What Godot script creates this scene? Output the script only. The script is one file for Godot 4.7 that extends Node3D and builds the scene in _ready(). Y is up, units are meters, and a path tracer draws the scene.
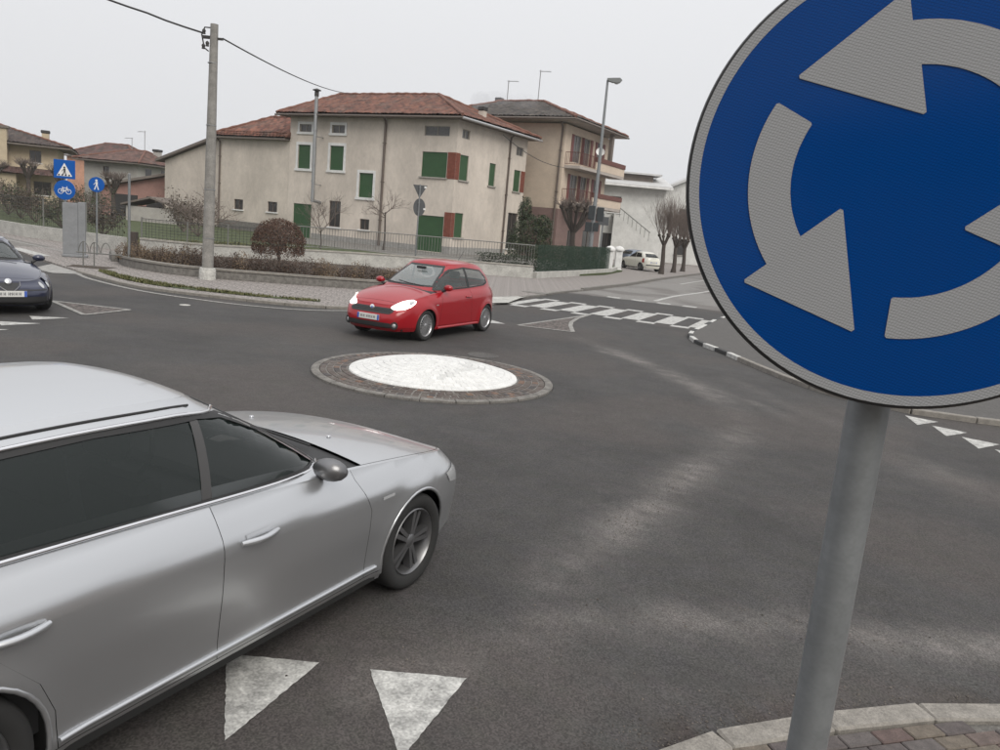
extends Node3D

var M := {}
var T := {}
var used := {}
var rng := RandomNumberGenerator.new()

func _ready():
	rng.seed = 7
	setup_view()
	make_materials()
	build_ground()
	build_markings()
	build_pavements()
	build_centre_island()
	build_foreground_kerb()
	build_boundary_walls()
	build_main_house()
	build_balcony_house()
	build_white_house()
	build_left_houses()
	build_left_street_things()
	build_right_street_things()
	build_plants()
	build_cars()
	build_foreground_sign()
	build_wires()
	build_smoke()
	build_behind_camera()
	build_grit()

# ---------------------------------------------------------------- view and light
func setup_view():
	var cam := Camera3D.new()
	cam.name = "camera"
	var p := deg_to_rad(10.71)
	var r := deg_to_rad(5.23)
	var fwd := Vector3(0, -sin(p), -cos(p))
	var up := Vector3.RIGHT.cross(fwd)
	var up2 := up * cos(r) - Vector3.RIGHT * sin(r)
	var right2 := Vector3.RIGHT * cos(r) + up * sin(r)
	cam.transform = Transform3D(Basis(right2, up2, -fwd), Vector3(0, 2.42, 0))
	cam.fov = rad_to_deg(2.0 * atan(375.0 / 790.0))
	cam.near = 0.05
	cam.far = 900.0
	add_child(cam)
	cam.current = true
	var we := WorldEnvironment.new()
	we.name = "world_environment"
	var env := Environment.new()
	env.background_mode = Environment.BG_SKY
	var sky := Sky.new()
	var sm := ProceduralSkyMaterial.new()
	sm.sky_horizon_color = lin(0.470, 0.475, 0.488)
	sm.sky_top_color = lin(1.08, 1.09, 1.12)
	sm.sky_curve = 1.5
	sm.ground_horizon_color = lin(0.30, 0.29, 0.28)
	sm.ground_bottom_color = lin(0.12, 0.115, 0.11)
	sm.ground_curve = 0.05
	sm.sun_angle_max = 1.0
	sm.energy_multiplier = 1.0
	sky.sky_material = sm
	env.sky = sky
	env.tonemap_mode = Environment.TONE_MAPPER_LINEAR
	env.tonemap_exposure = 1.54
	env.sdfgi_enabled = true
	env.ssao_enabled = true
	env.ssil_enabled = true
	env.fog_enabled = true
	env.fog_density = 0.0004
	env.fog_light_color = lin(0.485, 0.49, 0.503)
	env.volumetric_fog_enabled = true
	env.volumetric_fog_density = 0.0
	we.environment = env
	add_child(we)
	var sun := DirectionalLight3D.new()
	sun.name = "sun"
	sun.light_energy = 0.5
	sun.light_angular_distance = 40.0
	sun.light_color = Color(1.0, 0.985, 0.96)
	sun.shadow_enabled = true
	sun.rotation_degrees = Vector3(-44, 30, 0)
	add_child(sun)

# ---------------------------------------------------------------- helpers
func lin(r: float, g: float, b: float, a := 1.0) -> Color:
	var c := Color(r, g, b).linear_to_srgb()
	c.a = a
	return c

func numbered(called: String) -> String:
	if not used.has(called):
		used[called] = 0
		return called
	used[called] += 1
	return "%s_%03d" % [called, used[called]]

func tag(o: Node, label := "", category := "", group := "", kind := ""):
	if label != "": o.set_meta("label", label)
	if category != "": o.set_meta("category", category)
	if group != "": o.set_meta("group", group)
	if kind != "": o.set_meta("kind", kind)
	return o

func thing(called: String, label: String, category: String, at := Vector3.ZERO, turn := 0.0, group := "") -> Node3D:
	var o := Node3D.new()
	o.name = numbered(called)
	add_child(o)
	o.position = at
	o.rotation.y = turn
	tag(o, label, category, group)
	return o

func sub(called: String, parent: Node, at := Vector3.ZERO) -> Node3D:
	var o := Node3D.new()
	o.name = called
	parent.add_child(o, true)
	o.position = at
	return o

func mi(called: String, mesh: Mesh, mat: Material, parent: Node = self, xf := Transform3D.IDENTITY) -> MeshInstance3D:
	var o := MeshInstance3D.new()
	o.name = numbered(called) if parent == self else called
	o.mesh = mesh
	if mat: o.material_override = mat
	o.transform = xf
	parent.add_child(o, true)
	return o

func mb() -> SurfaceTool:
	var st := SurfaceTool.new()
	st.begin(Mesh.PRIMITIVE_TRIANGLES)
	return st

func put(st: SurfaceTool, called: String, mat: Material, parent: Node = self) -> MeshInstance3D:
	return mi(called, st.commit(), mat, parent)

func tri(st: SurfaceTool, a: Vector3, b: Vector3, c: Vector3, na: Vector3, nb: Vector3, nc: Vector3, ca := Color.WHITE, cb := Color.WHITE, cc := Color.WHITE):
	var g := (b - a).cross(c - a)
	if g.dot(na + nb + nc) > 0.0:
		st.set_normal(na); st.set_color(ca); st.add_vertex(a)
		st.set_normal(nc); st.set_color(cc); st.add_vertex(c)
		st.set_normal(nb); st.set_color(cb); st.add_vertex(b)
	else:
		st.set_normal(na); st.set_color(ca); st.add_vertex(a)
		st.set_normal(nb); st.set_color(cb); st.add_vertex(b)
		st.set_normal(nc); st.set_color(cc); st.add_vertex(c)

func quad(st: SurfaceTool, a: Vector3, b: Vector3, c: Vector3, d: Vector3, n: Vector3, col := Color.WHITE):
	tri(st, a, b, c, n, n, n, col, col, col)
	tri(st, a, c, d, n, n, n, col, col, col)

# box from two corners in a frame
func box(st: SurfaceTool, lo: Vector3, hi: Vector3, xf := Transform3D.IDENTITY, ch := 0.0, col := Color.WHITE):
	var c := (lo + hi) * 0.5
	var h := (hi - lo) * 0.5
	if ch <= 0.0:
		for ax in 3:
			for s in [-1.0, 1.0]:
				var n := Vector3.ZERO; n[ax] = s
				var u := Vector3.ZERO; u[(ax + 1) % 3] = 1.0
				var v := Vector3.ZERO; v[(ax + 2) % 3] = 1.0
				var o := c + n * h
				quad(st, xf * (o - u * h - v * h), xf * (o + u * h - v * h), xf * (o + u * h + v * h), xf * (o - u * h + v * h), xf.basis * n, col)
		return
	# chamfered box
	for ax in 3:
		var i1 := (ax + 1) % 3
		var i2 := (ax + 2) % 3
		for s in [-1.0, 1.0]:
			var n := Vector3.ZERO; n[ax] = s
			var p := []
			for q in [[-1, -1], [1, -1], [1, 1], [-1, 1]]:
				var w := c
				w[ax] += s * h[ax]
				w[i1] += q[0] * (h[i1] - ch)
				w[i2] += q[1] * (h[i2] - ch)
				p.append(xf * w)
			quad(st, p[0], p[1], p[2], p[3], xf.basis * n, col)
		for s1 in [-1.0, 1.0]:
			for s2 in [-1.0, 1.0]:
				var n := Vector3.ZERO; n[i1] = s1; n[i2] = s2
				n = n.normalized()
				var p := []
				for q in [[-1, 0], [1, 0], [1, 1], [-1, 1]]:
					var w := c
					w[ax] += q[0] * (h[ax] - ch)
					w[i1] += s1 * (h[i1] - (ch if q[1] == 0 else 0.0))
					w[i2] += s2 * (h[i2] - (0.0 if q[1] == 0 else ch))
					p.append(xf * w)
				quad(st, p[0], p[1], p[2], p[3], xf.basis * n, col)
	for sx in [-1.0, 1.0]:
		for sy in [-1.0, 1.0]:
			for sz in [-1.0, 1.0]:
				var s := Vector3(sx, sy, sz)
				var a := c + s * (h - Vector3(0, ch, ch))
				var b := c + s * (h - Vector3(ch, 0, ch))
				var d := c + s * (h - Vector3(ch, ch, 0))
				var n := xf.basis * s.normalized()
				tri(st, xf * a, xf * b, xf * d, n, n, n, col, col, col)

func box_mesh(lo: Vector3, hi: Vector3, ch := 0.0) -> ArrayMesh:
	var st := mb()
	box(st, lo, hi, Transform3D.IDENTITY, ch)
	return st.commit()

# tube through points with radii
func tube(st: SurfaceTool, pts: Array, rad: Array, sides := 8, cap := true, col := Color.WHITE):
	var rings := []
	var ns := []
	var prev_u := Vector3.ZERO
	for i in pts.size():
		var d: Vector3
		if i == 0: d = pts[1] - pts[0]
		elif i == pts.size() - 1: d = pts[i] - pts[i - 1]
		else: d = (pts[i + 1] - pts[i]).normalized() + (pts[i] - pts[i - 1]).normalized()
		d = d.normalized()
		var u := prev_u - d * prev_u.dot(d)
		if u.length() < 0.01:
			u = d.cross(Vector3.UP)
			if u.length() < 0.05: u = d.cross(Vector3.RIGHT)
		u = u.normalized()
		prev_u = u
		var v := d.cross(u)
		var ring := []
		var nn := []
		var r: float = rad[min(i, rad.size() - 1)]
		for k in sides:
			var a := TAU * k / sides
			var n := u * cos(a) + v * sin(a)
			nn.append(n)
			ring.append(pts[i] + n * r)
		rings.append(ring); ns.append(nn)
	for i in pts.size() - 1:
		for k in sides:
			var k2 := (k + 1) % sides
			tri(st, rings[i][k], rings[i + 1][k], rings[i + 1][k2], ns[i][k], ns[i + 1][k], ns[i + 1][k2], col, col, col)
			tri(st, rings[i][k], rings[i + 1][k2], rings[i][k2], ns[i][k], ns[i + 1][k2], ns[i][k2], col, col, col)
	if cap:
		for e in [0, pts.size() - 1]:
			var n: Vector3 = (pts[0] - pts[1]).normalized() if e == 0 else (pts[e] - pts[e - 1]).normalized()
			for k in sides:
				tri(st, pts[e], rings[e][k], rings[e][(k + 1) % sides], n, n, n, col, col, col)

# lathe round an axis through xf: prof is [radius, along]
func lathe(st: SurfaceTool, prof: Array, sides: int, xf := Transform3D.IDENTITY, smooth := true, col := Color.WHITE):
	for i in prof.size() - 1:
		var a: Vector2 = prof[i]
		var b: Vector2 = prof[i + 1]
		var d := b - a
		if d.length() < 1e-6: continue
		var nn := Vector2(d.y, -d.x).normalized()
		var na := nn
		var nb := nn
		if smooth:
			if i > 0:
				var e: Vector2 = a - prof[i - 1]
				var q := Vector2(e.y, -e.x).normalized()
				if q.dot(nn) > 0.6: na = (q + nn).normalized()
			if i < prof.size() - 2:
				var e: Vector2 = prof[i + 2] - b
				var q := Vector2(e.y, -e.x).normalized()
				if q.dot(nn) > 0.6: nb = (q + nn).normalized()
		for k in sides:
			var t0 := TAU * k / sides
			var t1 := TAU * (k + 1) / sides
			var c0 := Vector3(cos(t0), 0, sin(t0))
			var c1 := Vector3(cos(t1), 0, sin(t1))
			var p00 := xf * (c0 * a.x + Vector3.UP * a.y)
			var p01 := xf * (c1 * a.x + Vector3.UP * a.y)
			var p10 := xf * (c0 * b.x + Vector3.UP * b.y)
			var p11 := xf * (c1 * b.x + Vector3.UP * b.y)
			var n00 := xf.basis * (c0 * na.x + Vector3.UP * na.y)
			var n01 := xf.basis * (c1 * na.x + Vector3.UP * na.y)
			var n10 := xf.basis * (c0 * nb.x + Vector3.UP * nb.y)
			var n11 := xf.basis * (c1 * nb.x + Vector3.UP * nb.y)
			if a.x > 1e-5: tri(st, p00, p10, p01, n00, n10, n01, col, col, col)
			if b.x > 1e-5: tri(st, p01, p10, p11, n01, n10, n11, col, col, col)

# flat polygon (x,z) at height y, with optional skirt down to y0
func slab(st: SurfaceTool, poly: PackedVector2Array, y: float, y0 := -999.0, col := Color.WHITE):
	var ix := Geometry2D.triangulate_polygon(poly)
	for i in range(0, ix.size(), 3):
		var a := poly[ix[i]]
		var b := poly[ix[i + 1]]
		var c := poly[ix[i + 2]]
		tri(st, Vector3(a.x, y, a.y), Vector3(b.x, y, b.y), Vector3(c.x, y, c.y), Vector3.UP, Vector3.UP, Vector3.UP, col, col, col)
	if y0 > -900.0:
		var cw := Geometry2D.is_polygon_clockwise(poly)
		for i in poly.size():
			var a := poly[i]
			var b := poly[(i + 1) % poly.size()]
			var d := (b - a).normalized()
			var n := Vector3(d.y, 0, -d.x) * (-1.0 if cw else 1.0)
			quad(st, Vector3(a.x, y0, a.y), Vector3(b.x, y0, b.y), Vector3(b.x, y, b.y), Vector3(a.x, y, a.y), n, col)

# extrude polygon in the frame xf: poly in local xy, from z0 to z1
func prism(st: SurfaceTool, poly: PackedVector2Array, z0: float, z1: float, xf := Transform3D.IDENTITY, col := Color.WHITE):
	var ix := Geometry2D.triangulate_polygon(poly)
	for z in [z0, z1]:
		var n := xf.basis * Vector3(0, 0, 1.0 if z == z1 else -1.0)
		for i in range(0, ix.size(), 3):
			var a := poly[ix[i]]
			var b := poly[ix[i + 1]]
			var c := poly[ix[i + 2]]
			tri(st, xf * Vector3(a.x, a.y, z), xf * Vector3(b.x, b.y, z), xf * Vector3(c.x, c.y, z), n, n, n, col, col, col)
	var cw := Geometry2D.is_polygon_clockwise(poly)
	for i in poly.size():
		var a := poly[i]
		var b := poly[(i + 1) % poly.size()]
		var d := (b - a).normalized()
		var n := xf.basis * (Vector3(d.y, -d.x, 0) * (-1.0 if cw else 1.0))
		quad(st, xf * Vector3(a.x, a.y, z0), xf * Vector3(b.x, b.y, z0), xf * Vector3(b.x, b.y, z1), xf * Vector3(a.x, a.y, z1), n, col)

func P(a: Array) -> PackedVector2Array:
	var o := PackedVector2Array()
	for i in range(0, a.size(), 2): o.append(Vector2(a[i], a[i + 1]))
	return o

func V(a: Array) -> Array:
	var o := []
	for i in range(0, a.size(), 2): o.append(Vector2(a[i], a[i + 1]))
	return o

# smooth a polyline of Vector2 with Catmull-Rom
func smooth(pts: Array, k := 4) -> Array:
	var o := []
	for i in pts.size() - 1:
		var a: Vector2 = pts[max(i - 1, 0)]
		var b: Vector2 = pts[i]
		var c: Vector2 = pts[i + 1]
		var d: Vector2 = pts[min(i + 2, pts.size() - 1)]
		for j in k:
			o.append(b.cubic_interpolate(c, a, d, float(j) / k))
	o.append(pts[-1])
	return o

func strip_poly(line: Array, w0: float, w1: float) -> PackedVector2Array:
	var o := PackedVector2Array()
	var back := []
	for i in line.size():
		var d: Vector2 = (line[min(i + 1, line.size() - 1)] - line[max(i - 1, 0)]).normalized()
		var n := Vector2(-d.y, d.x)
		o.append(line[i] + n * w0)
		back.append(line[i] + n * w1)
	back.reverse()
	for q in back: o.append(q)
	return o

# lay a polygon of a 2-D domain onto a surface given by fn(Vector2) -> Vector3
func lift(st: SurfaceTool, poly: PackedVector2Array, holes: Array, fn: Callable, step: Vector2, sgn := 1.0, colf = null):
	if poly.size() < 3: return
	var r := Rect2(poly[0], Vector2.ZERO)
	for q in poly: r = r.expand(q)
	var nx := int(ceil(r.size.x / step.x))
	var ny := int(ceil(r.size.y / step.y))
	nx = max(nx, 1); ny = max(ny, 1)
	var dx := r.size.x / nx
	var dy := r.size.y / ny
	var hb := []
	for h in holes:
		var q := Rect2(h[0], Vector2.ZERO)
		for v in h: q = q.expand(v)
		hb.append(q)
	var inside := []
	for j in ny + 1:
		var row := PackedByteArray()
		row.resize(nx + 1)
		for i in nx + 1:
			var q := r.position + Vector2(i * dx, j * dy)
			row[i] = 1 if Geometry2D.is_point_in_polygon(q, poly) else 0
		inside.append(row)
	var cache := {}
	for j in ny:
		for i in nx:
			var p0 := r.position + Vector2(i * dx, j * dy)
			var cell := PackedVector2Array([p0, p0 + Vector2(dx, 0), p0 + Vector2(dx, dy), p0 + Vector2(0, dy)])
			var cnt: int = inside[j][i] + inside[j][i + 1] + inside[j + 1][i] + inside[j + 1][i + 1]
			var parts := [cell]
			var touch := false
			var cr := Rect2(p0, Vector2(dx, dy))
			for h in hb:
				if cr.intersects(h, true): touch = true
			if cnt < 4: parts = Geometry2D.intersect_polygons(cell, poly)
			if touch:
				for hi in holes.size():
					if not cr.intersects(hb[hi], true): continue
					var nxt := []
					for p in parts: nxt.append_array(Geometry2D.clip_polygons(p, holes[hi]))
					parts = nxt
			var col := Color.WHITE
			if colf != null: col = colf.call(p0 + Vector2(dx, dy) * 0.5)
			for p in parts:
				if p.size() < 3: continue
				var ids := PackedInt32Array([0, 1, 2, 0, 2, 3]) if p.size() == 4 else Geometry2D.triangulate_polygon(p)
				for k in range(0, ids.size(), 3):
					var pv := []
					for m in 3:
						var q: Vector2 = p[ids[k + m]]
						var key := Vector2i(int(round(q.x * 5000.0)), int(round(q.y * 5000.0)))
						if not cache.has(key):
							var e := 0.002
							var a: Vector3 = fn.call(q + Vector2(e, 0)) - fn.call(q - Vector2(e, 0))
							var b: Vector3 = fn.call(q + Vector2(0, e)) - fn.call(q - Vector2(0, e))
							cache[key] = [fn.call(q), a.cross(b).normalized() * sgn]
						pv.append(cache[key])
					tri(st, pv[0][0], pv[1][0], pv[2][0], pv[0][1], pv[1][1], pv[2][1], col, col, col)

# ---------------------------------------------------------------- materials
func grey_tex(key: String, size: int, lo: float, hi: float, layers: Array) -> Texture2D:
	# layers: [frequency, weight, noise type, fractal octaves]; result is grey between lo and hi
	if T.has(key): return T[key]
	var acc := PackedFloat32Array()
	acc.resize(size * size)
	for L in layers:
		var n := FastNoiseLite.new()
		n.seed = hash(key) % 1000 + int(L[0] * 100)
		n.frequency = L[0]
		n.noise_type = L[2]
		n.fractal_octaves = L[3]
		if L[2] == FastNoiseLite.TYPE_CELLULAR:
			n.cellular_return_type = L[4]
			n.fractal_type = FastNoiseLite.FRACTAL_NONE
			n.cellular_jitter = 0.75
		var im := n.get_seamless_image(size, size)
		im.convert(Image.FORMAT_L8)
		var d := im.get_data()
		for i in d.size(): acc[i] += d[i] / 255.0 * L[1]
	var bytes := PackedByteArray()
	bytes.resize(size * size)
	for i in acc.size(): bytes[i] = int(clamp(lerp(lo, hi, acc[i]), 0.0, 1.0) * 255.0)
	var img := Image.create_from_data(size, size, false, Image.FORMAT_L8, bytes)
	T[key + "_img"] = img
	var t := ImageTexture.create_from_image(img)
	T[key] = t
	return t

func norm_tex(key: String, strength: float) -> Texture2D:
	var k := key + "_n"
	if T.has(k): return T[k]
	var im: Image = T[key + "_img"].duplicate()
	im.convert(Image.FORMAT_RGBA8)
	im.bump_map_to_normal_map(strength)
	var t := ImageTexture.create_from_image(im)
	T[k] = t
	return t

func mat(key: String, col: Color, rough: float, o := {}) -> StandardMaterial3D:
	var m := StandardMaterial3D.new()
	m.albedo_color = col
	m.roughness = rough
	m.metallic = o.get("metal", 0.0)
	m.metallic_specular = o.get("spec", 0.5)
	m.vertex_color_use_as_albedo = o.get("vc", false)
	if o.has("tex"):
		m.albedo_texture = T[o.tex]
		m.uv1_triplanar = true
		m.uv1_world_triplanar = o.get("world", true)
		var s: float = o.get("scale", 0.5)
		m.uv1_scale = Vector3(s, s, s)
		if o.has("stretch"): m.uv1_scale = Vector3(s, s * o.stretch, s)
		if o.has("bump"):
			m.normal_enabled = true
			m.normal_texture = norm_tex(o.tex, 6.0)
			m.normal_scale = o.bump
	if o.has("cc"):
		m.clearcoat_enabled = true
		m.clearcoat = o.cc
		m.clearcoat_roughness = o.get("ccr", 0.05)
	if o.has("alpha"):
		m.transparency = BaseMaterial3D.TRANSPARENCY_ALPHA
		m.albedo_color.a = o.alpha
	if o.has("emit"):
		m.emission_enabled = true
		m.emission = o.emit
		m.emission_energy_multiplier = o.get("energy", 1.0)
	if o.has("back"):
		m.backlight_enabled = true
		m.backlight = o.back
		m.cull_mode = BaseMaterial3D.CULL_DISABLED
	M[key] = m
	return m

func make_materials():
	make_sheeting()
	var SX := FastNoiseLite.TYPE_SIMPLEX_SMOOTH
	var VN := FastNoiseLite.TYPE_VALUE
	var CE := FastNoiseLite.TYPE_CELLULAR
	grey_tex("grain", 512, 0.55, 1.0, [[0.45, 0.72, VN, 1], [0.15, 0.13, SX, 2], [0.012, 0.15, SX, 3]])
	grey_tex("plaster", 512, 0.78, 1.0, [[0.006, 0.45, SX, 5], [0.03, 0.35, SX, 4], [0.3, 0.2, VN, 1]])
	grey_tex("stain", 512, 0.76, 1.06, [[0.007, 0.5, SX, 5], [0.03, 0.3, SX, 4], [0.3, 0.2, VN, 1]])
	grey_tex("wear", 512, 0.45, 1.10, [[0.02, 0.45, SX, 5], [0.12, 0.3, SX, 3], [0.4, 0.25, VN, 1]])
	grey_tex("concrete", 512, 0.55, 1.02, [[0.01, 0.4, SX, 5], [0.06, 0.3, SX, 4], [0.35, 0.3, VN, 1]])
	grey_tex("setts", 512, 0.35, 1.05, [[0.035, 0.5, CE, 1, FastNoiseLite.RETURN_CELL_VALUE], [0.035, 0.3, CE, 1, FastNoiseLite.RETURN_DISTANCE2_SUB], [0.3, 0.2, VN, 1]])
	grey_tex("bark", 256, 0.4, 1.0, [[0.05, 0.6, SX, 4], [0.3, 0.4, VN, 1]])
	mat("asphalt", Color.WHITE, 0.82, {"tex": "grain", "scale": 0.6, "vc": true, "bump": 0.25, "spec": 0.4})
	mat("paint", lin(0.66, 0.655, 0.63), 0.75, {"tex": "wear", "scale": 0.55})
	mat("paint_worn", lin(0.42, 0.41, 0.385), 0.8, {"tex": "wear", "scale": 0.8})
	mat("paint_brown", lin(0.22, 0.185, 0.17), 0.85, {"tex": "setts", "scale": 0.9, "bump": 0.4})
	mat("paving", lin(0.54, 0.49, 0.46), 0.88, {"tex": "setts", "scale": 1.5, "bump": 0.5})
	mat("apron", lin(0.50, 0.44, 0.42), 0.88, {"tex": "setts", "scale": 1.4, "bump": 0.6})
	mat("concrete", lin(0.46, 0.45, 0.43), 0.85, {"tex": "concrete", "scale": 0.6, "bump": 0.25})
	mat("concrete_pale", lin(0.66, 0.65, 0.61), 0.85, {"tex": "concrete", "scale": 0.3})
	mat("concrete_old", lin(0.27, 0.255, 0.235), 0.9, {"tex": "wear", "scale": 0.5, "bump": 0.5})
	mat("path_dark", lin(0.135, 0.128, 0.122), 0.88, {"tex": "grain", "scale": 0.5, "bump": 0.3})
	mat("kerb", lin(0.36, 0.335, 0.30), 0.85, {"tex": "concrete", "scale": 1.1, "bump": 0.3})
	mat("kerb_white", lin(0.80, 0.80, 0.77), 0.7, {"tex": "wear", "scale": 0.9})
	mat("kerb_dark", lin(0.07, 0.07, 0.07), 0.8, {"tex": "grain", "scale": 1.0})
	mat("sett", Color.WHITE, 0.8, {"tex": "concrete", "scale": 2.2, "vc": true, "bump": 0.4})
	mat("white_sett", Color.WHITE, 0.7, {"tex": "plaster", "scale": 1.3, "vc": true})
	mat("soil", lin(0.10, 0.075, 0.055), 0.95, {"tex": "grain", "scale": 0.5, "bump": 0.8})
	mat("lawn", lin(0.085, 0.11, 0.035), 0.95, {"tex": "wear", "scale": 0.35, "bump": 0.6})
	mat("grass", Color.WHITE, 0.8, {"vc": true, "back": lin(0.06, 0.09, 0.02)})
	mat("leaf", Color.WHITE, 0.6, {"vc": true, "back": lin(0.03, 0.05, 0.02)})
	mat("dry_leaf", Color.WHITE, 0.85, {"vc": true, "back": lin(0.05, 0.03, 0.02)})
	mat("bark", lin(0.13, 0.105, 0.09), 0.92, {"tex": "bark", "scale": 2.0, "bump": 0.6})
	mat("twig", lin(0.15, 0.12, 0.105), 0.9)
	mat("wall_beige", lin(0.67, 0.60, 0.53), 0.9, {"tex": "stain", "scale": 0.09, "stretch": 0.45})
	mat("wall_annex", lin(0.63, 0.565, 0.495), 0.9, {"tex": "stain", "scale": 0.10, "stretch": 0.45})
	mat("wall_tan", lin(0.72, 0.60, 0.485), 0.9, {"tex": "plaster", "scale": 0.09})
	mat("wall_pinkstone", lin(0.25, 0.165, 0.15), 0.9, {"tex": "plaster", "scale": 0.25})
	mat("wall_white", lin(0.72, 0.72, 0.70), 0.9, {"tex": "plaster", "scale": 0.08})
	mat("wall_yellow", lin(0.60, 0.50, 0.36), 0.9, {"tex": "plaster", "scale": 0.12})
	mat("wall_grey", lin(0.47, 0.45, 0.42), 0.9, {"tex": "plaster", "scale": 0.12})
	mat("wall_pink", lin(0.40, 0.23, 0.195), 0.9, {"tex": "plaster", "scale": 0.12})
	mat("wall_salmon", lin(0.66, 0.36, 0.25), 0.9, {"tex": "plaster", "scale": 0.12})
	mat("brick_red", lin(0.32, 0.095, 0.06), 0.85, {"tex": "concrete", "scale": 0.7})
	mat("tile", Color.WHITE, 0.85, {"vc": true, "tex": "concrete", "scale": 0.5})
	mat("sheet_roof", lin(0.62, 0.62, 0.62), 0.6, {"tex": "plaster", "scale": 0.2})
	mat("soffit", lin(0.20, 0.17, 0.15), 0.9, {"tex": "plaster", "scale": 0.3})
	mat("soffit_pale", lin(0.50, 0.45, 0.41), 0.9, {"tex": "plaster", "scale": 0.3})
	mat("trim_white", lin(0.84, 0.84, 0.83), 0.7, {"tex": "plaster", "scale": 0.4})
	mat("stone_sill", lin(0.52, 0.49, 0.44), 0.8, {"tex": "concrete", "scale": 0.8})
	mat("green_shutter", lin(0.035, 0.105, 0.035), 0.55, {"tex": "plaster", "scale": 0.5})
	mat("green_door", lin(0.03, 0.125, 0.025), 0.5, {"tex": "plaster", "scale": 0.5})
	mat("red_shutter", lin(0.16, 0.05, 0.045), 0.6)
	mat("dark_pane", lin(0.035, 0.033, 0.032), 0.12, {"spec": 0.6})
	mat("grey_pane", lin(0.17, 0.165, 0.165), 0.3, {"tex": "wear", "scale": 0.6})
	mat("gutter", lin(0.13, 0.105, 0.09), 0.5, {"metal": 0.3})
	mat("gutter_pale", lin(0.45, 0.45, 0.46), 0.4, {"metal": 0.5})
	mat("zinc", lin(0.42, 0.43, 0.44), 0.45, {"metal": 0.7, "tex": "plaster", "scale": 0.8})
	mat("galvanised", lin(0.30, 0.315, 0.325), 0.5, {"metal": 0.5, "tex": "plaster", "scale": 1.6})
	mat("pole_concrete", lin(0.40, 0.385, 0.36), 0.85, {"tex": "concrete", "scale": 0.7, "bump": 0.2})
	mat("white_base", lin(0.75, 0.74, 0.70), 0.8, {"tex": "wear", "scale": 1.0})
	mat("iron", lin(0.18, 0.18, 0.17), 0.6, {"metal": 0.4})
	mat("iron_dark", lin(0.035, 0.033, 0.032), 0.55, {"metal": 0.2})
	mat("rail_rust", lin(0.12, 0.045, 0.035), 0.7)
	mat("wire", lin(0.06, 0.06, 0.058), 0.6, {"metal": 0.4})
	mat("cable", lin(0.04, 0.04, 0.042), 0.7)
	mat("sign_blue", lin(0.004, 0.085, 0.36), 0.4, {"spec": 0.35})
	mat("sign_white", lin(0.70, 0.70, 0.69), 0.4)
	mat("sign_back", lin(0.085, 0.09, 0.095), 0.55, {"metal": 0.3})
	mat("black_rim", lin(0.012, 0.012, 0.013), 0.4)
	mat("cabinet_paint", lin(0.27, 0.28, 0.295), 0.55, {"tex": "plaster", "scale": 0.8})
	mat("hedge_net", lin(0.02, 0.045, 0.03), 0.9)
	mat("silver_paint", lin(0.555, 0.565, 0.58), 0.30, {"metal": 0.85, "cc": 0.5})
	mat("red_paint", lin(0.29, 0.004, 0.010), 0.30, {"cc": 0.6, "spec": 0.4})
	mat("blue_paint", lin(0.012, 0.016, 0.045), 0.3, {"metal": 0.2, "cc": 1.0})
	mat("cream_paint", lin(0.66, 0.65, 0.58), 0.4, {"cc": 0.8})
	mat("slate_paint", lin(0.14, 0.17, 0.22), 0.35, {"metal": 0.4, "cc": 0.8})
	mat("liner", lin(0.008, 0.008, 0.008), 0.9)
	mat("car_plastic", lin(0.02, 0.02, 0.021), 0.6)
	mat("interior", lin(0.03, 0.03, 0.032), 0.9)
	mat("car_glass", lin(0.05, 0.065, 0.06), 0.03, {"alpha": 0.42, "spec": 0.6})
	mat("screen_glass", lin(0.22, 0.25, 0.25), 0.03, {"alpha": 0.5, "spec": 0.7})  # paler tint than the side glass: sky reflection put into the windscreen colour
	mat("dark_glass", lin(0.010, 0.015, 0.014), 0.02, {"alpha": 0.80, "spec": 0.45})
	mat("chrome", lin(0.75, 0.75, 0.76), 0.12, {"metal": 1.0})
	mat("satin_metal", lin(0.62, 0.62, 0.64), 0.3, {"metal": 1.0})
	mat("rim", lin(0.50, 0.50, 0.51), 0.3, {"metal": 0.8})
	mat("rim_dark", lin(0.20, 0.20, 0.205), 0.35, {"metal": 0.8})
	mat("tyre", lin(0.018, 0.018, 0.018), 0.85)
	mat("headlamp_lit", lin(0.9, 0.9, 0.9), 0.2, {"emit": Color(1.0, 0.98, 0.94), "energy": 1.5})
	mat("lamp_clear", lin(0.45, 0.46, 0.47), 0.1, {"metal": 0.3})
	mat("lamp_red", lin(0.25, 0.01, 0.01), 0.2)
	mat("lamp_amber", lin(0.5, 0.2, 0.03), 0.25)
	mat("plate_white", lin(0.62, 0.62, 0.60), 0.5)
	mat("plate_blue", lin(0.04, 0.10, 0.42), 0.5)
	mat("plate_ink", lin(0.10, 0.10, 0.11), 0.6)
	mat("lamp_grey", lin(0.16, 0.17, 0.17), 0.5)
	mat("box_green", lin(0.016, 0.022, 0.026), 0.5)
	mat("bicycle_frame", lin(0.05, 0.05, 0.055), 0.4, {"metal": 0.4})
	mat("antenna", lin(0.28, 0.28, 0.28), 0.5, {"metal": 0.5})

# ---------------------------------------------------------------- setting
const PAV := 0.06
var dust_lines := []
var grit_line := []
var nz := FastNoiseLite.new()
var nz2 := FastNoiseLite.new()

func seg_dist(p: Vector2, line: Array) -> float:
	var best := 1e9
	for i in line.size() - 1:
		var q := Geometry2D.get_closest_point_to_segment(p, line[i], line[i + 1])
		best = min(best, q.distance_squared_to(p))
	return sqrt(best)

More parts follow.
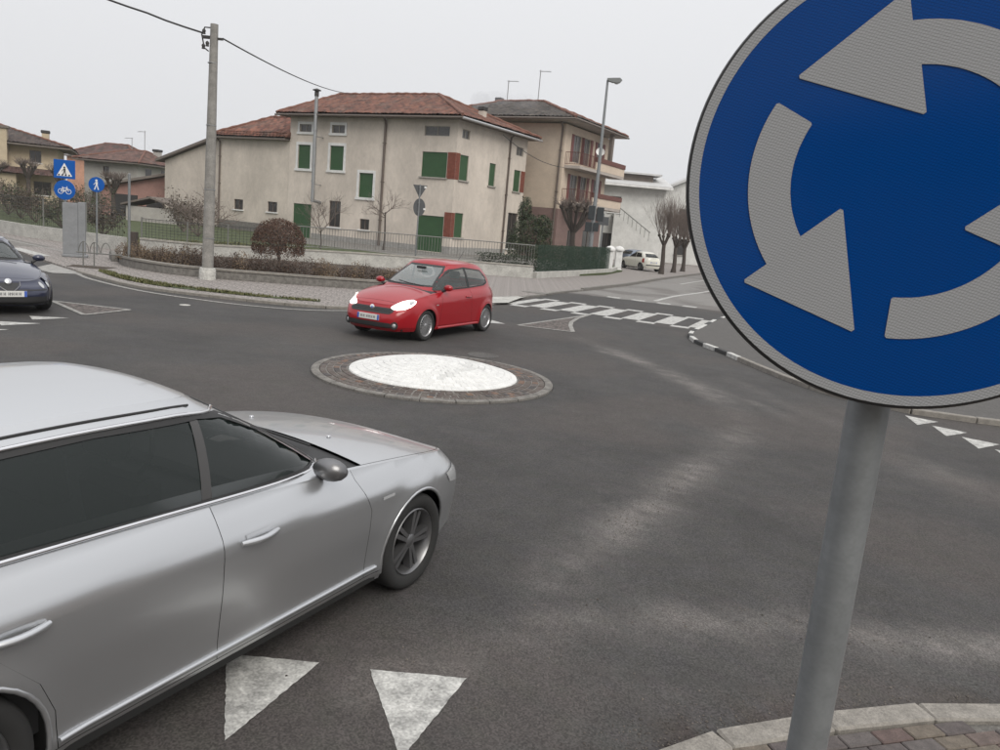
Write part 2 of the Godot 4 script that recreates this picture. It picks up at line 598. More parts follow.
func road_colour(x: float, z: float) -> Color:
	var p := Vector2(x, z)
	var v := 0.088 * (1.0 + 0.20 * nz.get_noise_2d(x * 3.0, z * 3.0) + 0.16 * nz.get_noise_2d(x * 14.0, z * 14.0) + 0.16 * nz2.get_noise_2d(x * 1.1, z * 1.1))
	var c := Color(v * 1.02, v * 0.975, v * 0.955)
	if x > -1.5 and x < 9.0 and z > -21.0 and z < -2.5:
		for L in dust_lines:
			var d := seg_dist(p, L[0])
			if d < L[1] * 2.5:
				var k: float = exp(-pow(d / L[1], 2.0)) * L[2]
				k *= clamp(0.72 + 0.55 * nz2.get_noise_2d(x * 22.0, z * 22.0) + 0.5 * nz.get_noise_2d(x * 90.0, z * 90.0), 0.0, 1.25)
				k *= clamp(0.78 + 1.0 * nz.get_noise_2d(x * 5.0 + 30.0, z * 5.0), 0.42, 1.1)
				c = c.lerp(Color(0.25, 0.230, 0.218), clamp(k, 0.0, 1.0))
	# brown grit lying against the near kerb
	if x > -0.3 and x < 4.5 and z < -2.8 and z > -4.9:
		var dk := seg_dist(p, grit_line)
		var g: float = exp(-pow(dk / 0.20, 2.0)) * clamp(0.35 + 1.4 * nz.get_noise_2d(x * 26.0, z * 26.0) + 0.8 * nz2.get_noise_2d(x * 80.0, z * 80.0), 0.0, 1.0)
		c = c.lerp(Color(0.075, 0.056, 0.048), g * 0.8)
	# newer dark strip at the crossing, older paler surfacing of the street behind it
	var q := (p - Vector2(0.1, -24.7)).dot(Vector2(0.378, -0.926))
	if x > 0.0 and q > 7.6: c = c.lerp(Color(0.36, 0.345, 0.328), 0.9)
	elif x > 0.0 and q > 3.6 and q <= 7.6: c = c.lerp(Color(0.085, 0.081, 0.078), 0.6)
	# brownish worn patch round the right-hand crossing and inside the traffic circle
	var w: float = clamp(nz2.get_noise_2d(x * 2.0 + 40.0, z * 2.0) * 1.5, 0.0, 0.5)
	c = c.lerp(Color(0.125, 0.108, 0.10), w)
	return c

func build_ground():
	nz.seed = 3; nz.frequency = 0.12; nz.fractal_octaves = 4
	nz2.seed = 9; nz2.frequency = 0.12; nz2.fractal_octaves = 3
	grit_line = V([0.1, -2.75, 0.42, -3.05, 0.83, -3.34, 1.13, -3.54, 1.58, -3.72, 2.13, -3.91, 2.91, -4.06, 4.2, -4.1])
	dust_lines = [
		[smooth(V([1.7, -18.3, 2.5, -16.4, 3.3, -13.8, 3.6, -11.6, 3.3, -10.4, 2.85, -9.4, 2.2, -8.2, 1.15, -6.4, 0.5, -5.2])), 0.26, 0.75],
		[smooth(V([2.5, -16.4, 3.3, -13.8, 3.6, -11.6, 2.85, -9.4, 1.7, -7.4])), 0.55, 0.12],
		[smooth(V([2.35, -8.5, 1.55, -7.1, 1.05, -6.2])), 0.10, 0.9],
		[smooth(V([-0.6, -3.75, 0.12, -4.2, 0.6, -4.62, 1.44, -4.86, 2.2, -4.86, 3.1, -4.78, 4.2, -5.0])), 0.19, 0.95],
		[smooth(V([0.12, -4.1, 0.6, -4.45, 1.44, -4.7, 2.2, -4.7, 3.1, -4.6])), 0.35, 0.16],
		[smooth(V([5.2, -9.4, 5.5, -8.6, 6.0, -7.8])), 0.4, 0.75],
		[smooth(V([4.3, -14.5, 4.6, -12.5, 5.3, -10.6])), 0.22, 0.35],
		[smooth(V([2.1, -16.5, 2.6, -15.9, 2.9, -15.5])), 0.12, 0.9],
		[smooth(V([3.6, -13.5, 4.1, -12.4, 4.3, -11.4])), 0.14, 0.5]]
	# terrain under everything, to the horizon
	var st := mb()
	slab(st, P([-450, -620, 450, -620, 450, 220, -450, 220]), -0.08)
	tag(put(st, "terrain", M.lawn), "", "", "", "structure")
	# road sheet
	var xs := [-140.0, -90.0, -60.0]
	var x := -42.0
	while x < 30.0:
		xs.append(x)
		x += 0.09 if (x > -1.5 and x < 6.5) else (0.3 if x > -16.0 and x < 12.0 else 1.5)
	xs.append_array([30.0, 45.0, 80.0, 140.0])
	var zs := [-190.0, -150.0, -110.0, -90.0]
	var z := -75.0
	while z < 2.0:
		zs.append(z)
		z += 1.0 if z < -40.0 else (0.35 if z < -19.0 else (0.09 if z < -2.6 else 0.5))
	zs.append_array([3.0, 8.0, 20.0, 60.0])
	st = mb()
	for j in zs.size():
		for i in xs.size():
			st.set_normal(Vector3.UP)
			st.set_color(road_colour(xs[i], zs[j]))
			st.add_vertex(Vector3(xs[i], 0.0, zs[j]))
	var nx: int = xs.size()
	for j in zs.size() - 1:
		for i in nx - 1:
			var a := j * nx + i
			for k in [a, a + 1, a + nx + 1, a, a + nx + 1, a + nx]: st.add_index(k)
	tag(put(st, "road", M.asphalt), "", "", "", "structure")

# loose grit and pebbles swept to the road edge and the dust tracks
func build_grit():
	var st := mb()
	for k in 2600:
		var q: Vector2
		var pick := rng.randf()
		if pick < 0.5:
			var i := rng.randi() % (grit_line.size() - 1)
			q = grit_line[i].lerp(grit_line[i + 1], rng.randf()) + Vector2(rng.randfn() * 0.06, -absf(rng.randfn()) * 0.16)
		else:
			var L: Array = dust_lines[[0, 2, 3, 3][rng.randi() % 4]]
			var i: int = rng.randi() % int(L[0].size() - 1)
			q = L[0][i].lerp(L[0][i + 1], rng.randf()) + Vector2(rng.randfn(), rng.randfn()) * L[1] * 1.3
		if q.y < -10.0: continue
		var r := rng.randf_range(0.002, 0.0065) if rng.randf() < 0.93 else rng.randf_range(0.007, 0.012)
		var c := Vector3(q.x, r * 0.3, q.y)
		var col := Color(0.16, 0.14, 0.125) * rng.randf_range(0.5, 1.7)
		var a := rng.randf() * TAU
		var p := []
		for j in 4: p.append(c + Vector3(cos(a + TAU * j / 4.0) * r * rng.randf_range(0.7, 1.2), 0, sin(a + TAU * j / 4.0) * r * rng.randf_range(0.7, 1.2)))
		var top := c + Vector3(rng.randf_range(-0.3, 0.3) * r, r * 0.8, rng.randf_range(-0.3, 0.3) * r)
		for j in 4:
			var n: Vector3 = (p[j] + p[(j + 1) % 4] - 2.0 * c).normalized() + Vector3.UP * 0.7
			tri(st, p[j], p[(j + 1) % 4], top, n.normalized(), n.normalized(), n.normalized(), col, col, col)
	tag(put(st, "road_grit", M.sett), "loose brown grit and pebbles scattered on the asphalt by the near kerb", "gravel", "", "stuff")

func sheet(called: String, poly: PackedVector2Array, y: float, m: Material, parent: Node = self) -> MeshInstance3D:
	var st := mb()
	slab(st, poly, y)
	return put(st, called, m, parent)

func build_markings():
	var road := get_node("road")
	# give-way triangles in front of the camera, worn edges
	var e := 0.004
	var tris := [
		P([-1.345, -3.92, -0.835, -3.915, -1.10, -3.215]), P([-0.555, -3.895, -0.03, -3.895, -0.29, -3.20]),
		P([0.24, -3.875, 0.60, -3.80, 0.46, -3.45])]
	for t in [0, 1]: rough_patch("give_way_triangle", tris[t], e, M.paint, road)
	# left approach row
	for k in 4:
		var c := Vector2(-8.42 - 0.02 * k, -14.45 + k * 0.86)
		var u := Vector2(0.60, -0.17).normalized()
		var n := Vector2(-0.27, 0.96).normalized()
		rough_patch("give_way_triangle", PackedVector2Array([c - u * 0.33, c + u * 0.33, c + n * 0.50 + u * 0.1]), e, M.paint, road)
	# right approach row
	for k in 5:
		var c := Vector2(6.75 + 0.11 * k, -12.35 + k * 0.62)
		var u := Vector2(0.80, 0.60)
		var n := Vector2(0.60, -0.80)
		rough_patch("give_way_triangle", PackedVector2Array([c - u * 0.24, c + u * 0.24, c - n * 0.62 + u * 0.05]), e, M.paint, road)
	rough_patch("give_way_triangle", P([-0.36, -19.62, 0.02, -19.72, -0.34, -20.25]), e, M.paint, road)
	# zebra with cycle squares
	var o := Vector2(0.11, -24.7)
	var u := Vector2(0.926, 0.378)
	var n := Vector2(0.378, -0.926)
	for k in 7:
		var s := o + u * (k * 1.005)
		square("cycle_crossing_square", s, u, n, 0.0, 0.54, -0.08, 0.36, road)
		if k < 7: square("cycle_crossing_square", s, u, n, -0.14, 0.42, 3.17, 3.62, road)
		square("zebra_stripe", s, u, n, 0.45, 1.00, 0.42, 3.15, road)
	square("zebra_stripe", o, u, n, -0.30, 0.06, 0.25, 3.15, road)
	for k in 4:
		var s := o + u * (k * 1.005)
		square("cycle_crossing_square", s, u, n, 0.95, 1.48, 7.7, 8.15, road)
	# brown island patches with white outlines
	outline_patch("painted_island", smooth_close(P([0.34, -19.65, 1.69, -19.36, 1.72, -20.6, 1.80, -21.4, 2.05, -22.5, 2.55, -23.9, 1.75, -22.3])), 0.11, road)
	outline_patch("painted_island", P([-9.57, -16.53, -7.79, -16.27, -8.1, -15.06]), 0.10, road)
	# street lines beyond the crossing
	strip("lane_line", smooth(V([5.9, -31.7, 7.6, -35.8, 10.07, -40.73, 15.0, -51.5])), 0.09, road)
	strip("lane_line", smooth(V([9.9, -46.0, 12.0, -51.0, 15.5, -59.0])), 0.06, road)
	# edge line of the circle on the left
	sheet("edge_line", strip_poly(smooth(V([-20.75, -32.24, -15.6, -26.3, -11.95, -22.0, -10.98, -21.0, -9.15, -19.63, -7.37, -18.94, -6.07, -18.68, -4.91, -18.78, -3.95, -19.38, -2.7, -20.6, -1.5, -22.1, -0.4, -23.6])), -0.07, 0.07), 0.010, M.paint_worn, road)
	# metal covers let into the asphalt
	for c in [Vector3(-0.35, 0, -14.6), Vector3(-7.27, 0, -17.8)]:
		var st := mb()
		lathe(st, [Vector2(0.30, -0.02), Vector2(0.30, 0.006), Vector2(0.27, 0.006), Vector2(0.265, 0.001), Vector2(0.0, 0.001)], 24, Transform3D(Basis.IDENTITY.scaled(Vector3.ONE * (1.0 if c.x > -2 else 0.4)), c + Vector3(0, 0.002, 0)))
		put(st, "manhole_cover", M.path_dark if c.x > -2 else M.concrete_pale, road)

func smooth_close(p: PackedVector2Array) -> PackedVector2Array:
	return p

# flat paint with an uneven, chipped outline
func rough_patch(called: String, poly: PackedVector2Array, y: float, m: Material, parent: Node):
	var o := PackedVector2Array()
	for i in poly.size():
		var a := poly[i]
		var b := poly[(i + 1) % poly.size()]
		var k := int(max(2.0, a.distance_to(b) / 0.028))
		var d := (b - a).normalized()
		var nn := Vector2(-d.y, d.x)
		for j in k:
			var amp := 0.0 if j == 0 else rng.randf_range(-0.004, 0.003)
			o.append(a.lerp(b, float(j) / k) + nn * amp)
	var st := mb()
	slab(st, o, y)
	put(st, called, m, parent)

func square(called: String, o: Vector2, u: Vector2, n: Vector2, u0: float, u1: float, n0: float, n1: float, parent: Node):
	rough_patch(called, PackedVector2Array([o + u * u0 + n * n0, o + u * u1 + n * n0, o + u * u1 + n * n1, o + u * u0 + n * n1]), 0.004, M.paint, parent)

func strip(called: String, line: Array, hw: float, parent: Node, y := 0.004, m: Material = null):
	sheet(called, strip_poly(line, -hw, hw), y, m if m else M.paint, parent)

func outline_patch(called: String, poly: PackedVector2Array, w: float, parent: Node):
	var fill := sheet(called, poly, 0.004, M.paint_brown, parent)
	for i in poly.size():
		var a := poly[i]
		var b := poly[(i + 1) % poly.size()]
		sheet("outline_stripe", strip_poly([a, b], -w * 0.5, w * 0.5), 0.008 + 0.0006 * i, M.paint_worn, fill)

# a row of separate kerb stones along a line
func kerb_line(parent: Node, line: Array, w: float, h: float, length: float, mats: Array, y0 := -0.05):
	var acc := 0.0
	var total := 0.0
	for i in line.size() - 1: total += line[i].distance_to(line[i + 1])
	var n := int(round(total / length))
	var pts := []
	for k in n + 1:
		var want := total * k / n
		acc = 0.0
		for i in line.size() - 1:
			var l: float = line[i].distance_to(line[i + 1])
			if want <= acc + l + 1e-4 or i == line.size() - 2:
				pts.append(line[i].lerp(line[i + 1], clamp((want - acc) / l, 0.0, 1.0)))
				break
			acc += l
	for k in n:
		var a: Vector2 = pts[k]
		var b: Vector2 = pts[k + 1]
		var d := (b - a).normalized()
		var l := a.distance_to(b) - 0.006
		var xf := Transform3D(Basis(Vector3(d.x, 0, d.y), Vector3.UP, Vector3(-d.y, 0, d.x)), Vector3((a.x + b.x) / 2, rng.randf_range(-0.003, 0.003), (a.y + b.y) / 2))
		mi("kerb_stone", box_mesh(Vector3(-l / 2, y0, -w / 2), Vector3(l / 2, h, w / 2), 0.012), mats[k % mats.size()], parent, xf)

func build_pavements():
	# far side: apron of setts flush with the road, kerb, pavement
	var l1 := smooth(V([-20.75, -32.24, -15.6, -26.3, -11.95, -22.0, -10.98, -21.0, -9.15, -19.63, -7.37, -18.94, -6.07, -18.68, -4.91, -18.78, -3.95, -19.38, -2.7, -20.6, -1.5, -22.1, -0.4, -23.6]))
	var l2 := smooth(V([-21.2, -32.1, -16.0, -26.3, -12.3, -22.6, -9.9, -20.5, -8.46, -19.88, -6.58, -19.55, -5.06, -19.45, -4.0, -19.75, -2.75, -20.9, -1.6, -22.35, -0.55, -23.8]))
	var ap := PackedVector2Array(l1)
	var bk := l2.duplicate()
	bk.reverse()
	ap.append_array(PackedVector2Array(bk))
	tag(sheet("cobbled_apron", ap, 0.006, M.apron), "", "", "", "structure")
	var far := V([-70, -88, -45, -60.5, -28, -40.5])
	far.append_array(l2)
	far.append_array(V([-0.1, -25.0, 0.45, -27.2, 1.18, -28.9, 2.05, -31.3, 3.13, -33.5, 6.1, -40.4, 9.0, -48.3, 14.5, -61.8, 22, -80, 40, -124, 40, -150, -140, -150, -140, -88]))
	var st := mb()
	slab(st, PackedVector2Array(far), PAV, -0.05)
	var pav: MeshInstance3D = tag(put(st, "pavement_far", M.paving), "", "", "", "structure")
	kerb_line(pav, l2.slice(8), 0.13, PAV + 0.012, 1.0, [M.kerb])
	kerb_line(pav, V([0.45, -27.2, 1.18, -28.9, 2.05, -31.3, 3.13, -33.5]), 0.13, PAV + 0.012, 1.0, [M.concrete_old])
	kerb_line(pav, V([3.13, -33.5, 6.1, -40.4, 9.0, -48.3, 14.5, -61.8, 20, -75]), 0.14, 0.13, 2.0, [M.concrete_old])
	sheet("ramp_slab", P([-0.55, -24.0, 0.05, -24.7, 0.42, -26.6, 0.72, -27.7, -0.35, -26.4, -1.3, -24.6]), PAV + 0.006, M.concrete_pale, pav)
	var mh := mb()
	lathe(mh, [Vector2(0.5, 0.0), Vector2(0.5, 0.012), Vector2(0.44, 0.015), Vector2(0.0, 0.015)], 20, Transform3D(Basis.IDENTITY.scaled(Vector3(1, 1, 0.7)), Vector3(1.05, PAV, -29.6)))
	put(mh, "drain_cover", M.concrete_old, pav)
	# pale concrete nose and cycle path lines on the left
	sheet("pale_slab", P([-14.4, -25.6, -13.0, -23.5, -12.25, -22.7, -11.9, -22.2, -12.6, -21.8, -13.6, -22.5]), 0.012, M.concrete, pav)
	sheet("path_line", strip_poly(V([-30, -41.5, -23.0, -34.2, -17.8, -30.0, -14.6, -27.6]), -0.07, 0.07), PAV + 0.005, M.paint_worn, pav)
	sheet("path_line", strip_poly(V([-17.8, -28.4, -15.4, -26.2]), -0.22, 0.22), PAV + 0.005, M.paint, pav)
	sheet("path_asphalt", strip_poly(V([-32, -42.0, -23.6, -33.3, -18.3, -29.0]), -1.5, 0.9), PAV + 0.003, M.concrete_old, pav)
	# grass strip behind the kerb
	var gs := smooth(V([-11.9, -22.9, -10.6, -21.5, -9.2, -20.6, -7.6, -20.25, -6.0, -20.15, -4.8, -20.3]))
	var strip_p := PackedVector2Array()
	var b2 := []
	for i in gs.size():
		var t := float(i) / (gs.size() - 1)
		var w: float = 0.10 + 0.30 * sin(PI * pow(t, 0.6)) * (1.0 - 0.55 * t)
		strip_p.append(gs[i])
		b2.append(gs[i] + Vector2(-0.2, -1.0) * w * 2.0)
	b2.reverse()
	strip_p.append_array(PackedVector2Array(b2))
	tag(sheet("grass_verge", strip_p, PAV + 0.012, M.lawn), "", "", "", "structure")
	grass_in("grass_blades", strip_p, PAV + 0.01, 5200, 0.05, "short dull grass on the kerb verge beside the utility pole")
	# yard of the houses, a little higher than the pavement
	var yard := P([-60, -120, -60, -70, -34, -46.0, -23.4, -36.6, -18.9, -33.9, -14.0, -31.75, -11.8, -31.8, -9.2, -34.1, -5.2, -36.7, 1.2, -38.5, 5.7, -47.5, 7.6, -54.0, 8.0, -66, 7.0, -120])
	st = mb()
	slab(st, yard, 0.16, 0.0)
	tag(put(st, "yard", M.lawn), "", "", "", "structure")
	sheet("yard_gravel", P([-16.8, -52.5, -3.6, -45.0, 2.5, -41.5, 5.0, -48.0, 6.5, -58.0, -2.0, -60.0, -17.6, -59.5]), 0.168, M.concrete_old, get_node("yard"))
	# right-hand pavement behind the black and white kerb
	var rk := smooth(V([24, -64, 13.0, -39.5, 8.44, -28.71, 6.69, -25.25, 5.54, -22.4, 4.97, -21.0, 4.75, -19.76, 4.83, -18.8, 5.03, -17.9, 5.2, -16.6, 5.55, -14.6, 6.1, -13.3, 7.0, -12.6, 8.6, -12.3]))
	var rp := PackedVector2Array(rk)
	rp.append_array(P([40, -12, 60, -40, 60, -64]))
	st = mb()
	slab(st, rp, PAV + 0.02, -0.05)
	var rpav: MeshInstance3D = tag(put(st, "pavement_right", M.path_dark), "", "", "", "structure")
	kerb_line(rpav, V([8.44, -28.71, 6.69, -25.25, 5.54, -22.4]), 0.12, PAV + 0.03, 0.95, [M.kerb_white, M.kerb_dark])
	kerb_line(rpav, smooth(V([5.54, -22.4, 4.97, -21.0, 4.75, -19.76, 4.83, -18.8, 5.03, -17.9, 5.15, -17.0])), 0.12, PAV + 0.03, 0.62, [M.kerb_white, M.kerb_dark])
	kerb_line(rpav, smooth(V([5.15, -17.0, 5.2, -16.6, 5.55, -14.6, 6.1, -13.3, 7.0, -12.6, 8.6, -12.3])), 0.12, PAV + 0.03, 1.0, [M.kerb])

func grass_in(called: String, poly: PackedVector2Array, y: float, count: int, h: float, label: String):
	var r := Rect2(poly[0], Vector2.ZERO)
	for q in poly: r = r.expand(q)
	var st := mb()
	var done := 0
	var guard := 0
	while done < count and guard < count * 12:
		guard += 1
		var q := Vector2(rng.randf_range(r.position.x, r.end.x), rng.randf_range(r.position.y, r.end.y))
		if not Geometry2D.is_point_in_polygon(q, poly): continue
		if nz.get_noise_2d(q.x * 9.0, q.y * 9.0) < -0.25: continue
		done += 1
		var a := rng.randf() * TAU
		var d := Vector3(cos(a), 0, sin(a))
		var b := Vector3(q.x, y, q.y)
		var hh := h * rng.randf_range(0.5, 1.5)
		var tip := b + Vector3(rng.randf_range(-1, 1), 0, rng.randf_range(-1, 1)) * hh * 0.5 + Vector3.UP * hh
		var g := rng.randf()
		var c := Color(0.115, 0.125, 0.04).lerp(Color(0.20, 0.175, 0.085), g * g)
		c = c * rng.randf_range(0.7, 1.25)
		var w := h * 0.22
		tri(st, b - d * w, b + d * w, tip, Vector3.UP, Vector3.UP, Vector3.UP, c, c, c)
	tag(put(st, called, M.grass), label, "grass", "", "stuff")

# small stone block with bevelled top, appended to st
func sett(st: SurfaceTool, c: Vector3, rad: Vector3, tan: Vector3, up: Vector3, lr: float, lt: float, h: float, col: Color):
	var b := 0.010
	var base := []
	var top := []
	for s in [[-1, -1], [1, -1], [1, 1], [-1, 1]]:
		base.append(c + rad * (lr * s[0]) + tan * (lt * s[1]) - up * h)
		top.append(c + rad * ((lr - b) * s[0]) + tan * ((lt - b) * s[1]))
	var mid := []
	for s in [[-1, -1], [1, -1], [1, 1], [-1, 1]]: mid.append(c + rad * (lr * s[0]) + tan * (lt * s[1]) - up * b)
	quad(st, top[0], top[1], top[2], top[3], up, col)
	for k in 4:
		var k2 := (k + 1) % 4
		var o: Vector3 = ((mid[k] + mid[k2]) * 0.5 - c)
		var on := (o - up * o.dot(up)).normalized()
		quad(st, mid[k], mid[k2], top[k2], top[k], (on + up).normalized(), col)
		quad(st, base[k], base[k2], mid[k2], mid[k], on, col)

func build_centre_island():
	var c := Vector3(-1.044, 0, -12.23)
	var isl := thing("traffic_island", "round traffic island with white painted cobbled dome inside brown cobble ring", "traffic island", c)
	# concrete edging ring, in stones
	var R := 1.885
	var nseg := 24
	for k in nseg:
		var st := mb()
		var a0 := TAU * k / nseg + 0.003
		var a1 := TAU * (k + 1) / nseg - 0.003
		var ring := [[R, 0.0], [R, 0.028], [R - 0.02, 0.036], [R - 0.12, 0.038], [R - 0.12, 0.0]]
		for i in ring.size() - 1:
			for j in 4:
				var b0: float = lerp(a0, a1, j / 4.0)
				var b1: float = lerp(a0, a1, (j + 1) / 4.0)
				var pr: Array = ring[i]
				var pq: Array = ring[i + 1]
				var d := Vector2(pq[0] - pr[0], pq[1] - pr[1]).normalized()
				var nv := Vector2(d.y, -d.x)
				var nn := Vector3(cos((b0 + b1) / 2) * nv.x, nv.y, sin((b0 + b1) / 2) * nv.x)
				quad(st, Vector3(cos(b0) * pr[0], pr[1], sin(b0) * pr[0]), Vector3(cos(b1) * pr[0], pr[1], sin(b1) * pr[0]), Vector3(cos(b1) * pq[0], pq[1], sin(b1) * pq[0]), Vector3(cos(b0) * pq[0], pq[1], sin(b0) * pq[0]), nn)
		put(st, "edging_stone", M.concrete_old, isl)
	# mortar bed
	var bed := mb()
	lathe(bed, [Vector2(R - 0.14, 0.030), Vector2(1.33, 0.056)], 48)
	put(bed, "mortar_bed", M.concrete_old, isl)
	bed = mb()
	lathe(bed, [Vector2(1.325, 0.04), Vector2(1.32, 0.058), Vector2(1.0, 0.145), Vector2(0.5, 0.228), Vector2(0.0, 0.256)], 48)
	put(bed, "painted_bed", M.trim_white, isl)
	# brown cobbles
	var st := mb()
	var r := R - 0.12 - 0.055
	while r > 1.37:
		var n := int(TAU * r / 0.105)
		for k in n:
			var a := TAU * (k + rng.randf_range(-0.1, 0.1)) / n + r * 7.0
			var rad := Vector3(cos(a), 0, sin(a))
			var tn := Vector3(-sin(a), 0, cos(a))
			var hh: float = lerp(0.038, 0.066, (R - 0.14 - r) / 0.4) + rng.randf_range(-0.004, 0.004)
			var g := rng.randf()
			var col := Color(0.125, 0.095, 0.085).lerp(Color(0.19, 0.165, 0.15), g)
			if rng.randf() < 0.1: col = Color(0.24, 0.15, 0.11)
			if rng.randf() < 0.15: col = Color(0.10, 0.09, 0.09)
			var up := (Vector3.UP + rad * 0.07 + Vector3(rng.randf_range(-0.04, 0.04), 0, rng.randf_range(-0.04, 0.04))).normalized()
			sett(st, rad * r + Vector3.UP * hh, rad, tn, up, 0.047, 0.047, 0.04, col)
		r -= 0.104
	tag(put(st, "brown_cobbles", M.sett, isl), "", "", "", "stuff")
	# white painted dome of cobbles
	st = mb()
	r = 1.32 - 0.05
	while r > 0.03:
		var n := int(max(3.0, TAU * r / 0.105))
		for k in n:
			var a := TAU * (k + rng.randf_range(-0.06, 0.06)) / n + r * 5.0
			var rad := Vector3(cos(a), 0, sin(a))
			var tn := Vector3(-sin(a), 0, cos(a))
			var t := r / 1.32
			var hh := 0.20 * (1.0 - t * t) + 0.066 + rng.randf_range(-0.0015, 0.0015)
			var up := (Vector3.UP + rad * 0.30 * t + Vector3(rng.randf_range(-0.012, 0.012), 0, rng.randf_range(-0.012, 0.012))).normalized()
			var v := rng.randf_range(0.76, 0.83)
			var col := Color(v, v, v * 0.985)
			# tyre scuffs
			var q := rad * r
			for L in [[Vector2(0.15, 0.95), Vector2(0.75, 0.05)], [Vector2(0.45, 0.2), Vector2(0.62, -0.45)]]:
				var dd := Geometry2D.get_closest_point_to_segment(Vector2(q.x, q.z), L[0], L[1]).distance_to(Vector2(q.x, q.z))
				if dd < 0.055: col = col * 0.87
			var rr := (up.cross(tn)).normalized()
			sett(st, rad * r + Vector3.UP * hh, rr, tn, up, 0.0515, TAU * r / n * 0.494, 0.05, col)
		r -= 0.104
	tag(put(st, "white_cobbles", M.white_sett, isl), "", "", "", "stuff")

func build_foreground_kerb():
	# the pavement on which the sign stands
	var h := 0.10
	var edge := smooth(V([-0.9, 1.5, -0.55, -0.8, -0.1, -2.3, 0.42, -2.98, 0.83, -3.27, 1.13, -3.47, 1.58, -3.655, 2.13, -3.84, 2.55, -3.94, 2.91, -3.99, 3.8, -4.02, 5.5, -3.9, 8.0, -3.4]))
	var poly := PackedVector2Array(edge)
	poly.append_array(P([14, 0, 14, 8, -0.9, 8]))
	var inner := Geometry2D.offset_polygon(poly, -0.15)
	var st := mb()
	slab(st, inner[0], h - 0.035, -0.05)
	var pv: MeshInstance3D = tag(put(st, "pavement_near", M.concrete_old), "", "", "", "structure")
	# kerb stones set along the edge, centre line 8 cm inside
	var cl := []
	for i in edge.size():
		var d: Vector2 = (edge[min(i + 1, edge.size() - 1)] - edge[max(i - 1, 0)]).normalized()
		cl.append(edge[i] + Vector2(-d.y, d.x) * 0.075)
	kerb_line(pv, cl, 0.15, h, 0.62, [M.kerb])
	# paving bricks laid in rows along the kerb, each its own piece in view
	var cols := [lin(0.165, 0.115, 0.105), lin(0.19, 0.145, 0.13), lin(0.14, 0.118, 0.115), lin(0.21, 0.175, 0.14), lin(0.155, 0.135, 0.13), lin(0.18, 0.125, 0.11)]
	var mats := []
	for k in cols.size():
		mats.append(mat("paver%d" % k, cols[k] * 0.98, 0.85, {"tex": "concrete", "scale": 2.0, "bump": 0.35}))
	var bl := 0.20
	var bw := 0.10
	var mesh := box_mesh(Vector3(-bl / 2 + 0.003, -0.05, -bw / 2 + 0.003), Vector3(bl / 2 - 0.003, 0, bw / 2 - 0.003), 0.006)
	var u := Vector2(0.955, -0.297)
	var n := Vector2(0.297, 0.955)
	var o := Vector2(2.0, -3.66)
	var inn := Geometry2D.offset_polygon(poly, -0.155)[0]
	var rest := mb()
	for j in range(-6, 34):
		for i in range(-14, 26):
			var c := o + u * (i * bl + (bl * 0.5 if j % 2 else 0.0)) + n * (j * bw)
			var ok := true
			for s in [[-1, -1], [1, -1], [1, 1], [-1, 1]]:
				if not Geometry2D.is_point_in_polygon(c + u * (s[0] * (bl * 0.5 - 0.03)) + n * (s[1] * (bw * 0.5 - 0.02)), inn): ok = false
			if not ok: continue
			if c.distance_to(Vector2(0.57, -1.2)) < 0.12: continue
			var yy := h - 0.006 + rng.randf_range(-0.003, 0.002)
			var tilt := Basis(Vector3(u.x, 0, u.y), Vector3.UP, Vector3(n.x, 0, n.y)).rotated(Vector3.RIGHT, rng.randf_range(-0.012, 0.012))
			var xf := Transform3D(tilt, Vector3(c.x, yy, c.y))
			var in_view := c.y < -2.6 and c.x < 3.8 and c.x > 0.6
			if in_view: mi("paving_brick", mesh, mats[rng.randi() % mats.size()], pv, xf)
			else: rest.append_from(mesh, 0, xf)
	tag(put(rest, "paving_bricks", M.paver1, pv), "", "", "", "stuff")

# ---------------------------------------------------------------- buildings
const TURN := 2.63370  # 150.9 degrees: local x runs left along the street front, local z runs back

class Face:
	var o: Vector3
	var u: Vector3
	var n: Vector3
	func _init(a: Vector3, b: Vector3, c: Vector3):
		o = a; u = b; n = c
	func at(x: float, y: float, out := 0.0) -> Vector3:
		return o + u * x + Vector3.UP * y + n * out
	func xf() -> Transform3D:
		return Transform3D(Basis(u, Vector3.UP, u.cross(Vector3.UP)), o)

# wall with real openings: top may slope from y1 to y2
func wall_face(st: SurfaceTool, f: Face, w: float, y0: float, y1: float, holes: Array, depth := 0.14):
	var xs := [0.0, w]
	var ys := [y0, y1]
	for h in holes:
		for v in [h.position.x, h.end.x]: if not xs.has(v): xs.append(v)
		for v in [h.position.y, h.end.y]: if not ys.has(v): ys.append(v)
	xs.sort(); ys.sort()
	for i in xs.size() - 1:
		for j in ys.size() - 1:
			var c := Vector2((xs[i] + xs[i + 1]) / 2, (ys[j] + ys[j + 1]) / 2)
			var skip := false
			for h in holes: if h.has_point(c): skip = true
			if not skip: quad(st, f.at(xs[i], ys[j]), f.at(xs[i + 1], ys[j]), f.at(xs[i + 1], ys[j + 1]), f.at(xs[i], ys[j + 1]), f.n)
	for h in holes:
		var a: Vector2 = h.position
		var b: Vector2 = h.end
		quad(st, f.at(a.x, a.y), f.at(b.x, a.y), f.at(b.x, a.y, -depth), f.at(a.x, a.y, -depth), Vector3.UP)
		quad(st, f.at(a.x, b.y), f.at(b.x, b.y), f.at(b.x, b.y, -depth), f.at(a.x, b.y, -depth), Vector3.DOWN)
		quad(st, f.at(a.x, a.y), f.at(a.x, b.y), f.at(a.x, b.y, -depth), f.at(a.x, a.y, -depth), f.u)
		quad(st, f.at(b.x, a.y), f.at(b.x, b.y), f.at(b.x, b.y, -depth), f.at(b.x, a.y, -depth), -f.u)

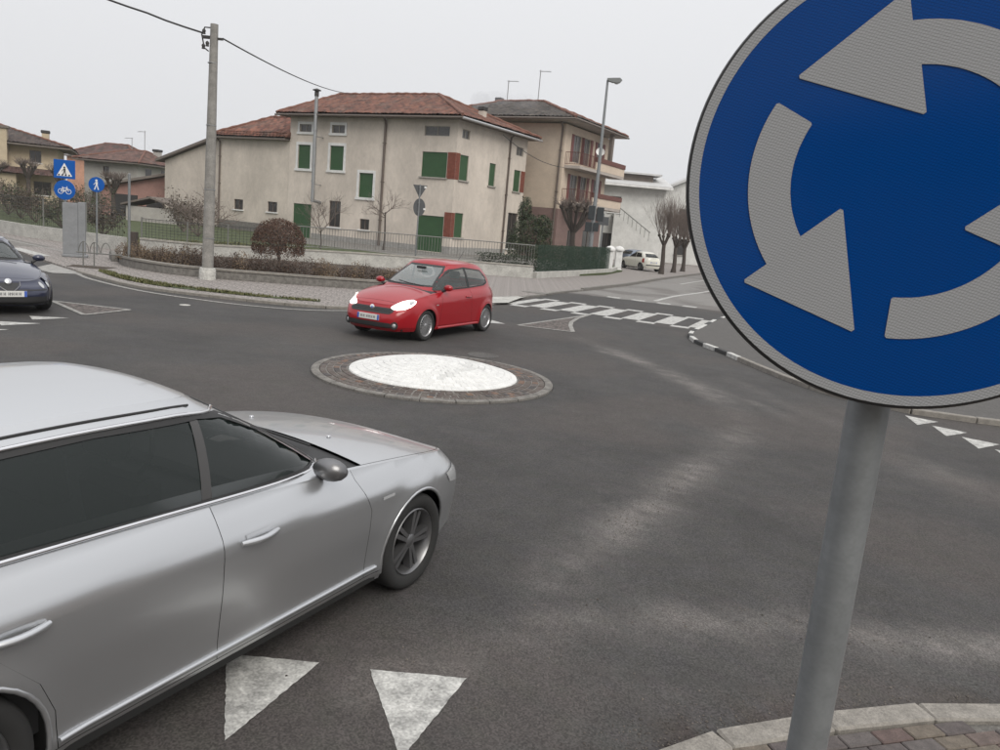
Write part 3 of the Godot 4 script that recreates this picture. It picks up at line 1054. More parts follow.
func fbox(st: SurfaceTool, f: Face, x0: float, y0: float, x1: float, y1: float, out0: float, out1: float, ch := 0.0):
	# box in face coordinates, between two distances out of the wall
	var b := Basis(f.u, Vector3.UP, f.n)
	box(st, Vector3(x0, y0, out0), Vector3(x1, y1, out1), Transform3D(b, f.o), ch)

# window in an opening r; opts: frame (white surround width), fill ("shutter","pane","grey","red"), sill
func window(parent: Node, f: Face, r: Rect2, fill: String, frame := 0.0, sill := true, called := "window"):
	var w := sub(called, parent)
	var st := mb()
	var a := r.position
	var b := r.end
	if fill == "shutter" or fill == "red":
		var m: Material = M.green_shutter if fill == "shutter" else M.brick_red
		# roller slats: each slat a shallow ridge
		var n := int(max(4.0, r.size.y / 0.055))
		var dy := r.size.y / n
		for k in n:
			var ya := a.y + k * dy
			fbox(st, f, a.x + 0.005, ya + 0.004, b.x - 0.005, ya + dy - 0.004, -0.13, -0.07 - (0.004 if k % 2 else 0.0))
		fbox(st, f, a.x, a.y, b.x, b.y, -0.138, -0.085)
		put(st, "shutter", m, w)
	else:
		fbox(st, f, a.x, a.y, b.x, b.y, -0.136, -0.12)
		put(st, "pane", M.dark_pane if fill == "pane" else M.grey_pane, w)
		st = mb()
		var t := 0.05
		fbox(st, f, a.x, a.y, a.x + t, b.y, -0.118, -0.08)
		fbox(st, f, b.x - t, a.y, b.x, b.y, -0.118, -0.08)
		fbox(st, f, a.x + t, a.y, b.x - t, a.y + t, -0.118, -0.08)
		fbox(st, f, a.x + t, b.y - t, b.x - t, b.y, -0.118, -0.08)
		if r.size.x > 0.8: fbox(st, f, (a.x + b.x) / 2 - 0.025, a.y + t, (a.x + b.x) / 2 + 0.025, b.y - t, -0.118, -0.08)
		put(st, "sash", M.gutter if fill == "pane" else M.stone_sill, w)
	if frame > 0.0:
		st = mb()
		fbox(st, f, a.x - frame, a.y, a.x, b.y, -0.02, 0.035)
		fbox(st, f, b.x, a.y, b.x + frame, b.y, -0.02, 0.035)
		fbox(st, f, a.x - frame, b.y, b.x + frame, b.y + frame, -0.02, 0.037)
		put(st, "frame", M.trim_white, w)
		st = mb()
		fbox(st, f, a.x - frame - 0.05, a.y - frame * 0.9, b.x + frame + 0.05, a.y, -0.02, 0.09)
		put(st, "sill", M.trim_white, w)
	elif sill:
		st = mb()
		fbox(st, f, a.x - 0.12, a.y - 0.09, b.x + 0.12, a.y, -0.05, 0.10)
		put(st, "sill", M.trim_white if fill == "pane" else M.stone_sill, w)
	return w

func tile_colour(q: Vector2, base: Color, alt: Color, seedv: float) -> Color:
	var h := Vector2(floor(q.x / 0.36) + seedv, floor(q.y / 0.40))
	var k := fposmod(sin(h.x * 12.9898 + h.y * 78.233) * 43758.5453, 1.0)
	var k2 := fposmod(sin(h.x * 39.346 + h.y * 11.135) * 24634.634, 1.0)
	var c := base.lerp(alt, k)
	var pn := nz.get_noise_2d(q.x * 4.0 + seedv, q.y * 4.0)
	c = c.lerp(Color(0.14, 0.12, 0.10), clamp(pn * 0.9, 0.0, 0.5))
	return c * lerp(0.55, 1.35, k2)

func roof_plane(parent: Node, pts: Array, base: Color, alt: Color, called := "roof_tiles", wave := 0.06):
	# pts: eave left, eave right, then up the slope; planar
	var o: Vector3 = pts[0]
	var u: Vector3 = (pts[1] - pts[0]).normalized()
	var far: Vector3 = pts[2]
	var v := far - o
	v = (v - u * v.dot(u)).normalized()
	var n := u.cross(v).normalized()
	if n.y < 0: n = -n
	var poly := PackedVector2Array()
	for p in pts:
		var d: Vector3 = p - o
		poly.append(Vector2(d.dot(u), d.dot(v)))
	var fn := func(q: Vector2) -> Vector3:
		return o + u * q.x + v * q.y + n * (wave * absf(sin(PI * q.x / 0.36)) + 0.06 * nz.get_noise_2d(q.x * 5.0 + o.x * 7.0, q.y * 5.0) + 0.045 * (1.0 - fposmod(q.y, 0.40) / 0.40))
	var sgn := 1.0 if u.cross(v).dot(n) > 0 else -1.0
	var sv := o.x * 3.1
	var cf := func(q: Vector2) -> Color:
		return tile_colour(q, base, alt, sv)
	var st := mb()
	lift(st, poly, [], fn, Vector2(0.12, 0.20), sgn, cf)
	var r := put(st, called, M.tile, parent)
	tag(r, "", "", "", "stuff")
	return r

func hip_roof(parent: Node, x0: float, x1: float, z0: float, z1: float, ye: float, r0: Vector3, r1: Vector3, base: Color, alt: Color, soffit: Material, back := true):
	var rf := sub("roof", parent)
	var a := Vector3(x0, ye, z0)
	var b := Vector3(x1, ye, z0)
	var c := Vector3(x1, ye, z1)
	var d := Vector3(x0, ye, z1)
	roof_plane(rf, [a, b, r1, r0], base, alt)
	roof_plane(rf, [d, a, r0], base, alt)
	roof_plane(rf, [b, c, r1], base, alt)
	if back: roof_plane(rf, [c, d, r0, r1], base, alt)
	var st := mb()
	box(st, Vector3(x0 + 0.04, ye - 0.16, z0 + 0.04), Vector3(x1 - 0.04, ye - 0.02, z1 - 0.04))
	put(st, "eave_board", soffit, rf)
	st = mb()
	var up := Vector3(0, 0.05, 0)
	for L in [[r0, r1], [a, r0], [b, r1], [c, r1], [d, r0]]:
		if (L[1] - L[0]).length() > 0.1: 
			var pts := []
			var m := int(max(2.0, (L[1] - L[0]).length() / 0.4))
			for k in m + 1: pts.append(L[0].lerp(L[1], float(k) / m) + up + Vector3(0, 0.035 * (k % 2) + 0.05 * nz2.get_noise_2d(k * 3.0, L[0].x * 5.0), 0))
			tube(st, pts, [0.11, 0.125], 6)
	put(st, "ridge_tiles", M.ridge if M.has("ridge") else mat("ridge", lin(0.26, 0.12, 0.085), 0.85, {"tex": "concrete", "scale": 0.8}), rf)
	return rf

func gutter(parent: Node, pts: Array, m: Material, r := 0.07):
	var st := mb()
	tube(st, pts, [r], 8)
	put(st, "gutter", m, parent)

func downpipe(parent: Node, f: Face, x: float, y0: float, y1: float, m: Material, r := 0.06, called := "downpipe"):
	var st := mb()
	tube(st, [f.at(x, y1, 0.45), f.at(x, y1 - 0.25, 0.12), f.at(x, y1 - 0.5, 0.10), f.at(x, y0, 0.10)], [r], 8)
	for k in 3: fbox(st, f, x - r * 1.3, lerp(y0, y1, 0.2 + 0.3 * k), x + r * 1.3, lerp(y0, y1, 0.2 + 0.3 * k) + 0.05, -0.01, 0.10 + r * 1.2)
	put(st, called, m, parent)

func build_main_house():
	var h := thing("house", "large beige plaster house with green shutters, red tiled hip roof and brick corner panels", "house", Vector3(-4.236, 0.1, -54.39), TURN)
	var A := Face.new(Vector3.ZERO, Vector3(1, 0, 0), Vector3(0, 0, -1))
	var B := Face.new(Vector3.ZERO, Vector3(0, 0, 1), Vector3(-1, 0, 0))
	var y := -0.1
	var ha := []
	var spec := [
		[12.95, 7.80, 14.15, 8.36, "grey", 0.18, "window"], [9.75, 7.78, 10.98, 8.36, "grey", 0.18, "window"],
		[12.98, 5.15, 14.22, 6.88, "shutter", 0.20, "window"], [9.75, 5.17, 11.05, 6.90, "shutter", 0.20, "window"],
		[6.90, 3.38, 8.18, 5.10, "shutter", 0.20, "window"],
		[0.66, 7.80, 2.72, 8.46, "grey", 0.0, "window"], [0.70, 5.10, 2.78, 6.76, "shutter", 0.0, "window"],
		[0.62, 0.10, 2.80, 2.52, "shutter", 0.0, "garage_door"], [12.65, 0.02, 14.5, 2.55, "shutter", 0.0, "door"],
		[9.80, 1.08, 10.9, 2.96, "pane", 0.0, "window"], [7.05, 1.10, 7.92, 1.86, "pane", 0.0, "window"]]
	for s in spec: ha.append(Rect2(s[0], s[1], s[2] - s[0], s[3] - s[1]))
	var hb := []
	var specb := [
		[0.55, 7.78, 1.50, 8.38, "grey", "window"], [0.52, 5.06, 1.58, 6.72, "shutter", "window"], [4.42, 5.02, 5.28, 6.60, "shutter", "window"],
		[8.10, 7.56, 9.2, 8.2, "grey", "window"], [8.05, 4.92, 9.05, 6.50, "shutter", "window"], [0.42, 1.22, 1.45, 2.86, "shutter", "window"],
		[7.7, 0.6, 9.2, 3.3, "pane", "window"]]
	for s in specb: hb.append(Rect2(s[0], s[1], s[2] - s[0], s[3] - s[1]))
	var st := mb()
	wall_face(st, A, 15.1, y, 8.95, ha)
	wall_face(st, B, 9.75, y, 8.95, hb)
	var L := Face.new(Vector3(15.1, 0, 0), Vector3(0, 0, 1), Vector3(1, 0, 0))
	wall_face(st, L, 9.75, y, 8.95, [])
	wall_face(st, Face.new(Vector3(0, 0, 9.75), Vector3(1, 0, 0), Vector3(0, 0, 1)), 15.1, y, 8.95, [])
	put(st, "wall", M.wall_beige, h)
	for i in spec.size():
		var s: Array = spec[i]
		var w = window(h, A, ha[i], s[4], s[5], s[6] == "window" and s[5] == 0.0 and s[4] != "grey", s[6])
	for i in specb.size(): window(h, B, hb[i], specb[i][4], 0.0, specb[i][4] != "grey", specb[i][5])
	# brick panels wrapping the corner beside the shutters, laid brick by brick
	for pn in [[A, 0.003, 0.66, 5.04, 6.78], [B, 0.003, 0.48, 5.04, 6.78], [A, 0.003, 0.58, 1.20, 2.84], [B, 0.003, 0.38, 1.20, 2.84], [B, 9.10, 9.74, 4.92, 6.5]]:
		brick_panel(h, pn[0], pn[1], pn[2], pn[3], pn[4])
	# plain grey render band at the plinth
	st = mb()
	fbox(st, A, -0.02, y, 0.60, 0.55, 0.001, 0.03)
	fbox(st, A, 2.85, y, 12.55, 0.45, 0.001, 0.03)
	fbox(st, B, -0.03, y, 7.6, 0.55, 0.001, 0.03)
	put(st, "plinth", M.concrete, h)
	var rf = hip_roof(h, -0.75, 15.85, -0.75, 10.5, 9.05, Vector3(5.2, 11.3, 4.85), Vector3(14.75, 11.3, 4.85), Color(0.255, 0.105, 0.065), Color(0.185, 0.072, 0.05), M.soffit)
	gutter(rf, [Vector3(-0.8, 8.92, -0.83), Vector3(15.9, 8.92, -0.83)], M.gutter)
	gutter(rf, [Vector3(-0.83, 8.92, -0.8), Vector3(-0.83, 8.92, 10.5)], M.gutter_pale, 0.085)
	downpipe(h, A, 6.0, 0.1, 8.95, M.gutter, 0.085)
	downpipe(h, B, 7.0, 0.1, 8.95, M.gutter, 0.07)
	# metal flue up the front
	var fl := mb()
	tube(fl, [Vector3(11.78, 2.75, -0.85), Vector3(11.82, 10.2, -0.85)], [0.13], 12)
	for yy in [3.0, 4.2, 5.4, 6.6, 7.8, 9.0]: tube(fl, [Vector3(11.8, yy, -0.85), Vector3(11.8, yy + 0.08, -0.85)], [0.15], 12)
	for yy in [4.0, 7.4]: box(fl, Vector3(11.76, yy, -0.85), Vector3(11.84, yy + 0.05, 0.0))
	var flue := put(fl, "flue_pipe", M.zinc, h)
	fl = mb()
	tube(fl, [Vector3(11.82, 10.2, -0.85), Vector3(11.82, 10.55, -0.85)], [0.16], 12)
	lathe(fl, [Vector2(0.32, 0.0), Vector2(0.30, 0.05), Vector2(0.0, 0.16)], 12, Transform3D(Basis.IDENTITY, Vector3(11.82, 10.6, -0.85)))
	put(fl, "flue_cowl", M.iron_dark, flue)
	fl = mb()
	tube(fl, [Vector3(11.78, 2.85, -0.85), Vector3(11.78, 2.75, 0.0)], [0.12], 10)
	put(fl, "flue_elbow", M.zinc, flue)
	chimney(h, Vector3(1.4, 9.3, 5.1), 0.45, 0.95, M.wall_beige)
	# lower wing on the left
	var wg := thing("house_wing", "lower beige windowless wing with red tiled roof adjoining the large beige house", "house", Vector3(-4.236, 0.1, -54.39), TURN)
	var hw := []
	var sw := [[16.25, 1.72, 17.28, 2.50], [20.0, 1.66, 21.02, 2.46]]
	for s in sw: hw.append(Rect2(s[0] - 15.13, s[1], s[2] - s[0], s[3] - s[1]))
	var AW := Face.new(Vector3(15.13, 0, 0.05), Vector3(1, 0, 0), Vector3(0, 0, -1))
	st = mb()
	wall_face(st, AW, 7.75, y, 7.2, hw)
	wall_face(st, Face.new(Vector3(22.88, 0, 0.05), Vector3(0, 0, 1), Vector3(1, 0, 0)), 6.5, y, 7.2, [])
	put(st, "wall", M.wall_annex, wg)
	for r in hw: window(wg, AW, r, "pane", 0.0, true)
	hip_roof(wg, 15.14, 23.6, -0.5, 6.7, 7.28, Vector3(15.16, 9.2, 3.0), Vector3(20.2, 9.2, 3.0), Color(0.30, 0.125, 0.078), Color(0.225, 0.085, 0.058), M.soffit)
	downpipe(wg, AW, 7.55, 0.1, 7.1, M.gutter, 0.07)
	st = mb()
	fbox(st, AW, 0.0, y, 7.7, 0.75, 0.001, 0.02)
	put(st, "plinth", M.concrete_old, wg)
	# shed wing with a single slope further left
	var sh := thing("lean_to", "beige lean-to with one sloping roof beside the tiled wing", "house", Vector3(-4.236, 0.1, -54.39), TURN)
	st = mb()
	var zz := 0.6
	prism(st, P([22.9, -0.1, 30.2, -0.1, 30.2, 5.2, 22.9, 7.3]), zz, zz + 5.0)
	put(st, "wall", M.wall_annex, sh)
	st = mb()
	prism(st, P([22.4, 7.52, 31.0, 5.02, 31.0, 5.24, 22.4, 7.74]), zz - 0.4, zz + 5.4)
	put(st, "roof", M.soffit, sh)

func chimney(parent: Node, at: Vector3, w: float, hh: float, m: Material):
	var c := sub("chimney", parent, at)
	var st := mb()
	box(st, Vector3(-w / 2, -0.8, -w / 2), Vector3(w / 2, hh, w / 2))
	put(st, "stack", m, c)
	st = mb()
	box(st, Vector3(-w * 0.62, hh + 0.02, -w * 0.62), Vector3(w * 0.62, hh + 0.3, w * 0.62), Transform3D.IDENTITY, 0.04)
	put(st, "cap", M.iron_dark, c)

func brick_panel(parent: Node, f: Face, x0: float, x1: float, y0: float, y1: float):
	# bricks are only three pixels wide here: real geometry joined as one part
	var st := mb()
	fbox(st, f, x0, y0, x1, y1, 0.002, 0.012)
	var r := 0
	var y := y0
	while y < y1 - 0.02:
		var x := x0 - (0.13 if r % 2 else 0.0)
		while x < x1 - 0.01:
			fbox(st, f, max(x, x0) + 0.006, y + 0.005, min(x + 0.26, x1) - 0.006, min(y + 0.075, y1) - 0.005, 0.012, 0.022)
			x += 0.26
		y += 0.075
		r += 1
	tag(put(st, "brick_panel", M.brick_red, parent), "", "", "", "stuff")

func railing(parent: Node, a: Vector3, b: Vector3, hh: float, gap: float, m: Material, called := "bar", t := 0.02):
	# top rail plus separate bars, from a to b
	var l := a.distance_to(b)
	var d := (b - a) / l
	var st := mb()
	tube(st, [a + Vector3.UP * hh, b + Vector3.UP * hh], [t * 1.4], 6)
	tube(st, [a + Vector3.UP * hh * 0.12, b + Vector3.UP * hh * 0.12], [t], 6)
	put(st, "rail", m, parent)
	var n := int(l / gap)
	var bm := box_mesh(Vector3(-t / 2, hh * 0.12, -t / 2), Vector3(t / 2, hh, t / 2))
	for k in n + 1: mi(called, bm, m, parent, Transform3D(Basis.IDENTITY, a + d * (l * k / n)))

func build_balcony_house():
	var h := thing("balcony_house", "tan apartment house with brown roof, dark railed balconies and pinkish ground floor", "house", Vector3(3.366, 0.1, -63.69), TURN)
	var A := Face.new(Vector3.ZERO, Vector3(1, 0, 0), Vector3(0, 0, -1))
	var B := Face.new(Vector3.ZERO, Vector3(0, 0, 1), Vector3(-1, 0, 0))
	var st := mb()
	var hb := [Rect2(1.6, 7.75, 1.5, 2.1), Rect2(3.6, 7.75, 1.3, 2.1), Rect2(6.3, 7.75, 1.2, 2.1), Rect2(1.6, 4.75, 1.5, 2.05), Rect2(3.6, 4.75, 1.3, 2.05), Rect2(6.3, 4.75, 1.2, 2.05)]
	wall_face(st, Face.new(Vector3(0, 4.0, 0), A.u, A.n), 12.0, 0.0, 6.45, [])
	var B4 := Face.new(Vector3(0, 0, 0), B.u, B.n)
	wall_face(st, B4, 8.8, 4.0, 10.45, hb)
	wall_face(st, Face.new(Vector3(0, 0, 8.8), Vector3(1, 0, 0), Vector3(0, 0, 1)), 12.0, 4.0, 10.45, [])
	put(st, "wall", M.wall_tan, h)
	st = mb()
	var hg := [Rect2(2.2, 0.2, 1.0, 2.2), Rect2(5.2, 0.2, 2.4, 2.3)]
	wall_face(st, A, 12.0, -0.1, 4.0, [])
	wall_face(st, B, 8.8, -0.1, 4.0, hg)
	put(st, "ground_floor_wall", M.wall_pinkstone, h)
	for r in hg: window(h, B, r, "pane", 0.0, false, "door")
	for r in hb:
		window(h, B4, r, "grey", 0.0, false)
		for s in [[r.position.x - 0.42, r.position.x - 0.02], [r.end.x + 0.02, r.end.x + 0.42]]:
			st = mb()
			fbox(st, B4, s[0], r.position.y, s[1], r.end.y, 0.004, 0.05)
			put(st, "shutter", M.red_shutter, h)
	var rf = hip_roof(h, -1.35, 13.0, -1.25, 9.6, 10.75, Vector3(4.4, 12.75, 4.1), Vector3(8.4, 12.75, 4.1), Color(0.105, 0.085, 0.072), Color(0.075, 0.065, 0.06), M.soffit_pale)
	gutter(rf, [Vector3(-1.4, 10.66, -1.32), Vector3(13.0, 10.66, -1.32)], M.soffit, 0.08)
	gutter(rf, [Vector3(-1.42, 10.66, -1.3), Vector3(-1.42, 10.66, 9.6)], M.soffit, 0.08)
	downpipe(h, A, 0.25, 0.0, 10.5, M.gutter, 0.08)
	for lv in [7.15, 4.35]:
		var bc := sub("balcony", h)
		st = mb()
		box(st, Vector3(-1.35, lv, 0.3), Vector3(-0.002, lv + 0.22, 9.6))
		put(st, "slab", M.soffit_pale, bc)
		st = mb()
		box(st, Vector3(-1.36, lv + 0.225, 3.4), Vector3(-1.22, lv + 0.85, 9.6))
		box(st, Vector3(-1.2, lv + 0.225, 9.46), Vector3(-0.003, lv + 0.85, 9.6))
		put(st, "parapet", M.wall_tan, bc)
		railing(bc, Vector3(-1.29, lv + 0.22, 0.35), Vector3(-1.29, lv + 0.22, 3.35), 1.0, 0.14, M.rail_rust)
		railing(bc, Vector3(-1.29, lv + 0.22, 0.35), Vector3(-0.02, lv + 0.22, 0.35), 1.0, 0.14, M.rail_rust)
		st = mb()
		box(st, Vector3(-1.42, lv + 0.86, 3.4), Vector3(-1.18, lv + 1.22, 9.64))
		put(st, "planter_box", M.rail_rust, bc)
	# pier carrying the roof corner
	st = mb()
	box(st, Vector3(-1.2, 7.4, 6.6), Vector3(-0.9, 10.6, 7.0))
	put(st, "pier", M.soffit, h)
	antenna(h, Vector3(7.9, 12.8, 4.1), 1.7)
	antenna(h, Vector3(4.9, 12.8, 4.1), 2.5)
	dish("satellite_dish", "white satellite dish on the upper balcony of the tan house", to_world(h, Vector3(-1.35, 8.75, 3.9)), 0.36)
	chimney(h, Vector3(9.5, 12.0, 5.5), 0.5, 1.0, M.wall_tan)

func to_world(n: Node3D, p: Vector3) -> Vector3:
	return n.transform * p

func dish(called: String, label: String, at: Vector3, r: float):
	var d := thing(called, label, "satellite dish", at)
	var st := mb()
	var b := Basis(Vector3.RIGHT, deg_to_rad(65))
	lathe(st, [Vector2(0.0, 0.0), Vector2(r * 0.4, 0.03), Vector2(r * 0.75, 0.10), Vector2(r, 0.2), Vector2(r, 0.22), Vector2(r * 0.7, 0.11), Vector2(0.0, 0.012)], 20, Transform3D(b, Vector3(0, 0, 0)))
	put(st, "reflector", M.trim_white, d)
	st = mb()
	tube(st, [Vector3(0, -0.3, -0.3), Vector3(0, 0.0, -0.05)], [0.03], 6)
	tube(st, [Vector3(0, -0.25, 0.1), Vector3(0, -0.1, 0.6)], [0.02], 6)
	put(st, "arm", M.zinc, d)

func antenna(parent: Node, at: Vector3, hh: float):
	var st := mb()
	tube(st, [at, at + Vector3.UP * hh], [0.035], 6)
	tube(st, [at + Vector3(0.1, hh * 0.96, 0), at + Vector3(-1.0, hh * 0.93, 0)], [0.02], 5)
	for k in 8: tube(st, [at + Vector3(0.05 - k * 0.13, hh * 0.955, -0.22 + k * 0.01), at + Vector3(0.05 - k * 0.13, hh * 0.955, 0.22 - k * 0.01)], [0.010], 4)
	put(st, "antenna", M.antenna, parent)

func build_white_house():
	var h := thing("white_house", "white plaster house with pale sheet roof and outside stair at the street end", "house", Vector3(8.4, 0.1, -82.0), 0.0)
	var F := Face.new(Vector3.ZERO, Vector3(1, 0, 0), Vector3(0, 0, 1))
	var st := mb()
	var hs := [Rect2(1.0, 4.6, 1.2, 1.6), Rect2(0.6, 0.3, 1.3, 2.2)]
	wall_face(st, F, 6.6, -0.1, 7.35, hs)
	wall_face(st, Face.new(Vector3(6.6, 0, 0), Vector3(0, 0, -1), Vector3(1, 0, 0)), 9.0, -0.1, 7.35, [])
	put(st, "wall", M.wall_white, h)
	window(h, F, hs[0], "pane", 0.0, true)
	window(h, F, hs[1], "pane", 0.0, false, "door")
	var rf := sub("roof", h)
	st = mb()
	prism(st, P([0.9, 7.3, 0.9, 7.52, -6.0, 8.9, -6.0, 8.7]), -0.6, 7.1, Transform3D(Basis(Vector3(0, 0, 1), Vector3.UP, Vector3(1, 0, 0)), Vector3.ZERO))
	put(st, "roof_sheet", M.sheet_roof, rf)
	st = mb()
	box(st, Vector3(-0.6, 7.22, 0.9), Vector3(7.1, 7.42, 1.05))
	put(st, "fascia", M.trim_white, rf)
	# set-back upper storey with its own slab
	st = mb()
	box(st, Vector3(0.5, 7.6, -4.0), Vector3(5.4, 8.6, -1.4))
	put(st, "dormer_wall", M.soffit, rf)
	st = mb()
	box(st, Vector3(0.2, 8.62, -4.2), Vector3(6.2, 8.78, -0.9))
	put(st, "dormer_slab", M.sheet_roof, rf)
	# outside stair rising to the left
	var sr := sub("stair", h)
	var stepm := box_mesh(Vector3(-0.16, -0.18, 0.05), Vector3(0.16, 0, 1.15))
	for k in 14: mi("step", stepm, M.concrete_pale, sr, Transform3D(Basis.IDENTITY, Vector3(5.1 - k * 0.27, 2.0 + k * 0.185, 0.0)))
	st = mb()
	prism(st, P([5.3, -0.1, 5.3, 2.0, 1.5, 4.5, 1.5, -0.1]), 1.15, 1.3)
	put(st, "stringer", M.wall_white, sr)
	st = mb()
	tube(st, [Vector3(5.3, 2.9, 1.22), Vector3(1.5, 5.4, 1.22)], [0.05], 6)
	for k in 9: tube(st, [Vector3(5.2 - k * 0.45, 2.05 + k * 0.3, 1.22), Vector3(5.2 - k * 0.45, 2.97 + k * 0.3, 1.22)], [0.025], 5)
	put(st, "handrail", M.iron, sr)
	var g := thing("white_gable_house", "white gabled house wing with pale roof behind the bare street trees", "house", Vector3(15.4, 0.1, -86.0), 0.0)
	st = mb()
	prism(st, P([0, -0.1, 13, -0.1, 13, 7.4, 6.5, 10.6, 0, 7.5]), -7.0, 0.0)
	put(st, "wall", M.wall_white, g)
	st = mb()
	prism(st, P([-0.7, 7.1, 6.5, 10.7, 13.7, 7.1, 13.7, 7.35, 6.5, 10.95, -0.7, 7.35]), -7.3, 0.5)
	put(st, "roof", M.sheet_roof, g)
	var GF := Face.new(Vector3(0, 0, 0.01), Vector3(1, 0, 0), Vector3(0, 0, 1))
	for r in [Rect2(2.0, 4.2, 1.1, 1.5), Rect2(5.0, 4.2, 1.1, 1.5), Rect2(2.0, 0.9, 1.1, 1.7), Rect2(5.0, 0.2, 1.1, 2.2)]:
		var w := sub("window", g)
		st = mb()
		fbox(st, GF, r.position.x, r.position.y, r.end.x, r.end.y, 0.0, 0.02)
		put(st, "pane", M.dark_pane, w)
		st = mb()
		fbox(st, GF, r.position.x - 0.1, r.position.y - 0.1, r.end.x + 0.1, r.position.y - 0.005, 0.0, 0.1)
		put(st, "sill", M.stone_sill, w)

func plain_house(called: String, label: String, at: Vector3, turn: float, w: float, d: float, hh: float, holes: Array, wallm: Material, x_r0: float, x_r1: float, yr: float, base: Color, alt: Color, over := 0.6) -> Node3D:
	# front at z = 0 facing +z, x from 0 to w
	var h := thing(called, label, "house", at, turn)
	var F := Face.new(Vector3.ZERO, Vector3(1, 0, 0), Vector3(0, 0, 1))
	var st := mb()
	var hs := []
	for r in holes: hs.append(Rect2(r[0], r[1], r[2], r[3]))
	wall_face(st, F, w, -0.1, hh, hs)
	wall_face(st, Face.new(Vector3(w, 0, 0), Vector3(0, 0, -1), Vector3(1, 0, 0)), d, -0.1, hh, [])
	wall_face(st, Face.new(Vector3(0, 0, 0), Vector3(0, 0, -1), Vector3(-1, 0, 0)), d, -0.1, hh, [])
	put(st, "wall", wallm, h)
	for k in hs.size(): window(h, F, hs[k], holes[k][4] if holes[k].size() > 4 else "pane", 0.0, true)
	hip_roof(h, -over, w + over, -d - over, over, hh + 0.1, Vector3(x_r0, yr, -d / 2), Vector3(x_r1, yr, -d / 2), base, alt, M.soffit)
	return h

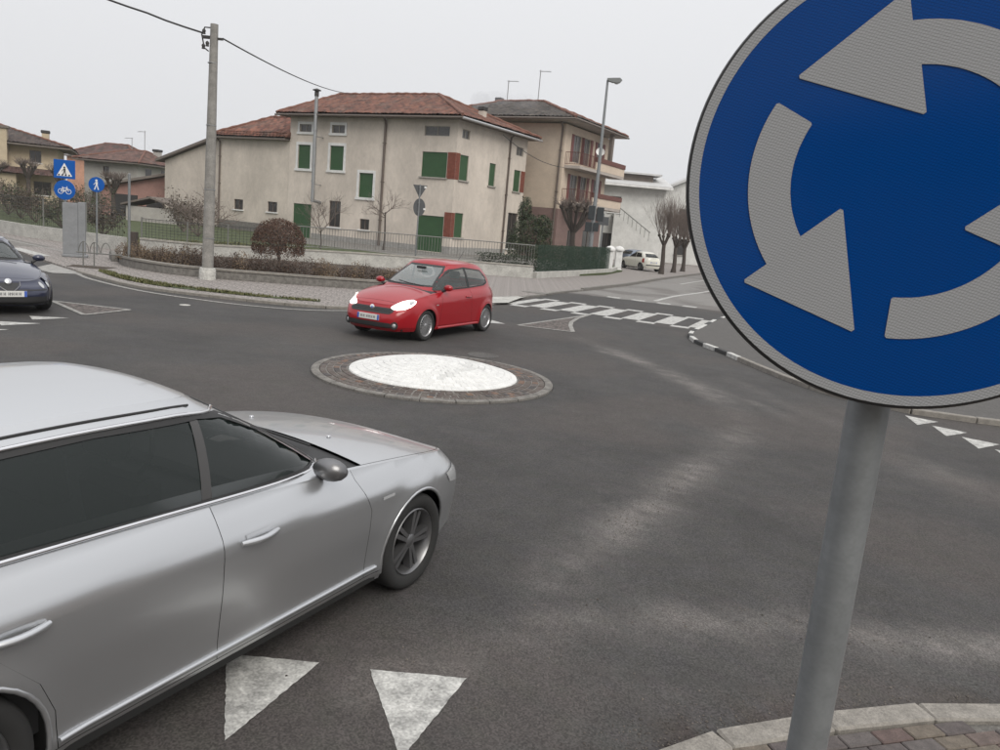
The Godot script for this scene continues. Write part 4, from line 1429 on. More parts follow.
func build_left_houses():
	var br := Color(0.10, 0.068, 0.058)
	var br2 := Color(0.075, 0.055, 0.05)
	var h := plain_house("yellow_house", "cream yellow house with dark brown roof and reddish porch roof behind the fence", Vector3(-62.25, 0.1, -71.08), 0.45, 19.0, 9.0, 5.75,
		[[16.6, 4.2, 1.0, 1.15], [16.9, 1.15, 1.5, 1.3], [6.0, 3.9, 1.3, 1.4]], M.wall_yellow, 3.0, 13.2, 7.7, br, br2, 1.3)
	# lower storey projection with porch roof, pale pilaster, chimney
	var st := mb()
	box(st, Vector3(-2, -0.1, 0.02), Vector3(15.6, 2.95, 1.5))
	put(st, "lower_wall", M.wall_yellow, h)
	st = mb()
	box(st, Vector3(15.605, -0.1, 0.02), Vector3(18.9, 0.9, 0.5))
	put(st, "low_wall", M.wall_yellow, h)
	st = mb()
	box(st, Vector3(-2, 3.64, 0.02), Vector3(18.95, 4.1, 0.22))
	put(st, "string_course", M.wall_yellow, h)
	roof_plane(h, [Vector3(-2.5, 2.98, 2.0), Vector3(19.4, 2.98, 2.0), Vector3(19.4, 3.62, 0.03), Vector3(-2.5, 3.62, 0.03)], Color(0.16, 0.085, 0.075), Color(0.12, 0.07, 0.065), "porch_roof")
	st = mb()
	box(st, Vector3(12.4, 3.7, 0.225), Vector3(14.9, 7.05, 1.35))
	put(st, "pilaster", M.wall_yellow, h)
	st = mb()
	box(st, Vector3(12.2, 7.06, 0.0), Vector3(15.1, 7.28, 1.5))
	put(st, "pilaster_cap", M.soffit, h)
	chimney(h, Vector3(17.9, 6.35, -1.2), 0.62, 0.75, M.wall_yellow)
	var h2 := plain_house("grey_house", "grey rendered house with low reddish brown roof behind bare garden trees", Vector3(-50.35, 0.1, -93.9), -0.25, 7.3, 9.0, 5.4,
		[[2.6, 3.7, 0.85, 1.2], [1.0, 0.8, 1.1, 1.5]], M.wall_grey, 2.6, 4.7, 7.1, Color(0.20, 0.098, 0.075), Color(0.155, 0.078, 0.062), 0.9)
	var RF := Face.new(Vector3(7.31, 0, 0), Vector3(0, 0, -1), Vector3(1, 0, 0))
	for q in [[1.3, 3.9], [4.0, 3.9]]:
		var w := sub("window", h2)
		st = mb()
		fbox(st, RF, q[0], q[1], q[0] + 1.0, q[1] + 1.1, 0.0, 0.03)
		put(st, "pane", M.dark_pane, w)
		st = mb()
		fbox(st, RF, q[0] - 0.1, q[1] - 0.12, q[0] + 1.1, q[1] - 0.005, 0.0, 0.1)
		put(st, "sill", M.trim_white, w)
	antenna(h2, Vector3(2.8, 7.1, -4.5), 1.5)
	antenna(h2, Vector3(4.6, 7.1, -4.5), 2.4)
	chimney(h2, Vector3(5.6, 6.7, -5.5), 0.7, 0.5, M.wall_grey)
	var h3 := plain_house("salmon_house", "salmon coloured house peeping out between the cream and grey houses", Vector3(-58.0, 0.1, -104.0), 0.0, 9.0, 8.0, 6.1, [[3.0, 3.8, 1.2, 1.4]], M.wall_salmon, 3.0, 6.0, 8.2, Color(0.16, 0.07, 0.06), br, 0.6)
	# pink garage with a sloping roof edge
	var g := thing("pink_garage", "low pinkish garage with dark sloping roof edge behind the garden fence", "garage", Vector3(-37.2, 0.1, -72.0), 0.0)
	st = mb()
	prism(st, P([0, -0.1, 8.0, -0.1, 8.0, 4.35, 0.0, 2.45]), -5.0, 0.0)
	put(st, "wall", M.wall_pink, g)
	st = mb()
	prism(st, P([-0.6, 2.35, 8.4, 4.5, 8.4, 4.72, -0.6, 2.57]), -5.4, 0.5)
	put(st, "roof", M.soffit, g)
	for x in [1.2, 4.2]:
		st = mb()
		box(st, Vector3(x, 0.0, 0.0), Vector3(x + 2.2, 2.0, 0.03))
		put(st, "door", M.iron_dark, g)
	# low building between the wing and the grey house
	var lo := thing("garden_shed", "small grey shed under a dark roof behind the bare shrub", "shed", Vector3(-30.5, 0.1, -63.0), 0.0)
	st = mb()
	box(st, Vector3(0, -0.1, -3), Vector3(4.0, 1.2, 0))
	put(st, "wall", M.wall_grey, lo)
	st = mb()
	prism(st, P([-0.3, 1.22, 2.0, 1.9, 4.3, 1.22, 4.3, 1.36, 2.0, 2.04, -0.3, 1.36]), -3.3, 0.3)
	put(st, "roof", M.soffit, lo)

# ---------------------------------------------------------------- walls, fences, street furniture
func wall_run(parent: Node, line: Array, w: float, y0: float, y1: float, m: Material, called: String, cope: Material = null):
	var st := mb()
	slab(st, strip_poly(line, -w / 2, w / 2), y1, y0)
	var o := put(st, called, m, parent)
	if cope:
		st = mb()
		slab(st, strip_poly(line, -w / 2 - 0.03, w / 2 + 0.03), y1 + 0.06, y1 + 0.002)
		put(st, "coping", cope, o)
	return o

func build_boundary_walls():
	# white concrete garden wall, in two runs with a rusty post between
	var L1 := smooth(V([-34, -46, -23.4, -36.3, -18.9, -33.6, -15.4, -31.7]), 3)
	var L2 := smooth(V([-14.6, -31.45, -13.2, -31.2, -11.75, -31.5, -9.1, -33.8, -5.15, -36.45, 1.1, -38.1]), 5)
	var w1 := thing("garden_wall", "pale concrete garden wall carrying a wire fence, beside the cycle path", "wall")
	wall_run(w1, L1, 0.22, 0.0, 0.60, M.concrete_pale, "wall_body")
	wire_fence(w1, L1, 0.60, 1.15)
	var w2 := thing("garden_wall", "pale concrete garden wall curving behind the planter and the red car", "wall")
	wall_run(w2, L2, 0.22, 0.0, 0.60, M.concrete_pale, "wall_body", M.stone_sill)
	wire_fence(w2, L2.slice(0, 15), 0.66, 0.75)
	# iron railing with separate bars in front of the house
	var rl := sub("railing", w2)
	var seg := L2.slice(14)
	for i in seg.size() - 1:
		var a := Vector3(seg[i].x, 0.66, seg[i].y)
		var b := Vector3(seg[i + 1].x, 0.66, seg[i + 1].y)
		railing(rl, a, b, 0.95, 0.125, M.iron, "bar", 0.018)
	var st := mb()
	box(st, Vector3(-15.1, 0, -31.7), Vector3(-14.85, 0.85, -31.45))
	tag(put(st, "gate_post", M.bark), "short brown post in the gap of the garden wall", "post")
	# step of the wall towards the hedge
	var w3 := thing("garden_wall", "low concrete wall below the netted hedge by the gate pillars", "wall")
	wall_run(w3, V([1.22, -38.2, 4.0, -44.4, 6.3, -50.0, 7.1, -53.6]), 0.22, 0.0, 0.36, M.concrete_pale, "wall_body")
	# planter with dark bushes
	var pl := smooth(V([-13.2, -27.0, -12.2, -25.3, -10.5, -24.15, -8.8, -23.95, -6.4, -24.4, -5.0, -24.7, -3.7, -25.2, -2.3, -26.4]), 4)
	var pw := thing("planter", "long low mossy stone planter along the pavement", "planter")
	wall_run(pw, pl, 0.20, 0.0, 0.31, M.concrete_old, "front_wall", M.kerb)
	var bed := PackedVector2Array(pl)
	bed.append_array(P([-3.2, -30.0, -6.0, -33.0, -9.0, -32.0, -11.5, -30.6, -13.6, -29.8, -13.9, -27.5]))
	sheet("soil_bed", bed, 0.25, M.soil, pw)
	wall_run(pw, V([-13.2, -26.5, -13.9, -27.7, -13.6, -29.8]), 0.18, 0.0, 0.31, M.concrete_old, "end_wall")

func wire_fence(parent: Node, line: Array, y: float, hh: float):
	var fn := sub("wire_fence", parent)
	var st := mb()
	for i in line.size() - 1:
		var a := Vector3(line[i].x, y, line[i].y)
		var b := Vector3(line[i + 1].x, y, line[i + 1].y)
		var l := a.distance_to(b)
		var n := int(l / 0.13)
		for k in n:
			var p := a.lerp(b, float(k) / n)
			tube(st, [p, p + Vector3.UP * hh], [0.008], 3, false)
		for k in 7: tube(st, [a + Vector3.UP * (hh * (k + 0.5) / 7.0), b + Vector3.UP * (hh * (k + 0.5) / 7.0)], [0.008], 3, false)
		tube(st, [a + Vector3.UP * hh, b + Vector3.UP * hh], [0.012], 5, false)
	tag(put(st, "wire_mesh", M.wire, fn), "", "", "", "stuff")
	var pm := CylinderMesh.new()
	pm.top_radius = 0.03; pm.bottom_radius = 0.03; pm.height = hh + 0.1; pm.radial_segments = 8
	var acc := 0.0
	for i in line.size() - 1:
		acc += line[i].distance_to(line[i + 1])
		if acc > 1.9 or i == 0:
			acc = 0.0
			mi("fence_post", pm, M.iron, fn, Transform3D(Basis.IDENTITY, Vector3(line[i].x, y + hh / 2, line[i].y)))

func disc(st: SurfaceTool, r: float, z0: float, z1: float, xf := Transform3D.IDENTITY, n := 40):
	var p := PackedVector2Array()
	for k in n: p.append(Vector2(cos(TAU * k / n), sin(TAU * k / n)) * r)
	prism(st, p, z0, z1, xf)

func build_left_street_things():
	# utility pole
	var up := thing("utility_pole", "tall round concrete utility pole with cable brackets and white painted foot", "pole", Vector3(-8.92, PAV, -23.45))
	var st := mb()
	tube(st, [Vector3(0, 0, 0), Vector3(0.02, 3.5, 0), Vector3(0.05, 7.15, 0)], [0.165, 0.14, 0.105], 16)
	put(st, "shaft", M.pole_concrete, up)
	st = mb()
	lathe(st, [Vector2(0.24, 0.0), Vector2(0.235, 0.28), Vector2(0.21, 0.34), Vector2(0.165, 0.345)], 16)
	put(st, "foot", M.white_base, up)
	st = mb()
	box(st, Vector3(-0.28, 6.75, -0.04), Vector3(0.0, 6.83, 0.04))
	tube(st, [Vector3(-0.05, 7.05, 0), Vector3(-0.22, 7.05, 0), Vector3(-0.30, 6.85, 0), Vector3(-0.22, 6.5, 0), Vector3(-0.10, 6.42, 0)], [0.02], 6)
	box(st, Vector3(0.0, 6.74, -0.03), Vector3(0.3, 6.80, 0.03))
	put(st, "bracket", M.iron_dark, up)
	for p in [Vector3(-0.24, 6.95, 0), Vector3(-0.24, 6.55, 0.02), Vector3(-0.12, 6.62, 0.05)]:
		st = mb()
		lathe(st, [Vector2(0.0, -0.09), Vector2(0.05, -0.08), Vector2(0.04, -0.03), Vector2(0.055, 0.0), Vector2(0.04, 0.04), Vector2(0.0, 0.07)], 10, Transform3D(Basis.IDENTITY, p))
		put(st, "insulator", M.iron_dark, up)
	st = mb()
	for yy in [1.2, 2.6, 4.4, 6.1]: tube(st, [Vector3(0.02, yy, 0), Vector3(0.02, yy + 0.02, 0)], [0.17 - yy * 0.006], 16)
	put(st, "strap", M.zinc, up)
	# dark totem with a bluish side and the blue signs behind it
	var cb := thing("totem_cabinet", "tall grey street cabinet on the pavement corner", "cabinet", Vector3(-14.75, PAV, -26.9), 0.42)
	st = mb()
	box(st, Vector3(-0.36, 0.10, -0.14), Vector3(0.10, 1.80, 0.14), Transform3D.IDENTITY, 0.01)
	put(st, "body", M.cabinet_paint, cb)
	st = mb()
	box(st, Vector3(0.102, 0.10, -0.15), Vector3(0.32, 1.84, 0.15), Transform3D.IDENTITY, 0.01)
	put(st, "side_post", M.cabinet_paint, cb)
	st = mb()
	box(st, Vector3(-0.38, 0.0, -0.18), Vector3(0.38, 0.10, 0.18), Transform3D.IDENTITY, 0.02)
	put(st, "base", M.cabinet_paint, cb)
	# crossing and cycle signs on one post behind the cabinet
	var sp := thing("crossing_sign", "blue square pedestrian crossing sign above a round cycle track sign", "road sign", Vector3(-15.45, PAV, -27.55), 0.30)
	st = mb()
	tube(st, [Vector3(0, 0, -0.05), Vector3(0, 3.2, -0.05)], [0.03], 10)
	put(st, "post", M.galvanised, sp)
	st = mb()
	box(st, Vector3(-0.33, 2.58, -0.02), Vector3(0.33, 3.20, 0.0), Transform3D.IDENTITY, 0.006)
	var sq := put(st, "square_plate", M.sign_blue, sp)
	st = mb()
	prism(st, P([-0.24, 2.66, 0.24, 2.66, 0.0, 3.10]), 0.001, 0.004)
	put(st, "white_triangle", M.sign_white, sq)
	st = mb()
	walker(st, Vector2(0.0, 2.68), 0.30, 0.005, 0.007)
	for k in 4: prism(st, P([-0.2 + k * 0.105, 2.67, -0.15 + k * 0.105, 2.67, -0.14 + k * 0.105, 2.72, -0.19 + k * 0.105, 2.72]), 0.005, 0.006)
	put(st, "pedestrian_symbol", M.black_rim, sq)
	st = mb()
	disc(st, 0.33, -0.02, 0.0, Transform3D(Basis.IDENTITY, Vector3(0, 2.20, 0)))
	var rd := put(st, "round_plate", M.sign_blue, sp)
	st = mb()
	bicycle_symbol(st, Vector3(0, 2.19, 0.004), 0.22)
	put(st, "bicycle_symbol", M.sign_white, rd)
	var sp2 := thing("footpath_sign", "small round blue footpath sign with a white walking figure", "road sign", Vector3(-14.9, PAV, -28.6), 0.30)
	st = mb()
	tube(st, [Vector3(0, 0, -0.04), Vector3(0, 2.75, -0.04)], [0.03], 10)
	put(st, "post", M.galvanised, sp2)
	st = mb()
	disc(st, 0.26, -0.012, 0.0, Transform3D(Basis.IDENTITY, Vector3(0, 2.48, 0)))
	put(st, "round_plate", M.sign_blue, sp2)
	st = mb()
	walker(st, Vector2(0.0, 2.30), 0.36, 0.001, 0.004)
	put(st, "walker_symbol", M.sign_white, sp2)
	# thin grey post
	var tp := thing("thin_post", "thin bare grey metal post at the end of the planter", "post", Vector3(-12.05, PAV, -25.1))
	st = mb()
	tube(st, [Vector3.ZERO, Vector3(0, 2.85, 0)], [0.04], 10)
	put(st, "tube", M.galvanised, tp)
	st = mb()
	lathe(st, [Vector2(0.042, 0.0), Vector2(0.048, 0.02), Vector2(0.0, 0.06)], 10, Transform3D(Basis.IDENTITY, Vector3(0, 2.85, 0)))
	put(st, "cap", M.cabinet_paint, tp)
	# bicycle stand: hoops on two legs
	var bs := thing("bicycle_stand", "small grey metal bicycle stand with wheel hoops beside the planter", "bicycle stand", Vector3(-12.7, PAV, -23.9), 0.1)
	bs.scale = Vector3(0.72, 0.78, 0.72)
	for x in [-0.22, 0.22]:
		st = mb()
		tube(st, [Vector3(x, 0, 0), Vector3(x, 0.95, 0)], [0.028], 8)
		put(st, "leg", M.iron, bs)
	st = mb()
	tube(st, [Vector3(-0.5, 0.55, 0), Vector3(1.35, 0.55, 0)], [0.025], 8)
	put(st, "crossbar", M.iron, bs)
	for k in 3:
		st = mb()
		var pts := []
		for j in 13:
			var a := PI * j / 12.0
			pts.append(Vector3(-0.2 + k * 0.45 + cos(a) * 0.20, 0.55 + sin(a) * 0.42, 0))
		tube(st, pts, [0.018], 6)
		put(st, "hoop", M.iron, bs)
	st = mb()
	slab(st, P([-0.8, -0.5, 0.9, -0.6, 0.8, 0.6, -0.7, 0.5]), 0.01)
	put(st, "earth_patch", M.soil, bs)
	# backs of give-way and round signs
	var gb := thing("give_way_sign", "back of a give-way triangle sign over the back of a round sign", "road sign", Vector3(-4.42, 0.16, -37.05), 0.12)
	st = mb()
	tube(st, [Vector3(0, 0, 0), Vector3(0, 3.75, 0)], [0.035], 10)
	put(st, "post", M.galvanised, gb)
	st = mb()
	prism(st, P([-0.33, 3.72, 0.33, 3.72, 0.0, 3.12]), -0.07, -0.045)
	put(st, "triangle_plate", M.sign_back, gb)
	st = mb()
	disc(st, 0.32, -0.07, -0.045, Transform3D(Basis.IDENTITY.scaled(Vector3(0.85, 1.25, 1)), Vector3(0.02, 2.72, 0)))
	put(st, "round_plate", M.sign_back, gb)
	st = mb()
	for v in [[0.19, 3.60], [0.21, 2.62]]: box(st, Vector3(v[0], v[1], -0.044), Vector3(v[0] + 0.10, v[1] + 0.08, -0.042))
	put(st, "sticker", M.sign_white, gb)
	st = mb()
	for yy in [3.25, 3.6, 2.5, 2.9]: box(st, Vector3(-0.05, yy, -0.044), Vector3(0.05, yy + 0.04, 0.04))
	put(st, "clamp", M.galvanised, gb)

func walker(st: SurfaceTool, o: Vector2, h: float, z0: float, z1: float):
	disc(st, h * 0.11, z0, z1, Transform3D(Basis.IDENTITY, Vector3(o.x, o.y + h * 0.89, 0)), 12)
	var q := [[-0.07, 0.42, 0.10, 0.42, 0.12, 0.76, -0.08, 0.76], [0.01, 0.44, 0.10, 0.44, 0.22, 0.0, 0.12, 0.0], [-0.07, 0.44, 0.02, 0.44, -0.13, 0.0, -0.23, 0.0], [0.09, 0.74, 0.12, 0.66, 0.28, 0.46, 0.24, 0.44], [-0.07, 0.74, -0.08, 0.66, -0.24, 0.44, -0.28, 0.48]]
	for a in q:
		var p := P(a)
		for i in p.size(): p[i] = o + p[i] * h
		prism(st, p, z0, z1)

func bicycle_symbol(st: SurfaceTool, c: Vector3, s: float):
	for dx in [-0.55, 0.55]:
		var pts := []
		for k in 17: pts.append(c + Vector3(dx * s + cos(TAU * k / 16) * 0.36 * s, -0.2 * s + sin(TAU * k / 16) * 0.36 * s, 0))
		tube(st, pts, [0.011], 5, false)
	var a := c + Vector3(-0.55, -0.2, 0) * s
	var b := c + Vector3(0.55, -0.2, 0) * s
	var m := c + Vector3(0.0, -0.2, 0) * s
	var t1 := c + Vector3(-0.25, 0.35, 0) * s
	var t2 := c + Vector3(0.35, 0.35, 0) * s
	for L in [[a, t1], [t1, m], [m, t2], [t1, t2], [t2, b], [a, m], [t2, c + Vector3(0.3, 0.6, 0) * s], [t1, c + Vector3(-0.32, 0.52, 0) * s]]: tube(st, L, [0.012], 5)

func build_right_street_things():
	# street lamp with sign backs
	var lp := thing("street_lamp", "tall grey street lamp with a single head and dark sign boards on its pole", "street lamp", Vector3(4.66, PAV, -47.6))
	var st := mb()
	tube(st, [Vector3.ZERO, Vector3(0, 1.1, 0), Vector3(-0.02, 6.0, 0), Vector3(-0.06, 11.0, 0)], [0.14, 0.13, 0.10, 0.065], 14)
	put(st, "pole", M.galvanised, lp)
	st = mb()
	var hp := PackedVector2Array([Vector2(-0.08, 10.98), Vector2(0.25, 10.90), Vector2(0.66, 10.92), Vector2(0.76, 11.05), Vector2(0.62, 11.18), Vector2(0.2, 11.14), Vector2(-0.1, 11.10)])
	prism(st, hp, -0.15, 0.15)
	put(st, "lamp_head", M.lamp_grey, lp)
	st = mb()
	lathe(st, [Vector2(0.0, -0.10), Vector2(0.11, -0.07), Vector2(0.15, 0.0)], 14, Transform3D(Basis.IDENTITY, Vector3(0.46, 10.92, 0)))
	put(st, "lens", M.lamp_clear, lp)
	for s in [[-0.36, 3.15, 0.02, 3.95, 0.12], [0.14, 3.10, 0.56, 3.90, -0.05], [-0.46, 2.45, -0.08, 3.0, 0.05], [0.0, 2.48, 0.32, 3.0, 0.14]]:
		st = mb()
		box(st, Vector3(s[0], s[1], s[4]), Vector3(s[2], s[3], s[4] + 0.10), Transform3D.IDENTITY, 0.02)
		put(st, "sign_board", M.box_green, lp)
	st = mb()
	lathe(st, [Vector2(0.24, 0.0), Vector2(0.24, 0.35), Vector2(0.15, 0.5)], 14)
	put(st, "foot", M.concrete_old, lp)
	# second thin pole behind the lamp
	var p2 := thing("slim_pole", "slim grey pole right behind the street lamp by the hedge", "pole", Vector3(5.35, PAV, -48.6))
	st = mb()
	tube(st, [Vector3.ZERO, Vector3(0, 3.6, 0)], [0.05], 8)
	put(st, "tube", M.galvanised, p2)
	st = mb()
	box(st, Vector3(-0.32, 2.9, 0.05), Vector3(0.32, 3.4, 0.08))
	put(st, "plate", M.sign_back, p2)
	# gate pillars
	for k in 2:
		var gp := thing("gate_pillar", "white round-capped gate pillar nearer the street" if k == 1 else "white round-capped gate pillar against the netted hedge", "pillar", [Vector3(6.35, PAV, -51.6), Vector3(7.3, PAV, -54.4)][k], 0.0, "gate pillars at the tan house")
		st = mb()
		box(st, Vector3(-0.22, 0, -0.22), Vector3(0.22, 1.35, 0.22), Transform3D.IDENTITY, 0.02)
		put(st, "shaft", M.trim_white, gp)
		st = mb()
		lathe(st, [Vector2(0.30, 1.35), Vector2(0.34, 1.40), Vector2(0.32, 1.52), Vector2(0.20, 1.64), Vector2(0.0, 1.70)], 16)
		put(st, "cap", M.trim_white, gp)
		st = mb()
		box(st, Vector3(-0.28, 0, -0.28), Vector3(0.28, 0.14, 0.28), Transform3D.IDENTITY, 0.02)
		put(st, "foot", M.trim_white, gp)

func build_wires():
	# cable between pole and house, and off to the upper left
	var top := Vector3(-9.22, 6.95, -23.45)
	var wires := [
		["overhead_cable", "dark overhead cable running from the utility pole towards the beige house roof", Vector3(-8.62, 6.85, -23.45), Vector3(-13.14, 11.07, -62.0), 0.3],
		["overhead_cable", "thick twisted cable rising from the utility pole over the street", top, Vector3(-17.95, 8.7, -15.5), 0.1],
		["overhead_cable", "thin cable from the beige house eave to the tan house wall", Vector3(-1.2, 8.1, -52.6), Vector3(3.45, 7.2, -62.9), 0.4]]
	for w in wires:
		var pts := []
		for k in 25:
			var t := k / 24.0
			var p: Vector3 = w[2].lerp(w[3], t)
			p.y -= w[4] * 4.0 * t * (1.0 - t)
			if w[1].begins_with("thick"): p += Vector3(sin(k * 2.1), cos(k * 2.1), 0) * 0.012
			pts.append(p)
		var st := mb()
		tube(st, pts, [0.022 if not w[1].begins_with("thick") else 0.026], 6)
		tag(put(st, w[0], M.cable), w[1], "cable")

# ---------------------------------------------------------------- plants
func leaf_quad(st: SurfaceTool, p: Vector3, size: float, col: Color, outward: Vector3):
	var n := (outward * 0.6 + Vector3(rng.randf_range(-1, 1), rng.randf_range(-0.6, 1), rng.randf_range(-1, 1))).normalized()
	var u := n.cross(Vector3(rng.randf_range(-1, 1), rng.randf_range(-1, 1), rng.randf_range(-1, 1))).normalized()
	var v := n.cross(u)
	var a := p - u * size * 0.5
	var b := p + v * size * 0.3
	var c := p + u * size * 0.5
	var d := p - v * size * 0.3
	tri(st, a, b, c, n, n, n, col, col, col)
	tri(st, a, c, d, n, n, n, col, col, col)

func branch(st: SurfaceTool, p: Vector3, d: Vector3, l: float, r: float, depth: int, spread: float, up: float, tips: Array, kids := 3, minr := 0.004):
	var pts := [p]
	var q := p
	var dd := d
	for k in 3:
		dd = (dd + Vector3(rng.randf_range(-1, 1), rng.randf_range(-1, 1), rng.randf_range(-1, 1)) * 0.22 + Vector3.UP * up * 0.25).normalized()
		q += dd * l / 3.0
		pts.append(q)
	tube(st, pts, [r, r * 0.86, r * 0.74, max(r * 0.6, minr)], 5 if depth > 1 else 4, false)
	tips.append(q)
	if depth <= 0: return
	for k in kids:
		var t := rng.randf_range(0.35, 1.0)
		var i := int(min(2.0, floor(t * 3.0)))
		var b: Vector3 = pts[i].lerp(pts[i + 1], t * 3.0 - i)
		var nd := (dd + Vector3(rng.randf_range(-1, 1), rng.randf_range(-0.5, 1) , rng.randf_range(-1, 1)) * spread + Vector3.UP * up).normalized()
		branch(st, b, nd, l * rng.randf_range(0.55, 0.85), max(r * 0.55, minr), depth - 1, spread, up, tips, kids, minr)

func trunk(parent: Node, h: float, r0: float, r1: float, lean := Vector3.ZERO):
	var st := mb()
	var pts := []
	var rs := []
	for k in 6:
		var t := k / 5.0
		pts.append(Vector3(sin(t * 5.0) * 0.03, h * t, cos(t * 4.0) * 0.03) + lean * t)
		rs.append(lerp(r0, r1, t) * (1.35 if k == 0 else 1.0))
	tube(st, pts, rs, 9)
	put(st, "trunk", M.bark, parent)
	return pts[-1]

func build_plants():
	# trimmed mushroom-shaped brown shrub in the planter
	var s := thing("topiary_shrub", "mushroom-shaped clipped shrub with dry reddish brown leaves in the planter", "shrub", Vector3(-7.55, 0.40, -25.9))
	trunk(s, 0.62, 0.055, 0.045)
	var st := mb()
	var tips := []
	for k in 16:
		var a := TAU * k / 16.0
		branch(st, Vector3(0, 0.5, 0), Vector3(cos(a), 0.65 + rng.randf() * 0.8, sin(a)).normalized(), 0.55, 0.016, 2, 0.6, 0.1, tips, 3, 0.0035)
	put(st, "branches", M.twig, s)
	st = mb()
	var n := 0
	while n < 13000:
		var v := Vector3(rng.randf_range(-1, 1), rng.randf_range(-1, 1), rng.randf_range(-1, 1))
		if v.length() > 1.0 or v.length() < 0.45: continue
		if v.y < -0.30: continue
		v = v.normalized() * pow(v.length(), 0.5)
		var rr := Vector3(0.86, 0.80, 0.86) * (1.0 + 0.09 * nz.get_noise_3d(v.x * 14.0, v.y * 14.0, v.z * 14.0) + 0.05 * nz2.get_noise_3d(v.x * 40.0, v.y * 40.0, v.z * 40.0))
		var p := Vector3(0, 0.80, 0) + v * rr
		if v.y < 0: p.y += rng.randf_range(-0.16, 0.0)
		n += 1
		if nz2.get_noise_3d(p.x * 25.0, p.y * 25.0, p.z * 25.0) < -0.33: continue
		var k := rng.randf()
		leaf_quad(st, p, rng.randf_range(0.03, 0.06), Color(0.055, 0.034, 0.027).lerp(Color(0.13, 0.075, 0.052), k), v.normalized())
	put(st, "crown", M.dry_leaf, s)
	# row of dark bare bushes in the planter
	for k in 28:
		var t := k / 27.0
		var pl := Vector2(-12.4, -25.5).lerp(Vector2(-3.2, -25.7), t)
		pl.y += 1.0 * sin(PI * clamp(t * 1.05, 0, 1))
		pl += Vector2(rng.randf_range(-0.1, 0.1), rng.randf_range(-0.25, 0.1))
		var hh := rng.randf_range(0.44, 0.66)
		var dark := rng.randf() < 0.7
		var b := thing("planter_bush", "low dark twiggy bush with dry leaves in the stone planter" if dark else "low tan dried bush in the stone planter", "bush", Vector3(pl.x, 0.24, pl.y), 0.0, "bushes in the planter")
		var tw := mb()
		var tp := []
		for j in 13:
			var a := rng.randf() * TAU
			branch(tw, Vector3(rng.randf_range(-0.08, 0.08), 0, rng.randf_range(-0.06, 0.06)), Vector3(cos(a) * 0.8, 1.0, sin(a) * 0.8).normalized(), hh * 0.75, 0.008, 1, 0.7, 0.2, tp, 3, 0.003)
		put(tw, "twigs", M.twig, b)
		var lf := mb()
		for j in 800:
			var a := rng.randf() * TAU
			var r := sqrt(rng.randf()) * 0.34
			var p := Vector3(cos(a) * r, rng.randf_range(0.02, 1.0) * hh * (1.15 - r * r * 5.0), sin(a) * r)
			var c := Color(0.045, 0.032, 0.026).lerp(Color(0.095, 0.062, 0.045), rng.randf())
			if not dark: c = Color(0.12, 0.085, 0.055).lerp(Color(0.19, 0.135, 0.085), rng.randf())
			leaf_quad(lf, p, rng.randf_range(0.03, 0.06), c, Vector3(cos(a), 0.6, sin(a)))
		put(lf, "foliage", M.dry_leaf, b)
	# bare garden trees
	bare_tree("bare_garden_tree", "grey leafless garden tree with drooping twigs in front of the beige lean-to", Vector3(-13.6, 0.16, -35.6), 1.1, 0.08, 0.9, 7, 0.8, 3)
	bare_tree("climbing_tree", "thin leafless tree growing against the beige house wall by the drainpipe", Vector3(-8.2, 0.16, -51.3), 2.4, 0.07, 0.95, 5, 0.8, 3)
	bare_tree("bare_garden_tree", "thin leafless shrub in front of the green house door", Vector3(-11.0, 0.16, -46.0), 1.0, 0.05, 1.1, 6, 0.9, 3)
	# pollarded trees before the cream house
	for a in [[-40.0, -66.0, 2.6, "knobbly pollarded tree before the cream yellow house, beside its dark window"], [-36.5, -64.5, 2.4, "knobbly pollarded tree between the blue signs and the cream house"], [-43.5, -67.0, 2.5, "knobbly pollarded tree before the cream yellow house lower wall"], [-31.0, -62.0, 2.0, "knobbly pollarded tree before the pink garage"]]:
		pollard("pollarded_tree", a[3], Vector3(a[0], 0.16, a[1]), a[2], 0.2, 6, 1.2, 0.13, false)
	pollard("pollarded_tree", "dark knobbly pollarded tree beside the tan balcony house", Vector3(3.75, 0.16, -50.0), 2.3, 0.2, 9, 1.7, 0.15, false)
	# street trees with broom-like twigs
	for a in [[10.6, -56.0, 2.1, "bare street tree with a broom of fine twigs beside the parked cream car"], [12.35, -60.5, 2.0, "bare street tree with a broom of fine twigs, second beyond the cream car"], [13.9, -64.5, 1.9, "bare street tree with a broom of fine twigs, farthest from the cream car"]]:
		pollard("street_tree", a[3], Vector3(a[0], PAV, a[1]), a[2], 0.17, 6, 0.75, 0.12, true)
	# evergreen
	var e := thing("evergreen_tree", "dense dark evergreen shrub beside the beige house and the netted hedge", "tree", Vector3(0.95, 0.16, -47.6))
	trunk(e, 1.4, 0.12, 0.08)
	st = mb()
	tips = []
	for k in 9:
		var a := TAU * k / 9.0
		branch(st, Vector3(0, 0.7, 0), Vector3(cos(a), 1.3, sin(a)).normalized(), 1.2, 0.03, 1, 0.6, 0.2, tips)
	put(st, "limbs", M.bark, e)
	st = mb()
